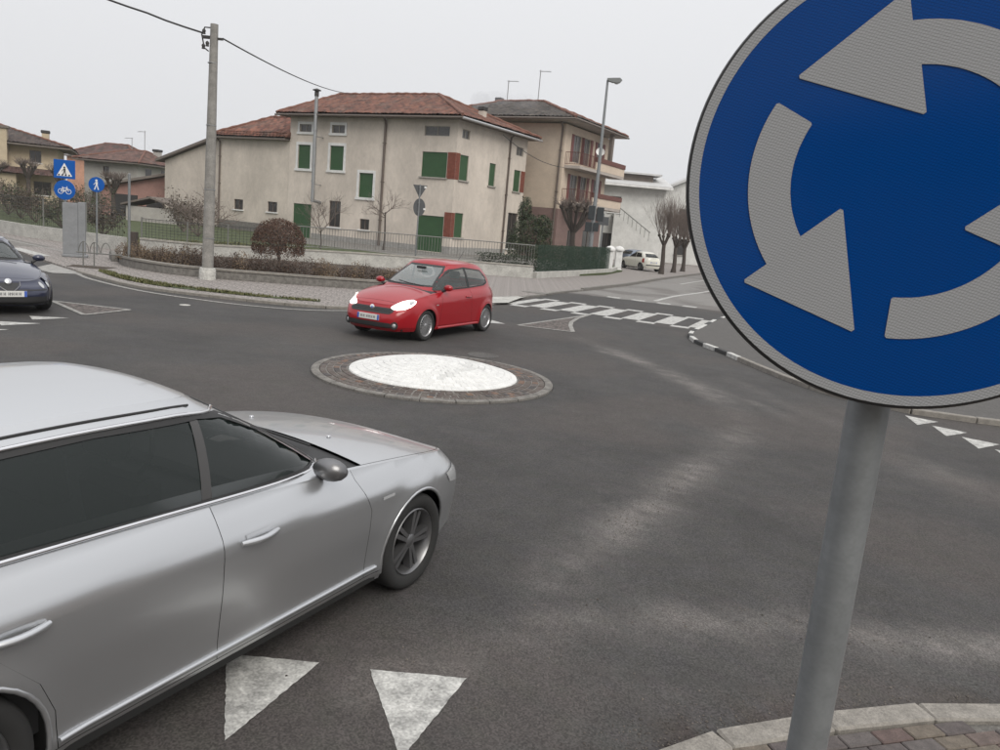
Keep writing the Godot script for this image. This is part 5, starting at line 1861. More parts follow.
	for L in [[Vector3(0.1, 1.75, 0), Vector3(1.25, 1.35, 1.0), 9000], [Vector3(-0.35, 3.1, 0), Vector3(0.42, 1.0, 0.5), 2600], [Vector3(0.75, 2.35, 0.1), Vector3(0.62, 0.75, 0.6), 2400], [Vector3(-0.8, 1.1, 0.2), Vector3(0.5, 0.8, 0.6), 1600]]:
		for k in L[2]:
			var v := Vector3(rng.randfn(), rng.randfn(), rng.randfn()).normalized() * pow(rng.randf(), 0.22)
			var p: Vector3 = L[0] + v * L[1] * (1.0 + 0.28 * nz.get_noise_3d(v.x * 16.0, v.y * 16.0, v.z * 16.0 + L[0].x))
			if p.y < 0.05: continue
			if nz2.get_noise_3d(p.x * 16.0, p.y * 16.0, p.z * 16.0) < -0.2: continue
			var g := rng.randf()
			leaf_quad(st, p, rng.randf_range(0.06, 0.11), Color(0.018, 0.028, 0.012).lerp(Color(0.062, 0.085, 0.03), g * g), v)
	put(st, "crown", M.leaf, e)
	# hedge behind green netting on the low wall
	var hd := thing("hedge", "dark green clipped hedge behind green netting on the low wall", "hedge", Vector3.ZERO)
	st = mb()
	var line := V([1.3, -38.7, 4.0, -44.9, 6.2, -50.2])
	for i in line.size() - 1:
		var d: Vector2 = (line[i + 1] - line[i])
		var nn := Vector2(d.y, -d.x).normalized()
		for k in int(d.length() * 2600.0 / 3.0):
			var q: Vector2 = line[i] + d * rng.randf() + nn * rng.randf_range(0.05, 0.6)
			var y := rng.randf_range(0.2, 1.62 + 0.10 * nz.get_noise_2d(q.x * 12.0, q.y * 12.0))
			var g := rng.randf()
			leaf_quad(st, Vector3(q.x, y, q.y), rng.randf_range(0.06, 0.10), Color(0.018, 0.032, 0.016).lerp(Color(0.045, 0.07, 0.03), g * g), Vector3(nn.x, 0.3, nn.y))
	put(st, "foliage", M.leaf, hd)
	st = mb()
	for i in line.size() - 1:
		var a := Vector3(line[i].x, 0.36, line[i].y)
		var b := Vector3(line[i + 1].x, 0.36, line[i + 1].y)
		for k in 22: tube(st, [a + Vector3.UP * k * 0.06, b + Vector3.UP * k * 0.06], [0.008], 3, false)
		var m := int(a.distance_to(b) / 0.07)
		for k in m: tube(st, [a.lerp(b, float(k) / m), a.lerp(b, float(k) / m) + Vector3.UP * 1.30], [0.008], 3, false)
	tag(put(st, "green_net", M.hedge_net, hd), "", "", "", "stuff")
	# low dark hedge left of the garage behind the railing
	var h2 := thing("hedge", "low dark hedge behind the iron railing near the evergreen", "hedge", Vector3.ZERO)
	st = mb()
	for k in 3000:
		var q := Vector2(-1.6, -39.2).lerp(Vector2(0.9, -39.6), rng.randf()) + Vector2(rng.randf_range(-0.2, 0.2), rng.randf_range(-0.5, 0.3))
		var g := rng.randf()
		leaf_quad(st, Vector3(q.x, rng.randf_range(0.2, 1.05), q.y), 0.09, Color(0.018, 0.028, 0.014).lerp(Color(0.045, 0.06, 0.03), g * g), Vector3.UP)
	put(st, "foliage", M.leaf, h2)
	# ragged garden growth behind the wire fence
	var spots := [[-20.0, -39.0, 1.3], [-24.0, -42.5, 1.5], [-27.5, -46.0, 1.6], [-18.5, -47.0, 1.9], [-30.5, -49.5, 1.8], [-33.5, -53.0, 2.0], [-21.0, -51.0, 2.2], [-28.5, -54.0, 2.2], [-36.0, -57.0, 2.0], [-32.0, -59.0, 2.2]]
	for i in spots.size():
		var a: Array = spots[i]
		var ever := i % 3 == 1
		var b := thing("garden_bush", "dark green straggling garden bush behind the wire fence" if ever else "dull brown leafless garden bush behind the wire fence", "bush", Vector3(a[0], 0.16, a[1]), 0.0, "bushes behind the wire fence")
		var tw := mb()
		var tp := []
		for j in 14:
			var an := rng.randf() * TAU
			branch(tw, Vector3.ZERO, Vector3(cos(an) * 0.8, 1.0, sin(an) * 0.8).normalized(), a[2] * 0.62, 0.02, 2, 0.7, 0.12, tp, 3, 0.008)
		put(tw, "twigs", M.twig, b)
		var lf := mb()
		for p in tp:
			for j in 4:
				var col := Color(0.045, 0.036, 0.026).lerp(Color(0.085, 0.066, 0.045), rng.randf())
				if ever: col = Color(0.022, 0.032, 0.016).lerp(Color(0.055, 0.07, 0.032), rng.randf())
				leaf_quad(lf, p + Vector3(rng.randf_range(-0.25, 0.25), rng.randf_range(-0.4, 0.12), rng.randf_range(-0.25, 0.25)), rng.randf_range(0.09, 0.16), col, Vector3.UP)
		put(lf, "foliage", M.dry_leaf, b)
	grass_in("yard_grass", P([-17.5, -34.0, -14.0, -32.2, -12.0, -32.3, -9.4, -34.6, -6.5, -36.2, -8.5, -43.0, -15.0, -43.0, -19.0, -38.0]), 0.16, 9000, 0.10, "green lawn in the yard behind the pale garden wall")

func bare_tree(called: String, label: String, at: Vector3, h: float, r: float, l: float, k0: int, spread: float, depth: int):
	var t := thing(called, label, "tree", at)
	var top: Vector3 = trunk(t, h, r, r * 0.65)
	var st := mb()
	var tips := []
	for k in k0:
		var a := TAU * (k + rng.randf() * 0.6) / k0
		branch(st, top + Vector3(0, -0.2 * rng.randf() * h, 0), Vector3(cos(a), rng.randf_range(0.3, 1.1), sin(a)).normalized(), l, r * 0.42, depth, spread, 0.02, tips, 3, 0.006)
	put(st, "crown", M.twig, t)

func pollard(called: String, label: String, at: Vector3, h: float, r: float, arms: int, al: float, knob: float, broom: bool):
	var t := thing(called, label, "tree", at)
	var top: Vector3 = trunk(t, h, r, r * 0.75)
	var st := mb()
	var tw := mb()
	var tips := []
	for k in arms:
		var a := TAU * (k + rng.randf() * 0.5) / arms
		var d := Vector3(cos(a), 0.7 + rng.randf() * 1.3, sin(a)).normalized() * rng.randf_range(0.75, 1.15)
		var p1 := top + d * al * 0.5 + Vector3(0, -0.08, 0)
		var p2 := p1 + (d + Vector3.UP * 0.5).normalized() * al * 0.5
		tube(st, [top - Vector3(0, 0.15, 0), p1, p2], [r * 0.55, r * 0.42, r * 0.40], 7)
		lathe(st, [Vector2(0, -knob), Vector2(knob * 0.7, -knob * 0.6), Vector2(knob, 0), Vector2(knob * 0.75, knob * 0.6), Vector2(0, knob)], 8, Transform3D(Basis.IDENTITY, p2))
		if broom:
			for j in 20:
				var b := rng.randf() * TAU
				branch(tw, p2, (d * 0.45 + Vector3(cos(b) * 0.38, 1.0, sin(b) * 0.38)).normalized(), rng.randf_range(0.9, 1.6), 0.010, 2, 0.30, 0.3, tips, 2, 0.006)
		else:
			for j in 16:
				var b := rng.randf() * TAU
				branch(tw, p2, Vector3(cos(b), 0.7, sin(b)).normalized(), 0.5, 0.018, 1, 0.7, 0.1, tips, 3, 0.009)
	put(st, "limbs", M.bark, t)
	put(tw, "crown", M.twig, t)

func build_smoke():
	# thin smoke drifting off the chimney of the beige house
	for k in 3:
		var f := FogVolume.new()
		f.name = numbered("chimney_smoke")
		f.shape = RenderingServer.FOG_VOLUME_SHAPE_ELLIPSOID
		f.size = [Vector3(1.5, 1.3, 1.0), Vector3(2.2, 1.0, 1.0), Vector3(2.0, 1.1, 1.0)][k]
		var m := FogMaterial.new()
		m.density = [0.30, 0.20, 0.13][k]
		m.albedo = Color(0.9, 0.9, 0.92)
		m.edge_fade = 0.8
		f.material = m
		f.position = Vector3(-2.9, 10.75, -59.4) + [Vector3(-0.3, 0.3, 0), Vector3(1.0, 0.55, 0.2), Vector3(2.9, 0.5, 0.4)][k]
		add_child(f)
		tag(f, "thin pale smoke drifting from the beige house chimney", "smoke", "chimney smoke", "stuff")

# ---------------------------------------------------------------- cars
# A car body is a pair of wrap-around bands (lower body, cabin) whose plan at each height is a rounded
# outline, closed by bonnet and roof surfaces. Panels, windows and lamps are cut from those surfaces.
class CarShape:
	var ys := 0.2          # sill height
	var W := 0.9           # half width
	var xc := 0.0
	var n := 5.0           # squareness of the plan
	var edge := []         # x -> shoulder height
	var wp := []           # t -> share of half width
	var nose := []         # t -> front end x
	var tail := []         # t -> rear end x
	var crown := []        # x -> bonnet crown
	var gxc := 0.0
	var gn := 4.5
	var gf := []           # t -> windscreen x
	var gr := []           # t -> rear screen x
	var gw := []           # t -> cabin half width
	var roof := []         # x -> roof edge height
	var rcrown := 0.05
	var sink := 0.03
	var arches := []       # wheel arch centres x
	var flare := 0.0
	var wr := 0.36

	func itp(a: Array, x: float) -> float:
		if x <= a[0].x: return a[0].y
		var m := a.size() - 1
		if x >= a[m].x: return a[m].y
		var i := 0
		while x > a[i + 1].x: i += 1
		var p: Vector2 = a[i]
		var q: Vector2 = a[i + 1]
		var h := q.x - p.x
		var t := (x - p.x) / h
		var s := (q.y - p.y) / h
		var s0: float = s if i == 0 else (p.y - a[i - 1].y) / (p.x - a[i - 1].x)
		var s1: float = s if i + 2 > m else (a[i + 2].y - q.y) / (a[i + 2].x - q.x)
		var m0 := 0.0 if s0 * s <= 0.0 else 2.0 * s0 * s / (s0 + s)
		var m1 := 0.0 if s1 * s <= 0.0 else 2.0 * s1 * s / (s1 + s)
		var t2 := t * t
		var t3 := t2 * t
		return (2 * t3 - 3 * t2 + 1) * p.y + (t3 - 2 * t2 + t) * h * m0 + (-2 * t3 + 3 * t2) * q.y + (t3 - t2) * h * m1

	func sup(a: float, e: float) -> float:
		var b: float = clamp(absf(a), 0.0, 1.0)
		return pow(max(0.0, 1.0 - pow(b, e)), 1.0 / e)

	func tt(x: float, y: float) -> float:
		return clamp((y - ys) / (itp(edge, x) - ys), 0.0, 1.0)

	func bulge(x: float, y: float) -> float:
		if flare <= 0.0: return 0.0
		var b := 0.0
		for ax in arches:
			var d: float = Vector2(x - ax, y - 0.32).length() - wr
			b = max(b, exp(-pow(d / 0.07, 2.0)))
		return b * flare

	func side(p: Vector2, s: float, off := 0.0) -> Vector3:
		var t := tt(p.x, p.y)
		var e := itp(nose, t) if p.x > xc else itp(tail, t)
		var z := W * itp(wp, t) * sup((p.x - xc) / (e - xc), n) + bulge(p.x, p.y) + off
		return Vector3(p.x, p.y, z * s)

	# p = (z, y); end = 1 front, -1 rear
	func end(p: Vector2, d: float, off := 0.0) -> Vector3:
		var x := itp(nose, 0.5) if d > 0 else itp(tail, 0.5)
		for k in 3:
			var t := tt(x, p.y)
			var e := itp(nose, t) if d > 0 else itp(tail, t)
			x = xc + (e - xc) * sup(p.x / (W * itp(wp, t)), n)
		return Vector3(x + off * d, p.y, p.x)

	# p = (angle from the nose, y): continuous from nose to flank
	func wrap(p: Vector2, d: float, s: float, off := 0.0) -> Vector3:
		var x := itp(nose, 0.5) if d > 0 else itp(tail, 0.5)
		var z := 0.0
		for k in 3:
			var t := tt(x, p.y)
			var e := itp(nose, t) if d > 0 else itp(tail, t)
			x = xc + (e + off * d - xc) * pow(max(0.0, cos(p.x)), 2.0 / n)
			z = (W * itp(wp, t) + off) * pow(max(0.0, sin(p.x)), 2.0 / n)
		return Vector3(x, p.y, z * s)

	func edge_z(x: float) -> float:
		return side(Vector2(x, itp(edge, x)), 1.0).z

	# p = (x, share of the half width)
	func top(p: Vector2, off := 0.0) -> Vector3:
		var z := edge_z(p.x) * p.y
		return Vector3(p.x, itp(edge, p.x) + itp(crown, p.x) * (1.0 - p.y * p.y) + off, z)

	func ct(x: float, y: float) -> float:
		var b := itp(edge, x) - sink
		return clamp((y - b) / (itp(roof, x) - b), 0.0, 1.0)

	func cside(p: Vector2, s: float, off := 0.0) -> Vector3:
		var t := ct(p.x, p.y)
		var e := itp(gf, t) if p.x > gxc else itp(gr, t)
		return Vector3(p.x, p.y, (itp(gw, t) * sup((p.x - gxc) / (e - gxc), gn) + off) * s)

	func cend(p: Vector2, d: float, off := 0.0) -> Vector3:
		var x := itp(gf, 0.5) if d > 0 else itp(gr, 0.5)
		for k in 4:
			var t := ct(x, p.y)
			var e := itp(gf, t) if d > 0 else itp(gr, t)
			x = gxc + (e - gxc) * sup(p.x / itp(gw, t), gn)
		return Vector3(x + off * d * 0.6, p.y + off * 0.6, p.x)

	func roof_z(x: float) -> float:
		return cside(Vector2(x, itp(roof, x)), 1.0).z

	func rtop(p: Vector2, off := 0.0) -> Vector3:
		var e := itp(gf, 1.0) if p.x > gxc else itp(gr, 1.0)
		var fade := 1.0 - pow(clamp((p.x - gxc) / (e - gxc), 0.0, 1.0), 9.0)
		return Vector3(p.x, itp(roof, p.x) + rcrown * fade * (1.0 - pow(absf(p.y), 2.4)) + off, roof_z(p.x) * p.y)

	const SPLIT := 0.80
	func split_x(y: float, d: float, cab := false) -> float:
		var f := sup(SPLIT, gn if cab else n)
		if cab:
			var x := itp(gf, 0.5) if d > 0 else itp(gr, 0.5)
			for k in 4: x = gxc + f * ((itp(gf, ct(x, y)) if d > 0 else itp(gr, ct(x, y))) - gxc)
			return x
		var x := itp(nose, 0.5) if d > 0 else itp(tail, 0.5)
		for k in 4: x = xc + f * ((itp(nose, tt(x, y)) if d > 0 else itp(tail, tt(x, y))) - xc)
		return x

func circle(c: Vector2, r: float, n := 40) -> PackedVector2Array:
	var p := PackedVector2Array()
	for k in n: p.append(c + Vector2(cos(TAU * k / n), sin(TAU * k / n)) * r)
	return p

func grow(p: PackedVector2Array, d: float) -> PackedVector2Array:
	var o := Geometry2D.offset_polygon(p, d, Geometry2D.JOIN_ROUND)
	return o[0] if o.size() > 0 else p

func densify(p: PackedVector2Array, step: float) -> PackedVector2Array:
	var o := PackedVector2Array()
	for i in p.size():
		var a := p[i]
		var b := p[(i + 1) % p.size()]
		var k := int(max(1.0, ceil(a.distance_to(b) / step)))
		for j in k: o.append(a.lerp(b, float(j) / k))
	return o

# outline of the flank between bumpers
func flank_poly(c: CarShape) -> PackedVector2Array:
	var p := PackedVector2Array()
	var n := 14
	for k in n + 1:   # rear end, bottom to top
		var y: float = lerp(c.ys, c.itp(c.edge, c.split_x(1.2, -1)), float(k) / n)
		p.append(Vector2(c.split_x(y, -1), y))
	var x0: float = p[-1].x
	var yt := c.itp(c.edge, c.split_x(0.7, 1))
	var x1 := c.split_x(yt, 1)
	for k in range(1, 40):
		var x: float = lerp(x0, x1, k / 40.0)
		p.append(Vector2(x, c.itp(c.edge, x)))
	for k in n + 1:
		var y: float = lerp(c.itp(c.edge, x1), c.ys, float(k) / n)
		p.append(Vector2(c.split_x(y, 1), y))
	return p

func cabin_poly(c: CarShape) -> PackedVector2Array:
	var p := PackedVector2Array()
	var n := 12
	var xr := c.split_x(9.0, -1, true)
	var xf := c.split_x(9.0, 1, true)
	var yr0 := c.itp(c.edge, c.split_x(0.5, -1, true)) - c.sink
	var yf0 := c.itp(c.edge, c.split_x(0.5, 1, true)) - c.sink
	for k in n + 1:
		var y: float = lerp(yr0, c.itp(c.roof, xr), float(k) / n)
		p.append(Vector2(c.split_x(y, -1, true), y))
	for k in range(1, 30):
		var x: float = lerp(xr, xf, k / 30.0)
		p.append(Vector2(x, c.itp(c.roof, x)))
	for k in n + 1:
		var y: float = lerp(c.itp(c.roof, xf), yf0, float(k) / n)
		p.append(Vector2(c.split_x(y, 1, true), y))
	for k in range(1, 20):
		var x: float = lerp(c.split_x(yf0, 1, true), c.split_x(yr0, -1, true), k / 20.0)
		p.append(Vector2(x, c.itp(c.edge, x) - c.sink))
	return p

func end_poly(c: CarShape, d: float) -> PackedVector2Array:
	# (z, y) region of bumper end between the splits
	var p := PackedVector2Array()
	var n := 14
	var right := []
	for k in n + 1:
		var y: float = lerp(c.ys, c.itp(c.edge, c.split_x(1.2 if d < 0 else 0.7, d)), float(k) / n)
		var t := c.tt(c.split_x(y, d), y)
		right.append(Vector2(c.W * c.itp(c.wp, t) * CarShape.SPLIT, y))
	for q in right: p.append(q)
	# top edge follows the shoulder as it curves round the nose
	var zt: float = right[-1].x
	for k in range(1, 24):
		var z: float = lerp(zt, -zt, k / 24.0)
		var x := c.xc + ((c.itp(c.nose, 1.0) if d > 0 else c.itp(c.tail, 1.0)) - c.xc) * c.sup(z / (c.W * c.itp(c.wp, 1.0)), c.n)
		p.append(Vector2(z, c.itp(c.edge, x)))
	right.reverse()
	for q in right: p.append(Vector2(-q.x, q.y))
	return p

func cend_poly(c: CarShape, d: float) -> PackedVector2Array:
	var p := PackedVector2Array()
	var n := 12
	var ytop := c.itp(c.roof, c.split_x(9.0, d, true))
	var y0 := c.itp(c.edge, c.split_x(0.5, d, true)) - c.sink
	var right := []
	for k in n + 1:
		var y: float = lerp(y0, ytop, float(k) / n)
		right.append(Vector2(c.itp(c.gw, c.ct(c.split_x(y, d, true), y)) * CarShape.SPLIT, y))
	for q in right: p.append(q)
	var zt: float = right[-1].x
	for k in range(1, 20):
		var z: float = lerp(zt, -zt, k / 20.0)
		var x := c.gxc + ((c.itp(c.gf, 1.0) if d > 0 else c.itp(c.gr, 1.0)) - c.gxc) * c.sup(z / c.itp(c.gw, 1.0), c.gn)
		p.append(Vector2(z, c.itp(c.roof, x)))
	right.reverse()
	for q in right: p.append(Vector2(-q.x, q.y))
	return p

func pieces(st: SurfaceTool, skin: PackedVector2Array, region: PackedVector2Array, holes: Array, fn: Callable, step: Vector2, sgn: float):
	for q in Geometry2D.intersect_polygons(skin, region):
		if not Geometry2D.is_polygon_clockwise(q): lift(st, q, holes, fn, step, sgn)

func wheel(parent: Node, at: Vector3, r: float, w: float, s: float, spokes: int, rim_mat: Material, rr: float):
	var wh := sub("wheel", parent, at)
	var xf := Transform3D(Basis(Vector3.RIGHT, PI / 2 * s), Vector3.ZERO)   # axis along +-z, outside is +along
	var st := mb()
	var h := w / 2
	lathe(st, [Vector2(rr, -h), Vector2(r * 0.93, -h), Vector2(r * 0.99, -h * 0.8), Vector2(r, -h * 0.4), Vector2(r, h * 0.4), Vector2(r * 0.99, h * 0.75), Vector2(r * 0.95, h * 0.95), Vector2(r * 0.86, h * 1.02), Vector2(rr * 1.03, h * 0.92), Vector2(rr, h * 0.8)], 36, xf)
	put(st, "tyre", M.tyre, wh)
	st = mb()
	lathe(st, [Vector2(rr * 1.005, h * 0.86), Vector2(rr * 0.97, h * 0.92), Vector2(rr * 0.92, h * 0.8), Vector2(rr * 0.88, h * 0.1), Vector2(rr * 0.88, -h)], 36, xf)
	lathe(st, [Vector2(rr * 0.24, -h * 0.1), Vector2(rr * 0.22, h * 0.72), Vector2(rr * 0.15, h * 0.8), Vector2(0.0, h * 0.82)], 20, xf)
	for k in spokes:
		var a := TAU * k / spokes
		for side in [-1.0, 1.0]:
			var q := [Vector2(0.18, 0.05 * side), Vector2(0.95, 0.13 * side)]
			var wdt := 0.055 if spokes < 7 else 0.04
			var p0: Vector2 = q[0].rotated(a) * rr
			var p1: Vector2 = q[1].rotated(a) * rr
			var d := (p1 - p0).normalized()
			var nn := Vector2(-d.y, d.x) * rr * wdt
			var pr := PackedVector2Array([p0 - nn, p1 - nn * 1.3, p1 + nn * 1.3, p0 + nn])
			prism(st, pr, h * 0.25, h * 0.74, Transform3D(Basis(Vector3(1, 0, 0), Vector3(0, 1, 0), Vector3(0, 0, s)), Vector3.ZERO))
	put(st, "rim", rim_mat, wh)
	st = mb()
	lathe(st, [Vector2(rr * 0.62, -h * 0.3), Vector2(rr * 0.62, -h * 0.1), Vector2(0, -h * 0.1)], 24, xf)
	lathe(st, [Vector2(rr * 0.9, -h * 0.75), Vector2(0, -h * 0.7)], 24, xf)
	put(st, "brake_disc", M.car_plastic, wh)

func window_set(car: Node, c: CarShape, polys: Array, glass: Material, names: Array):
	for s in [-1.0, 1.0]:
		var fn := func(q: Vector2) -> Vector3: return c.cside(q, s, -0.006)
		var fo := func(q: Vector2) -> Vector3: return c.cside(q, s, 0.002)
		for k in polys.size():
			var st := mb()
			lift(st, grow(polys[k], 0.004), [], fn, Vector2(0.09, 0.09), s)
			var w := put(st, names[k], glass, car)
			st = mb()
			lift(st, grow(polys[k], 0.012), [grow(polys[k], -0.014)], fo, Vector2(0.07, 0.07), s)
			put(st, "window_seal", M.car_plastic, w)

func screen(car: Node, c: CarShape, d: float, poly: PackedVector2Array, glass: Material, called: String):
	var fn := func(q: Vector2) -> Vector3: return c.cend(q, d, -0.006)
	var fo := func(q: Vector2) -> Vector3: return c.cend(q, d, 0.002)
	var st := mb()
	lift(st, grow(poly, 0.004), [], fn, Vector2(0.08, 0.07), -d)
	var w := put(st, called, glass, car)
	st = mb()
	lift(st, grow(poly, 0.010), [grow(poly, -0.022)], fo, Vector2(0.06, 0.05), -d)
	put(st, "screen_seal", M.car_plastic, w)

# common shell; spec keys: paint, doors (x cuts), windows (polygons), ws, rs (screens), bonnet_x, deck_x
func car_shell(car: Node, c: CarShape, o: Dictionary):
	var paint: Material = o.paint
	var step := Vector2(o.get("step", 0.07), o.get("step", 0.07) * 0.8)
	var skin := flank_poly(c)
	for ax in c.arches:
		skin = Geometry2D.clip_polygons(skin, circle(Vector2(ax, o.wheel_r), c.wr, 44))[0]
	for s in [-1.0, 1.0]:
		var fn := func(q: Vector2) -> Vector3: return c.side(q, s)
		for part in o.panels:
			var st := mb()
			pieces(st, skin, part[1], [], fn, step, s)
			var pm: Material = part[2] if part.size() > 2 else paint
			var pn := put(st, part[0], pm, car)
		# arch lips
		for ax in c.arches:
			var st := mb()
			var pts := []
			for k in 25:
				var a: float = lerp(-0.42, PI + 0.42, k / 24.0)
				var q := Vector2(ax + cos(a) * c.wr, o.wheel_r + sin(a) * c.wr)
				if q.y < c.ys: continue
				pts.append(c.side(q, s, -0.006))
			tube(st, pts, [0.012], 6)
			put(st, "arch_lip", paint, car)
	# ends
	for d in [1.0, -1.0]:
		var fe := func(q: Vector2) -> Vector3: return c.end(q, d)
		var holes: Array = o.get("front_holes", []) if d > 0 else o.get("rear_holes", [])
		var st := mb()
		lift(st, end_poly(c, d), holes, fe, Vector2(0.07, 0.05), -d)
		put(st, "front_bumper" if d > 0 else "rear_bumper", paint, car)
	# bonnet and rear deck
	var ft := func(q: Vector2) -> Vector3: return c.top(q)
	var xn: float = c.itp(c.nose, 1.0) - 0.002
	var xt: float = c.itp(c.tail, 1.0) + 0.002
	var st := mb()
	var g := 0.965
	lift(st, P([o.bonnet_x, -g, xn - 0.10, -g, xn - 0.10, g, o.bonnet_x, g]), [], ft, Vector2(0.09, 0.12), -1.0)
	put(st, "bonnet", paint, car)
	st = mb()
	lift(st, P([o.bonnet_x - 0.25, -1.0, xn, -1.0, xn, -g - 0.006, o.bonnet_x - 0.25, -g - 0.006]), [], ft, Vector2(0.05, 0.05), -1.0)
	lift(st, P([o.bonnet_x - 0.25, g + 0.006, xn, g + 0.006, xn, 1.0, o.bonnet_x - 0.25, 1.0]), [], ft, Vector2(0.05, 0.05), -1.0)
	lift(st, P([xn - 0.094, -g - 0.006, xn, -g - 0.006, xn, g + 0.006, xn - 0.094, g + 0.006]), [], ft, Vector2(0.012, 0.12), -1.0)
	put(st, "wing_top", paint, car)
	st = mb()
	lift(st, P([xt, -1.0, o.deck_x, -1.0, o.deck_x, 1.0, xt, 1.0]), [], ft, Vector2(0.05, 0.12), -1.0)
	put(st, "rear_deck", paint, car)
	# shoulder strips beside the cabin
	for s in [-1.0, 1.0]:
		st = mb()
		lift(st, P([o.deck_x, min(0.8 * s, s), o.bonnet_x - 0.25, min(0.8 * s, s), o.bonnet_x - 0.25, max(0.8 * s, s), o.deck_x, max(0.8 * s, s)]), [], ft, Vector2(0.10, 0.06), -1.0)
		put(st, "waist_strip", paint, car)
	# cowl
	st = mb()
	lift(st, P([o.bonnet_x - 0.25, -g, o.bonnet_x - 0.006, -g, o.bonnet_x - 0.006, g, o.bonnet_x - 0.25, g]), [], func(q: Vector2) -> Vector3: return c.top(q, -0.015), Vector2(0.08, 0.12), -1.0)
	put(st, "cowl", M.car_plastic, car)
	# cabin frame with openings
	var cp := cabin_poly(c)
	for s in [-1.0, 1.0]:
		var fc := func(q: Vector2) -> Vector3: return c.cside(q, s)
		st = mb()
		lift(st, cp, o.windows, fc, step, s)
		put(st, "pillar_frame", paint, car)
	for d in [1.0, -1.0]:
		var fe := func(q: Vector2) -> Vector3: return c.cend(q, d)
		st = mb()
		lift(st, cend_poly(c, d), [o.ws] if d > 0 else [o.rs], fe, Vector2(0.08, 0.05), -d)
		put(st, "screen_frame", paint, car)
	st = mb()
	var rx0: float = c.itp(c.gr, 1.0) + 0.001
	var rx1: float = c.itp(c.gf, 1.0) - 0.001
	var fr := func(q: Vector2) -> Vector3: return c.rtop(q)
	var ex := 0.10
	lift(st, P([rx0 + ex, -1, rx1 - ex, -1, rx1 - ex, 1, rx0 + ex, 1]), [], fr, Vector2(0.10, 0.08), -1.0)
	lift(st, P([rx1 - ex, -1, rx1, -1, rx1, 1, rx1 - ex, 1]), [], fr, Vector2(0.012, 0.08), -1.0)
	lift(st, P([rx0, -1, rx0 + ex, -1, rx0 + ex, 1, rx0, 1]), [], fr, Vector2(0.012, 0.08), -1.0)
	put(st, "roof_panel", paint, car)
	window_set(car, c, o.windows, o.glass, o.window_names)
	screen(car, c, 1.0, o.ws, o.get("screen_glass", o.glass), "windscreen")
	screen(car, c, -1.0, o.rs, o.glass, "rear_window")
	# dark inside: floor, wheel housings, seats
	st = mb()
	var zi: float = c.W - 0.20
	box(st, Vector3(c.itp(c.tail, 0.5) + 0.25, c.ys + 0.02, -zi), Vector3(c.itp(c.nose, 0.5) - 0.22, c.itp(c.edge, 1.9) - 0.13, zi))
	var gx0: float = c.itp(c.gr, 0.0) + 0.2
	var gx1: float = c.itp(c.gf, 0.0) - 0.12
	box(st, Vector3(c.arches[1] + c.wr + 0.03, c.ys + 0.01, -c.W * 0.95), Vector3(c.arches[0] - c.wr - 0.03, c.itp(c.edge, 0.0) - 0.30, c.W * 0.95))
	put(st, "chassis", M.liner, car)
	st = mb()
	box(st, Vector3(gx0, c.ys + 0.1, -c.W * 0.84), Vector3(gx1, c.itp(c.edge, 0.0) - 0.18, c.W * 0.84))
	box(st, Vector3(gx1 - 0.55, c.itp(c.edge, 0.0) - 0.18, -c.W * 0.82), Vector3(gx1 - 0.02, c.itp(c.edge, gx1) - 0.05, c.W * 0.82), Transform3D.IDENTITY, 0.04)
	put(st, "cabin_tub", M.interior, car)
	var sx: float = o.get("seat_x", -0.25)
	var hy: float = c.itp(c.edge, 0.0)
	for z in [-0.36, 0.36]:
		st = mb()
		box(st, Vector3(sx - 0.16, hy - 0.2, z - 0.24), Vector3(sx + 0.0, hy + 0.14, z + 0.24), Transform3D(Basis(Vector3(0, 0, 1), 0.18), Vector3(0.16, 0.05, 0)), 0.05)
		box(st, Vector3(sx - 0.24, hy + 0.20, z - 0.13), Vector3(sx - 0.12, hy + 0.36, z + 0.13), Transform3D.IDENTITY, 0.04)
		put(st, "seat", M.interior, car)
	if o.get("steer", true):
		st = mb()
		var pts := []
		for k in 21: pts.append(Vector3(gx1 - 0.62 + sin(TAU * k / 20) * 0.06, hy - 0.06 + sin(TAU * k / 20) * 0.17, -0.36 + cos(TAU * k / 20) * 0.18))
		tube(st, pts, [0.016], 6, false)
		put(st, "steering_wheel", M.interior, car)
	for ax in c.arches:
		for s in [-1.0, 1.0]:
			wheel(car, Vector3(ax, o.wheel_r, (c.W * 0.985 - o.wheel_w * 0.5 - 0.015) * s), o.wheel_r, o.wheel_w, s, o.spokes, o.rim, o.rim_r)

func mirror(car: Node, at: Vector3, s: float, paint: Material, sz := 1.0):
	var m := sub("door_mirror", car, at)
	var st := mb()
	var prof := []
	for k in 9:
		var a := PI * k / 8.0
		prof.append(Vector2(sin(a) * 0.085, -cos(a) * 0.115) * sz)
	lathe(st, prof, 16, Transform3D(Basis(Vector3(0.78, 0, 0), Vector3(0.1 * s, 0, 1.0), Vector3(0, 0.82, 0)), Vector3(0, 0, 0.10 * s)))
	put(st, "housing", paint, m)
	st = mb()
	tube(st, [Vector3(0.02, -0.09 * sz, -0.03 * s), Vector3(0, -0.04 * sz, 0.06 * s)], [0.03, 0.025], 8)
	put(st, "arm", M.car_plastic, m)

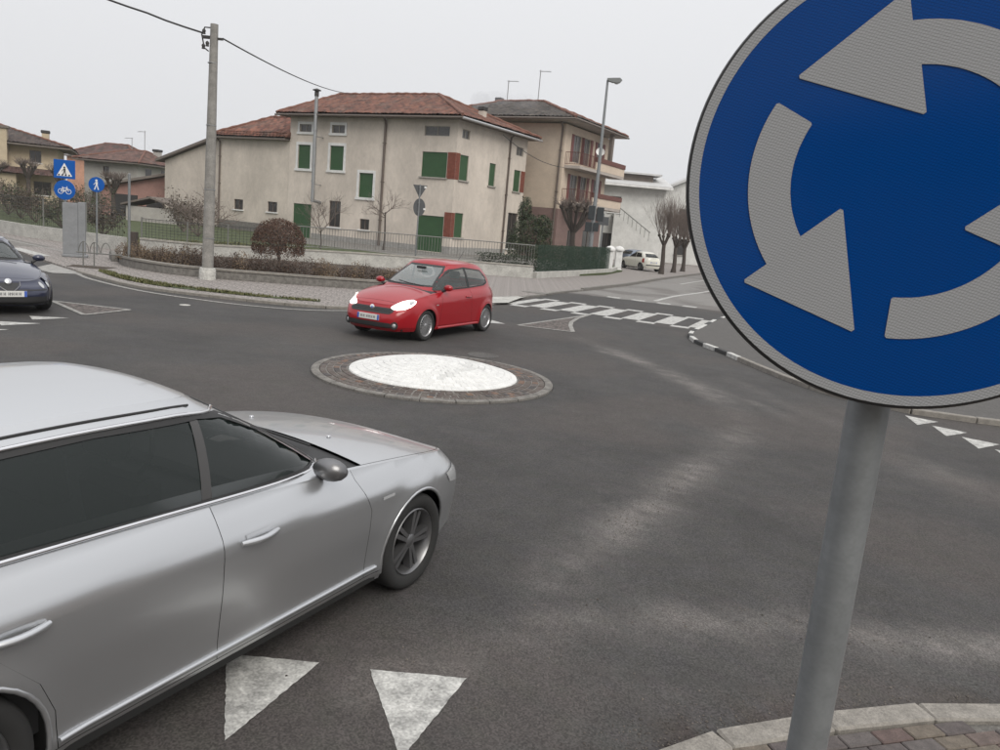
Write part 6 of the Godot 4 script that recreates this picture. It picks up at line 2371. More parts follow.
func number_plate(car: Node, xf: Transform3D):
	# white plate with blue end bands; the characters are illegible marks
	var pl := sub("number_plate", car)
	pl.transform = xf
	var st := mb()
	box(st, Vector3(-0.26, -0.055, 0), Vector3(0.26, 0.055, 0.008), Transform3D.IDENTITY, 0.003)
	put(st, "plate", M.plate_white, pl)
	st = mb()
	for s in [-1.0, 1.0]: box(st, Vector3(min(0.215 * s, 0.258 * s), -0.053, 0.0085), Vector3(max(0.215 * s, 0.258 * s), 0.053, 0.010))
	put(st, "blue_band", M.plate_blue, pl)
	st = mb()
	for x in [-0.16, -0.10, -0.025, 0.03, 0.085, 0.145]:
		box(st, Vector3(x - 0.018, -0.028, 0.0085), Vector3(x - 0.008, 0.028, 0.0095))
		box(st, Vector3(x + 0.008, -0.028, 0.0085), Vector3(x + 0.018, 0.028, 0.0095))
		box(st, Vector3(x - 0.0075, -0.006, 0.0085), Vector3(x + 0.0075, 0.006, 0.0095))
	put(st, "blurred_marks", M.plate_ink, pl)

func aim(o: Node3D, at: Vector3, dir: Vector2):
	o.position = at
	o.rotation.y = atan2(-dir.y, dir.x)

func nose_patch(car: Node, c: CarShape, called: String, poly: PackedVector2Array, off: float, m: Material, d := 1.0, both := false) -> MeshInstance3D:
	var st := mb()
	var fe := func(q: Vector2) -> Vector3: return c.end(q, d, off)
	lift(st, densify(poly, 0.05), [], fe, Vector2(0.05, 0.03), -d)
	return put(st, called, m, car)

func lamp_patch(car: Node, c: CarShape, called: String, poly: PackedVector2Array, off: float, m: Material, d: float) -> Array:
	var out := []
	for s in [-1.0, 1.0]:
		var st := mb()
		var fe := func(q: Vector2) -> Vector3: return c.wrap(q, d, s, off)
		lift(st, densify(poly, 0.04), [], fe, Vector2(0.05, 0.03), s * d)
		out.append(put(st, called, m, car))
	return out

func build_cars():
	build_silver_car()
	build_red_car()
	build_blue_car()
	build_parked_cars()

func build_silver_car():
	var car := thing("silver_estate_car", "large silver estate car with dark windows driving past the white triangles", "car")
	var c := CarShape.new()
	c.W = 0.925; c.ys = 0.19; c.xc = -0.05; c.n = 5.5
	c.edge = V([-2.5, 1.07, -1.6, 1.06, -0.6, 1.03, 0.3, 0.985, 0.85, 0.945, 1.42, 0.885, 1.85, 0.82, 2.1, 0.765, 2.31, 0.70])
	c.wp = V([0.0, 0.925, 0.07, 0.955, 0.11, 0.965, 0.16, 0.962, 0.30, 0.972, 0.55, 0.995, 0.74, 1.0, 0.80, 0.993, 0.86, 0.968, 0.94, 0.925, 1.0, 0.885])
	c.nose = V([0.0, 2.22, 0.15, 2.29, 0.5, 2.31, 0.8, 2.27, 1.0, 2.17])
	c.tail = V([0.0, -2.42, 0.2, -2.50, 0.55, -2.50, 0.8, -2.46, 1.0, -2.42])
	c.crown = V([-2.45, 0.02, 0.6, 0.075, 1.3, 0.07, 1.85, 0.05, 2.05, 0.02, 2.17, 0.0])
	c.gxc = -0.75; c.gn = 4.6
	c.gf = V([0.0, 0.98, 0.5, 0.50, 1.0, 0.0])
	c.gr = V([0.0, -2.44, 0.5, -2.34, 1.0, -2.12])
	c.gw = V([0.0, 0.815, 0.3, 0.775, 0.6, 0.715, 0.85, 0.645, 0.95, 0.605, 1.0, 0.565])
	c.roof = V([-2.2, 1.42, -1.6, 1.475, -0.8, 1.495, -0.3, 1.485, 0.0, 1.45])
	c.rcrown = 0.055
	c.arches = [1.42, -1.42]; c.wr = 0.365; c.flare = 0.012; c.sink = 0.06
	var big := 3.0
	var win := [densify(P([-2.10, 1.10, -1.35, 1.075, -0.25, 1.030, 0.30, 1.005, 0.68, 0.982, 0.725, 0.992, 0.60, 1.08, 0.32, 1.245, 0.05, 1.365, -0.14, 1.398, -0.7, 1.418, -1.12, 1.412, -1.6, 1.385, -1.82, 1.355, -2.00, 1.24]), 0.06)]
	var o := {"paint": M.silver_paint, "wheel_r": 0.325, "wheel_w": 0.235, "rim_r": 0.225, "spokes": 5, "rim": M.rim_dark, "glass": M.dark_glass, "step": 0.06,
		"bonnet_x": 0.94, "deck_x": -2.38, "windows": win, "window_names": ["side_glass"], "screen_glass": M.car_glass,
		"ws": densify(P([-0.60, 1.02, 0.60, 1.02, 0.50, 1.36, 0.44, 1.43, -0.44, 1.43, -0.50, 1.36]), 0.06),
		"rs": densify(P([-0.58, 1.12, 0.58, 1.12, 0.46, 1.39, -0.46, 1.39]), 0.06),
		"panels": [
			["sill", P([-1.42, 0.1, 1.42, 0.1, 1.42, 0.262, -1.42, 0.262])],
			["front_valance", P([1.42, 0.1, big, 0.1, big, 0.262, 1.42, 0.262])],
			["rear_valance", P([-big, 0.1, -1.42, 0.1, -1.42, 0.262, -big, 0.262])],
			["front_wing", P([0.895, 0.267, big, 0.267, big, 1.3, 0.80, 1.3, 0.80, 0.9, 0.895, 0.70])],
			["front_door", P([-0.2265, 0.267, 0.8915, 0.267, 0.8915, 0.70, 0.7965, 0.9, 0.7965, 1.3, -0.2265, 1.3])],
			["rear_door", P([-1.02, 0.267, -0.2305, 0.267, -0.2305, 1.3, -1.335, 1.3, -1.335, 0.92, -1.31, 0.82, -1.22, 0.72, -1.10, 0.59, -1.035, 0.44])],
			["rear_quarter", P([-big, 0.267, -1.024, 0.267, -1.039, 0.442, -1.104, 0.593, -1.224, 0.724, -1.314, 0.824, -1.339, 0.922, -1.339, 1.3, -big, 1.3])]]}
	car_shell(car, c, o)
	# bright strips above and below the glass, roof rails
	for s in [-1.0, 1.0]:
		var lo := []
		var hi := []
		var rail := []
		for k in 33:
			var x: float = lerp(-2.12, 0.78, k / 32.0)
			lo.append(c.cside(Vector2(x, c.itp(c.edge, x) + 0.012), s, 0.006))
		for k in 25:
			var x: float = lerp(-1.95, 0.06, k / 24.0)
			hi.append(c.cside(Vector2(x, c.itp(c.roof, x) - 0.062), s, 0.004))
		for k in 25:
			var x: float = lerp(-1.95, -0.15, k / 24.0)
			rail.append(c.cside(Vector2(x, c.itp(c.roof, x) - 0.028), s, 0.001))
		var st := mb()
		tube(st, lo, [0.011], 8)
		put(st, "waist_trim", M.chrome, car)
		st = mb()
		tube(st, hi, [0.010], 8)
		put(st, "window_trim", M.chrome, car)
		st = mb()
		tube(st, rail, [0.006], 8)
		put(st, "roof_seam", M.car_plastic, car)
		for x in [[0.20, 0.44], [-0.98, -0.74]]:
			var hd := sub("door_handle", car)
			st = mb()
			var pts := []
			for k in 9:
				var xx: float = lerp(x[0] - 0.33, x[1] - 0.33, k / 8.0)
				pts.append(c.side(Vector2(xx, 0.83), s, 0.010 + 0.026 * sin(PI * k / 8.0)))
			tube(st, pts, [0.012, 0.015, 0.016, 0.016, 0.016, 0.016, 0.016, 0.015, 0.012], 8)
			put(st, "grip", M.silver_paint, hd)
			st = mb()
			lift(st, densify(P([x[0] - 0.29, 0.803, x[1] - 0.37, 0.803, x[1] - 0.37, 0.857, x[0] - 0.29, 0.857]), 0.03), [], func(q: Vector2) -> Vector3: return c.side(q, s, 0.0015), Vector2(0.03, 0.03), s)
			put(st, "recess", M.silver_paint, hd)
		# rubbing line on the sill
		st = mb()
		var sl := []
		for k in 17:
			var x: float = lerp(-1.02, 1.0, k / 16.0)
			sl.append(c.side(Vector2(x, 0.30), s, 0.003))
		tube(st, sl, [0.013], 6)
		put(st, "sill_moulding", M.silver_paint, car)
		mirror(car, Vector3(0.56, 1.02, 0.77 * s), s, M.rim_dark, 0.92)  # housing darker than the body: the mirror's shadow is put into its colour
		for px in [[-0.25, -0.19, -0.19, -0.135], [-1.32, -1.26, -1.21, -1.16]]:
			st = mb()
			lift(st, densify(P([px[0], 1.03, px[1], 1.03, px[3], 1.41, px[2], 1.41]), 0.05), [], func(q: Vector2) -> Vector3: return c.cside(q, s, -0.0035), Vector2(0.05, 0.06), s)
			put(st, "door_pillar", M.dark_pane, car)
		# side repeater
		st = mb()
		lift(st, densify(P([1.00, 0.735, 1.12, 0.735, 1.12, 0.755, 1.00, 0.755]), 0.03), [], func(q: Vector2) -> Vector3: return c.side(q, s, 0.003), Vector2(0.03, 0.02), s)
		put(st, "side_repeater", M.lamp_clear, car)
	lamp_patch(car, c, "headlight", P([0.16, 0.56, 0.55, 0.55, 0.95, 0.62, 1.0, 0.70, 0.6, 0.70, 0.2, 0.645]), 0.004, M.lamp_clear, 1.0)
	lamp_patch(car, c, "tail_light", P([0.2, 0.72, 0.6, 0.70, 0.95, 0.74, 0.95, 0.93, 0.2, 0.93]), 0.004, M.lamp_red, -1.0)
	nose_patch(car, c, "grille", P([-0.36, 0.28, 0.36, 0.28, 0.40, 0.62, -0.40, 0.62]), 0.004, M.car_plastic)
	nose_patch(car, c, "lower_intake", P([-0.62, 0.25, -0.40, 0.25, -0.40, 0.40, -0.62, 0.36]), 0.004, M.car_plastic)
	number_plate(car, Transform3D(Basis(Vector3.UP, -PI / 2), Vector3(-2.52, 0.78, 0)))
	# wipers and washer jets
	var st := mb()
	tube(st, [Vector3(0.88, 1.005, -0.05), Vector3(0.80, 1.055, -0.55)], [0.008], 5)
	tube(st, [Vector3(0.87, 1.005, 0.45), Vector3(0.80, 1.06, 0.0)], [0.008], 5)
	put(st, "wiper", M.car_plastic, car)
	# shut line of the bonnet shows as a dark groove with two washer jets beside it
	for z in [-0.34, 0.34]:
		st = mb()
		box(st, Vector3(1.16, 0.972, z - 0.012), Vector3(1.185, 0.986, z + 0.012), Transform3D.IDENTITY, 0.004)
		put(st, "washer_jet", M.silver_paint, car)
	var h := Vector2(0.46, -0.888).normalized()
	aim(car, Vector3(-1.91, 0.002, -4.05), h)

func build_red_car():
	var car := thing("red_hatchback_car", "small red three-door hatchback with headlights on beside the white traffic island", "car")
	var c := CarShape.new()
	c.W = 0.845; c.ys = 0.20; c.xc = -0.1; c.n = 4.6
	c.edge = V([-1.95, 1.02, -1.3, 1.03, -0.5, 1.00, 0.2, 0.97, 0.85, 0.94, 1.25, 0.885, 1.6, 0.81, 1.9, 0.715, 2.10, 0.63])
	c.wp = V([0.0, 0.93, 0.08, 0.965, 0.2, 0.975, 0.5, 0.995, 0.72, 1.0, 0.82, 0.985, 0.92, 0.94, 1.0, 0.885])
	c.nose = V([0.0, 2.00, 0.2, 2.09, 0.5, 2.10, 0.75, 2.06, 1.0, 1.93])
	c.tail = V([0.0, -1.88, 0.2, -1.95, 0.5, -1.95, 0.8, -1.90, 1.0, -1.84])
	c.crown = V([-1.9, 0.02, 0.6, 0.10, 1.0, 0.095, 1.5, 0.07, 1.8, 0.03, 1.93, 0.0])
	c.gxc = -0.55; c.gn = 4.0
	c.gf = V([0.0, 1.12, 0.5, 0.60, 1.0, 0.06])
	c.gr = V([0.0, -1.86, 0.5, -1.76, 1.0, -1.50])
	c.gw = V([0.0, 0.75, 0.3, 0.715, 0.6, 0.67, 0.85, 0.61, 0.95, 0.575, 1.0, 0.535])
	c.roof = V([-1.6, 1.41, -1.1, 1.485, -0.5, 1.51, -0.1, 1.50, 0.1, 1.465])
	c.rcrown = 0.055
	c.arches = [1.255, -1.255]; c.wr = 0.345; c.flare = 0.022
	var big := 3.0
	var win := [densify(P([-1.36, 1.11, -1.18, 1.06, -0.46, 1.02, 0.30, 1.00, 0.78, 0.985, 0.62, 1.11, 0.36, 1.27, 0.06, 1.39, -0.40, 1.435, -1.12, 1.37, -1.33, 1.22]), 0.06)]
	var o := {"paint": M.red_paint, "wheel_r": 0.31, "wheel_w": 0.205, "rim_r": 0.222, "spokes": 10, "rim": M.rim, "glass": M.car_glass, "step": 0.07,
		"bonnet_x": 1.02, "deck_x": -1.78, "windows": win, "window_names": ["side_window"], "seat_x": -0.3,
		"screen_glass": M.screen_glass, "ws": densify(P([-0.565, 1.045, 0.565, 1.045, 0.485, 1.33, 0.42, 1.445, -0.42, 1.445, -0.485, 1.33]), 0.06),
		"rs": densify(P([-0.52, 1.11, 0.52, 1.11, 0.42, 1.37, -0.42, 1.37]), 0.06),
		"panels": [
			["sill", P([-1.255, 0.1, 1.255, 0.1, 1.255, 0.275, -1.255, 0.275])],
			["front_valance", P([1.255, 0.1, big, 0.1, big, 0.275, 1.255, 0.275])],
			["rear_valance", P([-big, 0.1, -1.255, 0.1, -1.255, 0.275, -big, 0.275])],
			["front_wing", P([0.80, 0.28, big, 0.28, big, 1.3, 0.72, 1.3, 0.72, 0.85])],
			["door", P([-0.575, 0.28, 0.793, 0.28, 0.713, 0.85, 0.713, 1.3, -0.48, 1.3, -0.48, 0.7])],
			["rear_quarter", P([-big, 0.28, -0.582, 0.28, -0.487, 0.7, -0.487, 1.3, -big, 1.3])]],
		"front_holes": []}
	car_shell(car, c, o)
	# front end
	var gr := nose_patch(car, c, "grille", densify(P([-0.50, 0.575, -0.44, 0.535, 0.44, 0.535, 0.50, 0.575, 0.49, 0.645, -0.49, 0.645]), 0.05), 0.004, M.car_plastic)
	nose_patch(car, c, "lower_intake", P([-0.52, 0.285, -0.46, 0.265, 0.46, 0.265, 0.52, 0.285, 0.48, 0.365, -0.48, 0.365]), 0.004, M.car_plastic)
	var st := mb()
	for y in [0.585, 0.615]: 
		var pts := []
		for k in 17: pts.append(c.end(Vector2(lerp(-0.45, 0.45, k / 16.0), y), 1.0, 0.006))
		tube(st, pts, [0.006], 5)
	put(st, "grille_bar", M.car_plastic, gr)
	st = mb()
	var bp := c.end(Vector2(0, 0.625), 1.0, 0.004)
	lathe(st, [Vector2(0.055, -0.02), Vector2(0.055, 0.012), Vector2(0.045, 0.018), Vector2(0.0, 0.020)], 20, Transform3D(Basis(Vector3(0, 0, 1), -PI / 2 + 0.15), bp))
	put(st, "badge", M.chrome, car)
	st = mb()
	lathe(st, [Vector2(0.040, 0.012), Vector2(0.0, 0.022)], 20, Transform3D(Basis(Vector3(0, 0, 1), -PI / 2 + 0.15), bp + Vector3(0.002, 0, 0)))
	put(st, "badge_face", M.plate_blue, car)
	for s in [-1.0, 1.0]:
		st = mb()
		var fl := c.end(Vector2(0.555 * s, 0.325), 1.0, 0.004)
		var ax := Basis(Vector3(0, 0, 1), -PI / 2).rotated(Vector3.UP, -0.45 * s)
		lathe(st, [Vector2(0.075, -0.02), Vector2(0.075, 0.006), Vector2(0.045, 0.008), Vector2(0.04, 0.0)], 18, Transform3D(ax, fl))
		var fg := put(st, "fog_lamp", M.car_plastic, car)
		st = mb()
		lathe(st, [Vector2(0.036, 0.002), Vector2(0.02, 0.010), Vector2(0.0, 0.012)], 18, Transform3D(ax, fl))
		put(st, "lens", M.lamp_clear, fg)
	var hl := P([0.22, 0.655, 0.27, 0.630, 0.40, 0.618, 0.60, 0.635, 0.80, 0.685, 0.93, 0.755, 0.95, 0.80, 0.88, 0.825, 0.74, 0.820, 0.55, 0.790, 0.37, 0.735, 0.25, 0.685])
	var lamps := lamp_patch(car, c, "headlight", hl, 0.006, M.headlamp_lit, 1.0)
	for k in 2:
		var s := -1.0 if k == 0 else 1.0
		var sp := SpotLight3D.new()
		sp.name = "headlight_beam"
		sp.light_energy = 0.35
		sp.light_color = Color(1, 0.97, 0.92)
		sp.spot_angle = 35.0
		sp.spot_range = 40.0
		sp.spot_attenuation = 2.0
		sp.light_size = 0.08
		sp.shadow_enabled = true
		sp.position = Vector3(2.10, 0.68, 0.55 * s)
		sp.rotation_degrees = Vector3(-3, -90, 0)
		car.add_child(sp, true)
		st = mb()
		var fe := func(q: Vector2) -> Vector3: return c.wrap(q, 1.0, s, 0.009)
		lift(st, P([0.76, 0.71, 0.90, 0.765, 0.90, 0.80, 0.76, 0.79]), [], fe, Vector2(0.04, 0.03), s)
		put(st, "indicator", M.lamp_clear, lamps[k])
	lamp_patch(car, c, "tail_light", P([0.7, 0.78, 0.95, 0.78, 1.0, 1.0, 0.7, 1.0]), 0.004, M.lamp_red, -1.0)
	var pp := c.end(Vector2(0, 0.452), 1.0, 0.012)
	number_plate(car, Transform3D(Basis(Vector3.UP, PI / 2), pp))
	for s in [-1.0, 1.0]:
		mirror(car, Vector3(0.58, 1.05, 0.755 * s), s, M.red_paint, 0.95)
		st = mb()
		lift(st, densify(P([-0.52, 1.015, -0.42, 1.015, -0.36, 1.435, -0.44, 1.435]), 0.05), [], func(q: Vector2) -> Vector3: return c.cside(q, s, -0.0035), Vector2(0.05, 0.06), s)
		put(st, "door_pillar", M.car_plastic, car)
		st = mb()
		var pts := []
		for k in 9: pts.append(c.side(Vector2(lerp(-0.44, -0.22, k / 8.0), 0.84), s, 0.008 + 0.022 * sin(PI * k / 8.0)))
		tube(st, pts, [0.012, 0.014, 0.015, 0.015, 0.015, 0.015, 0.015, 0.014, 0.012], 8)
		put(st, "door_handle", M.red_paint, car)
		st = mb()
		var sl := []
		for k in 13: sl.append(c.side(Vector2(lerp(-0.85, 0.85, k / 12.0), 0.235), s, 0.008))
		tube(st, sl, [0.028], 8)
		put(st, "side_skirt", M.red_paint, car)
		st = mb()
		lift(st, densify(P([0.88, 0.70, 0.96, 0.705, 0.96, 0.725, 0.88, 0.72]), 0.02), [], func(q: Vector2) -> Vector3: return c.side(q, s, 0.003), Vector2(0.02, 0.02), s)
		put(st, "side_repeater", M.lamp_clear, car)
	st = mb()
	tube(st, [Vector3(0.98, 1.065, -0.50), Vector3(0.96, 1.09, -0.1), Vector3(0.90, 1.115, 0.15)], [0.011], 5)
	tube(st, [Vector3(1.0, 1.065, 0.05), Vector3(0.96, 1.09, 0.40), Vector3(0.88, 1.115, 0.55)], [0.011], 5)
	put(st, "wiper", M.car_plastic, car)
	st = mb()
	tube(st, [Vector3(-1.2, 1.53, 0), Vector3(-1.5, 1.80, 0)], [0.006, 0.003], 5)
	put(st, "aerial", M.car_plastic, car)
	st = mb()
	box(st, Vector3(0.30, 1.36, -0.12), Vector3(0.33, 1.42, 0.12), Transform3D.IDENTITY, 0.01)
	put(st, "rear_view_mirror", M.car_plastic, car)
	aim(car, Vector3(-1.73, 0.002, -17.2), Vector2(-0.444, 0.896))

func build_blue_car():
	var car := thing("blue_coupe_car", "dark blue coupe with shield grille waiting at the give-way triangles", "car")
	var c := CarShape.new()
	c.W = 0.885; c.ys = 0.17; c.xc = -0.1; c.n = 4.2
	c.edge = V([-2.1, 0.90, -1.2, 0.90, 0.0, 0.86, 0.8, 0.82, 1.3, 0.76, 1.75, 0.67, 2.15, 0.56])
	c.wp = V([0.0, 0.93, 0.1, 0.97, 0.5, 1.0, 0.72, 0.995, 0.85, 0.965, 0.94, 0.92, 1.0, 0.86])
	c.nose = V([0.0, 2.05, 0.2, 2.16, 0.55, 2.17, 0.8, 2.12, 1.0, 1.98])
	c.tail = V([0.0, -2.05, 0.3, -2.12, 0.8, -2.08, 1.0, -2.02])
	c.crown = V([-2.0, 0.02, 0.6, 0.09, 1.2, 0.09, 1.7, 0.05, 1.98, 0.0])
	c.gxc = -0.7; c.gn = 4.0
	c.gf = V([0.0, 1.0, 0.5, 0.5, 1.0, -0.05])
	c.gr = V([0.0, -1.9, 0.5, -1.6, 1.0, -1.15])
	c.gw = V([0.0, 0.77, 0.5, 0.69, 0.85, 0.60, 1.0, 0.52])
	c.roof = V([-1.2, 1.22, -0.6, 1.27, -0.05, 1.24])
	c.rcrown = 0.05
	c.arches = [1.30, -1.24]; c.wr = 0.35; c.flare = 0.012
	var big := 3.0
	var win := [densify(P([-0.95, 0.93, 0.62, 0.87, 0.25, 1.08, -0.1, 1.18, -0.85, 1.20]), 0.06)]
	var o := {"paint": M.blue_paint, "wheel_r": 0.315, "wheel_w": 0.215, "rim_r": 0.21, "spokes": 5, "rim": M.rim, "glass": M.car_glass, "step": 0.08,
		"bonnet_x": 0.90, "deck_x": -1.85, "windows": win, "window_names": ["side_window"], "seat_x": -0.35,
		"ws": densify(P([-0.58, 0.90, 0.58, 0.90, 0.48, 1.14, 0.41, 1.20, -0.41, 1.20, -0.48, 1.14]), 0.06),
		"rs": densify(P([-0.5, 0.98, 0.5, 0.98, 0.4, 1.16, -0.4, 1.16]), 0.06),
		"panels": [["front_wing", P([0.75, 0.1, big, 0.1, big, 1.3, 0.75, 1.3])], ["door", P([-0.6, 0.1, 0.743, 0.1, 0.743, 1.3, -0.6, 1.3])], ["rear_quarter", P([-big, 0.1, -0.607, 0.1, -0.607, 1.3, -big, 1.3])]]}
	car_shell(car, c, o)
	# dark lower bumper with groove, shield grille with bright emblem
	nose_patch(car, c, "bumper_groove", P([-0.64, 0.455, 0.64, 0.455, 0.64, 0.475, -0.64, 0.475]), 0.004, M.car_plastic)
	nose_patch(car, c, "lower_bumper", P([-0.62, 0.19, 0.62, 0.19, 0.64, 0.345, -0.64, 0.345]), 0.006, M.car_plastic)
	var sh := nose_patch(car, c, "shield_grille", P([0.0, 0.425, 0.16, 0.545, 0.17, 0.585, -0.17, 0.585, -0.16, 0.545]), 0.010, M.car_plastic)
	var st := mb()
	var ln := V([-0.19, 0.60, -0.18, 0.54, 0.0, 0.405, 0.18, 0.54, 0.19, 0.60])
	var pts := []
	for k in 25:
		var q: Vector2 = ln[int(min(3.0, k / 6.0))].lerp(ln[int(min(3.0, k / 6.0)) + 1], (k - 6.0 * int(min(3.0, k / 6.0))) / 6.0)
		pts.append(c.end(q, 1.0, 0.014))
	tube(st, pts, [0.011], 6)
	put(st, "shield_rim", M.rim_dark, sh)
	st = mb()
	var bp := c.end(Vector2(0, 0.565), 1.0, 0.02) + Vector3(-0.03, 0.045, 0)
	lathe(st, [Vector2(0.058, -0.02), Vector2(0.058, 0.006), Vector2(0.048, 0.014), Vector2(0.0, 0.018)], 20, Transform3D(Basis(Vector3(0, 0, 1), -PI / 2 + 0.55), bp))
	put(st, "emblem", M.satin_metal, car)
	for s in [-1.0, 1.0]:
		for a in [0.42, 0.66]:
			st = mb()
			var fe := func(q: Vector2) -> Vector3: return c.wrap(q, 1.0, s, 0.006)
			lift(st, circle(Vector2(a, 0.545), 0.052, 18), [], fe, Vector2(0.05, 0.04), s)
			put(st, "headlight", M.lamp_clear, car)
		mirror(car, Vector3(0.55, 0.93, 0.81 * s), s, M.blue_paint, 1.0)
	number_plate(car, Transform3D(Basis(Vector3.UP, PI / 2), c.end(Vector2(0.0, 0.40), 1.0, 0.012)))
	st = mb()
	tube(st, [Vector3(0.86, 0.93, -0.45), Vector3(0.82, 0.96, 0.1)], [0.01], 5)
	put(st, "wiper", M.car_plastic, car)
	var h := Vector2(0.72, 0.694).normalized()
	aim(car, Vector3(-8.97 - h.x * 2.17, 0.002, -14.2 - h.y * 2.17), h)

func build_parked_cars():
	for k in 2:
		var car := thing("parked_car", ["cream hatchback parked on the pavement behind the bare street tree", "slate blue car parked behind the cream hatchback"][k], "car", Vector3.ZERO, 0.0, "cars parked by the white house")
		var c := CarShape.new()
		c.W = 0.82; c.ys = 0.22; c.xc = -0.1; c.n = 4.6
		c.edge = V([-1.8, 0.95, -0.5, 0.94, 0.8, 0.90, 1.4, 0.80, 1.95, 0.62])
		c.wp = V([0.0, 0.94, 0.2, 0.98, 0.7, 1.0, 0.9, 0.95, 1.0, 0.88])
		c.nose = V([0.0, 1.85, 0.3, 1.95, 0.8, 1.9, 1.0, 1.8])
		c.tail = V([0.0, -1.72, 0.3, -1.80, 0.8, -1.76, 1.0, -1.70])
		c.crown = V([-1.8, 0.02, 0.6, 0.09, 1.5, 0.05, 1.8, 0.0])
		c.gxc = -0.5; c.gn = 4.0
		c.gf = V([0.0, 1.05, 1.0, 0.1])
		c.gr = V([0.0, -1.70, 0.5, -1.50, 1.0, -1.15])
		c.gw = V([0.0, 0.74, 0.5, 0.68, 0.9, 0.58, 1.0, 0.53])
		c.roof = V([-1.3, 1.28, -0.5, 1.36, 0.1, 1.32])
		c.arches = [1.2, -1.2]; c.wr = 0.33
		var big := 3.0
		var o := {"paint": [M.cream_paint, M.slate_paint][k], "wheel_r": 0.295, "wheel_w": 0.19, "rim_r": 0.19, "spokes": 6, "rim": M.rim_dark, "glass": M.dark_glass, "step": 0.12,
			"bonnet_x": 0.98, "deck_x": -1.64, "windows": [densify(P([-0.4, 0.97, 0.7, 0.94, 0.1, 1.26, -0.35, 1.29]), 0.08), densify(P([-1.2, 1.0, -0.47, 0.975, -0.42, 1.285, -0.95, 1.25]), 0.08)], "window_names": ["front_side_window", "rear_side_window"],
			"ws": densify(P([-0.55, 1.0, 0.55, 1.0, 0.41, 1.29, -0.41, 1.29]), 0.08), "rs": densify(P([-0.54, 1.02, 0.54, 1.02, 0.42, 1.25, -0.42, 1.25]), 0.08), "steer": false,
			"panels": [["front_wing", P([0.75, 0.1, big, 0.1, big, 1.3, 0.75, 1.3])], ["door", P([-0.5, 0.1, 0.743, 0.1, 0.743, 1.3, -0.5, 1.3])], ["rear_quarter", P([-big, 0.1, -0.507, 0.1, -0.507, 1.3, -big, 1.3])]]}
		car_shell(car, c, o)
		lamp_patch(car, c, "tail_light", P([0.75, 0.62, 1.0, 0.62, 1.0, 0.92, 0.75, 0.92]), 0.004, M.lamp_red, -1.0)
		lamp_patch(car, c, "headlight", P([0.3, 0.60, 0.95, 0.65, 0.95, 0.74, 0.4, 0.70]), 0.004, M.lamp_clear, 1.0)
		number_plate(car, Transform3D(Basis(Vector3.UP, -PI / 2), c.end(Vector2(0, 0.66), -1.0, 0.012)))
		nose_patch(car, c, "bumper_strip", P([-0.6, 0.42, 0.6, 0.42, 0.6, 0.50, -0.6, 0.50]), 0.005, M.car_plastic, -1.0)
		aim(car, [Vector3(9.75, PAV, -60.0), Vector3(10.3, PAV, -65.2)][k], [Vector2(-0.38, -0.92), Vector2(0.75, -0.66)][k])

# ---------------------------------------------------------------- the roundabout sign in front
func arc_pts(r: float, a0: float, a1: float, n: int) -> Array:
	var o := []
	for k in n + 1:
		var a: float = deg_to_rad(lerp(a0, a1, float(k) / n))
		o.append(Vector2(cos(a), sin(a)) * r)
	return o

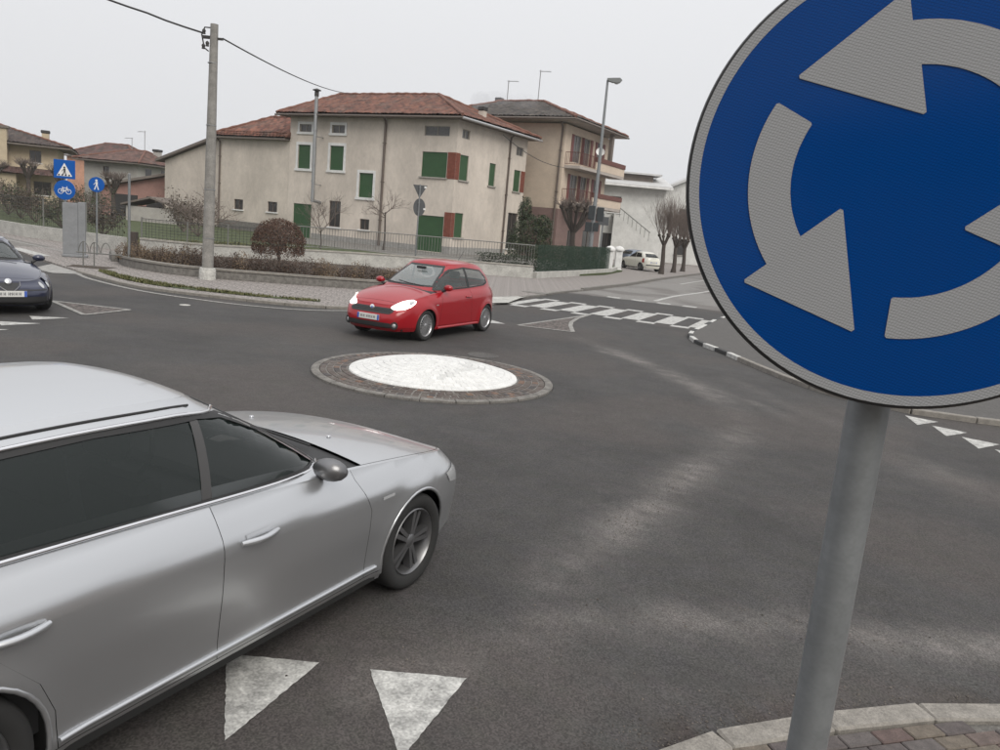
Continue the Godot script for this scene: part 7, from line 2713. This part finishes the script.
func build_foreground_sign():
	var R := 0.30
	var base := Vector3(0.5475, 0.0, -1.15)
	var sg := thing("roundabout_sign", "large round blue roundabout sign with three white arrows on a grey pole", "road sign", base)
	var c := Vector3(0.526, 2.525, -1.067) - base
	var tb := Basis.from_euler(Vector3(deg_to_rad(-1.45), deg_to_rad(-15.5), 0))
	# post
	var st := mb()
	tube(st, [Vector3(0, 0.05, 0), Vector3(0, 2.80, 0)], [0.0297], 32)
	var post := put(st, "post", M.galvanised, sg)
	st = mb()
	lathe(st, [Vector2(0.0305, 0.0), Vector2(0.031, 0.012), Vector2(0.0, 0.022)], 24, Transform3D(Basis.IDENTITY, Vector3(0, 2.795, 0)))
	put(st, "cap", M.black_rim, post)
	# plate: sheet with a folded rim, dark from behind
	st = mb()
	var face := Transform3D(tb * Basis(Vector3.RIGHT, PI / 2), c)
	lathe(st, [Vector2(0.0, -0.007), Vector2(R - 0.006, -0.008), Vector2(R - 0.002, -0.022), Vector2(R + 0.002, -0.020), Vector2(R + 0.002, -0.006), Vector2(R, -0.003), Vector2(0.0, -0.003)], 128, face)
	var pl := put(st, "plate", M.black_rim, sg)
	# white reflective border
	st = mb()
	lathe(st, [Vector2(R * 0.990, -0.0025), Vector2(R * 0.990, 0.0), Vector2(R * 0.945, 0.0), Vector2(R * 0.945, -0.0025)], 128, face, false)
	put(st, "border", M.sheeting_white, pl)
	st = mb()
	lathe(st, [Vector2(R * 0.9448, -0.0005), Vector2(0.0, -0.0005)], 128, face, false)
	put(st, "blue_field", M.sheeting_blue, pl)
	# arrows
	for k in 3:
		var rot: float = [0.0, -117.5, 117.5][k]
		var p := PackedVector2Array()
		for q in arc_pts(0.68, 152.5 + rot, 216.5 + rot, 20): p.append(q)
		for a in [[217.5, 0.812], [259.5, 0.685], [205.0, 0.288]]:
			p.append(Vector2(cos(deg_to_rad(a[0] + rot)), sin(deg_to_rad(a[0] + rot))) * a[1])
		for q in arc_pts(0.497, 212.5 + rot, 152.5 + rot, 18): p.append(q)
		for i in p.size(): p[i] = (p[i] + Vector2(-0.045, -0.012)) * R
		# soften the corners
		var soft := Geometry2D.offset_polygon(Geometry2D.offset_polygon(p, -0.0025)[0], 0.0025, Geometry2D.JOIN_ROUND)
		st = mb()
		prism(st, soft[0], 0.0002, 0.0008, Transform3D(tb, c))
		put(st, "arrow", M.sheeting_white, pl)
	# clamps behind
	for y in [2.40, 2.65]:
		st = mb()
		tube(st, [Vector3(0, y - 0.015, 0), Vector3(0, y + 0.015, 0)], [0.034], 24)
		box(st, Vector3(-0.07, y - 0.015, 0.030), Vector3(0.04, y + 0.015, 0.058))
		put(st, "clamp", M.galvanised, sg)
	st = mb()
	lathe(st, [Vector2(0.06, 0.0), Vector2(0.058, 0.02), Vector2(0.031, 0.03)], 24, Transform3D(Basis.IDENTITY, Vector3(0, 0.09, 0)))
	put(st, "foot", M.concrete, sg)

func build_behind_camera():
	# houses on the near side of the junction: the glossy sign and the car flanks mirror them
	for q in [[22.0, 17.0, PI, 26.0, "plain beige house on the near side of the junction behind the sign"], [-10.0, 15.0, PI - 0.35, 24.0, "long beige house on the near side of the junction beyond the silver car"]]:
		plain_house("opposite_house", q[4], Vector3(q[0], 0.1, q[1]), q[2], q[3], 9.0, 5.6,
			[[3.0, 1.0, 1.2, 1.5], [8.0, 1.0, 1.2, 1.5], [13.0, 1.0, 1.2, 1.5], [18.0, 1.0, 1.2, 1.5]], M.wall_yellow, 6.0, 20.0, 8.4, Color(0.19, 0.08, 0.06), Color(0.15, 0.06, 0.05))

func make_sheeting():
	# prismatic sheeting: fine diagonal cells printed in the film
	var s := 256
	var im := Image.create(s, s, false, Image.FORMAT_L8)
	for y in s:
		for x in s:
			var a := fposmod((x + y * 0.5) / 16.0, 1.0)
			var b := fposmod((y - x * 0.25) / 16.0, 1.0)
			var v := 1.0
			if a < 0.2: v = 0.86
			if b < 0.22: v = 0.78
			im.set_pixel(x, y, Color(v, v, v))
	T["sheet"] = ImageTexture.create_from_image(im)
	mat("sheeting_white", lin(0.295, 0.30, 0.308), 0.3, {"tex": "sheet", "scale": 16.0, "spec": 0.3})
	mat("sheeting_blue", lin(0.0003, 0.043, 0.20), 0.13, {"tex": "sheet", "scale": 16.0, "spec": 0.28})
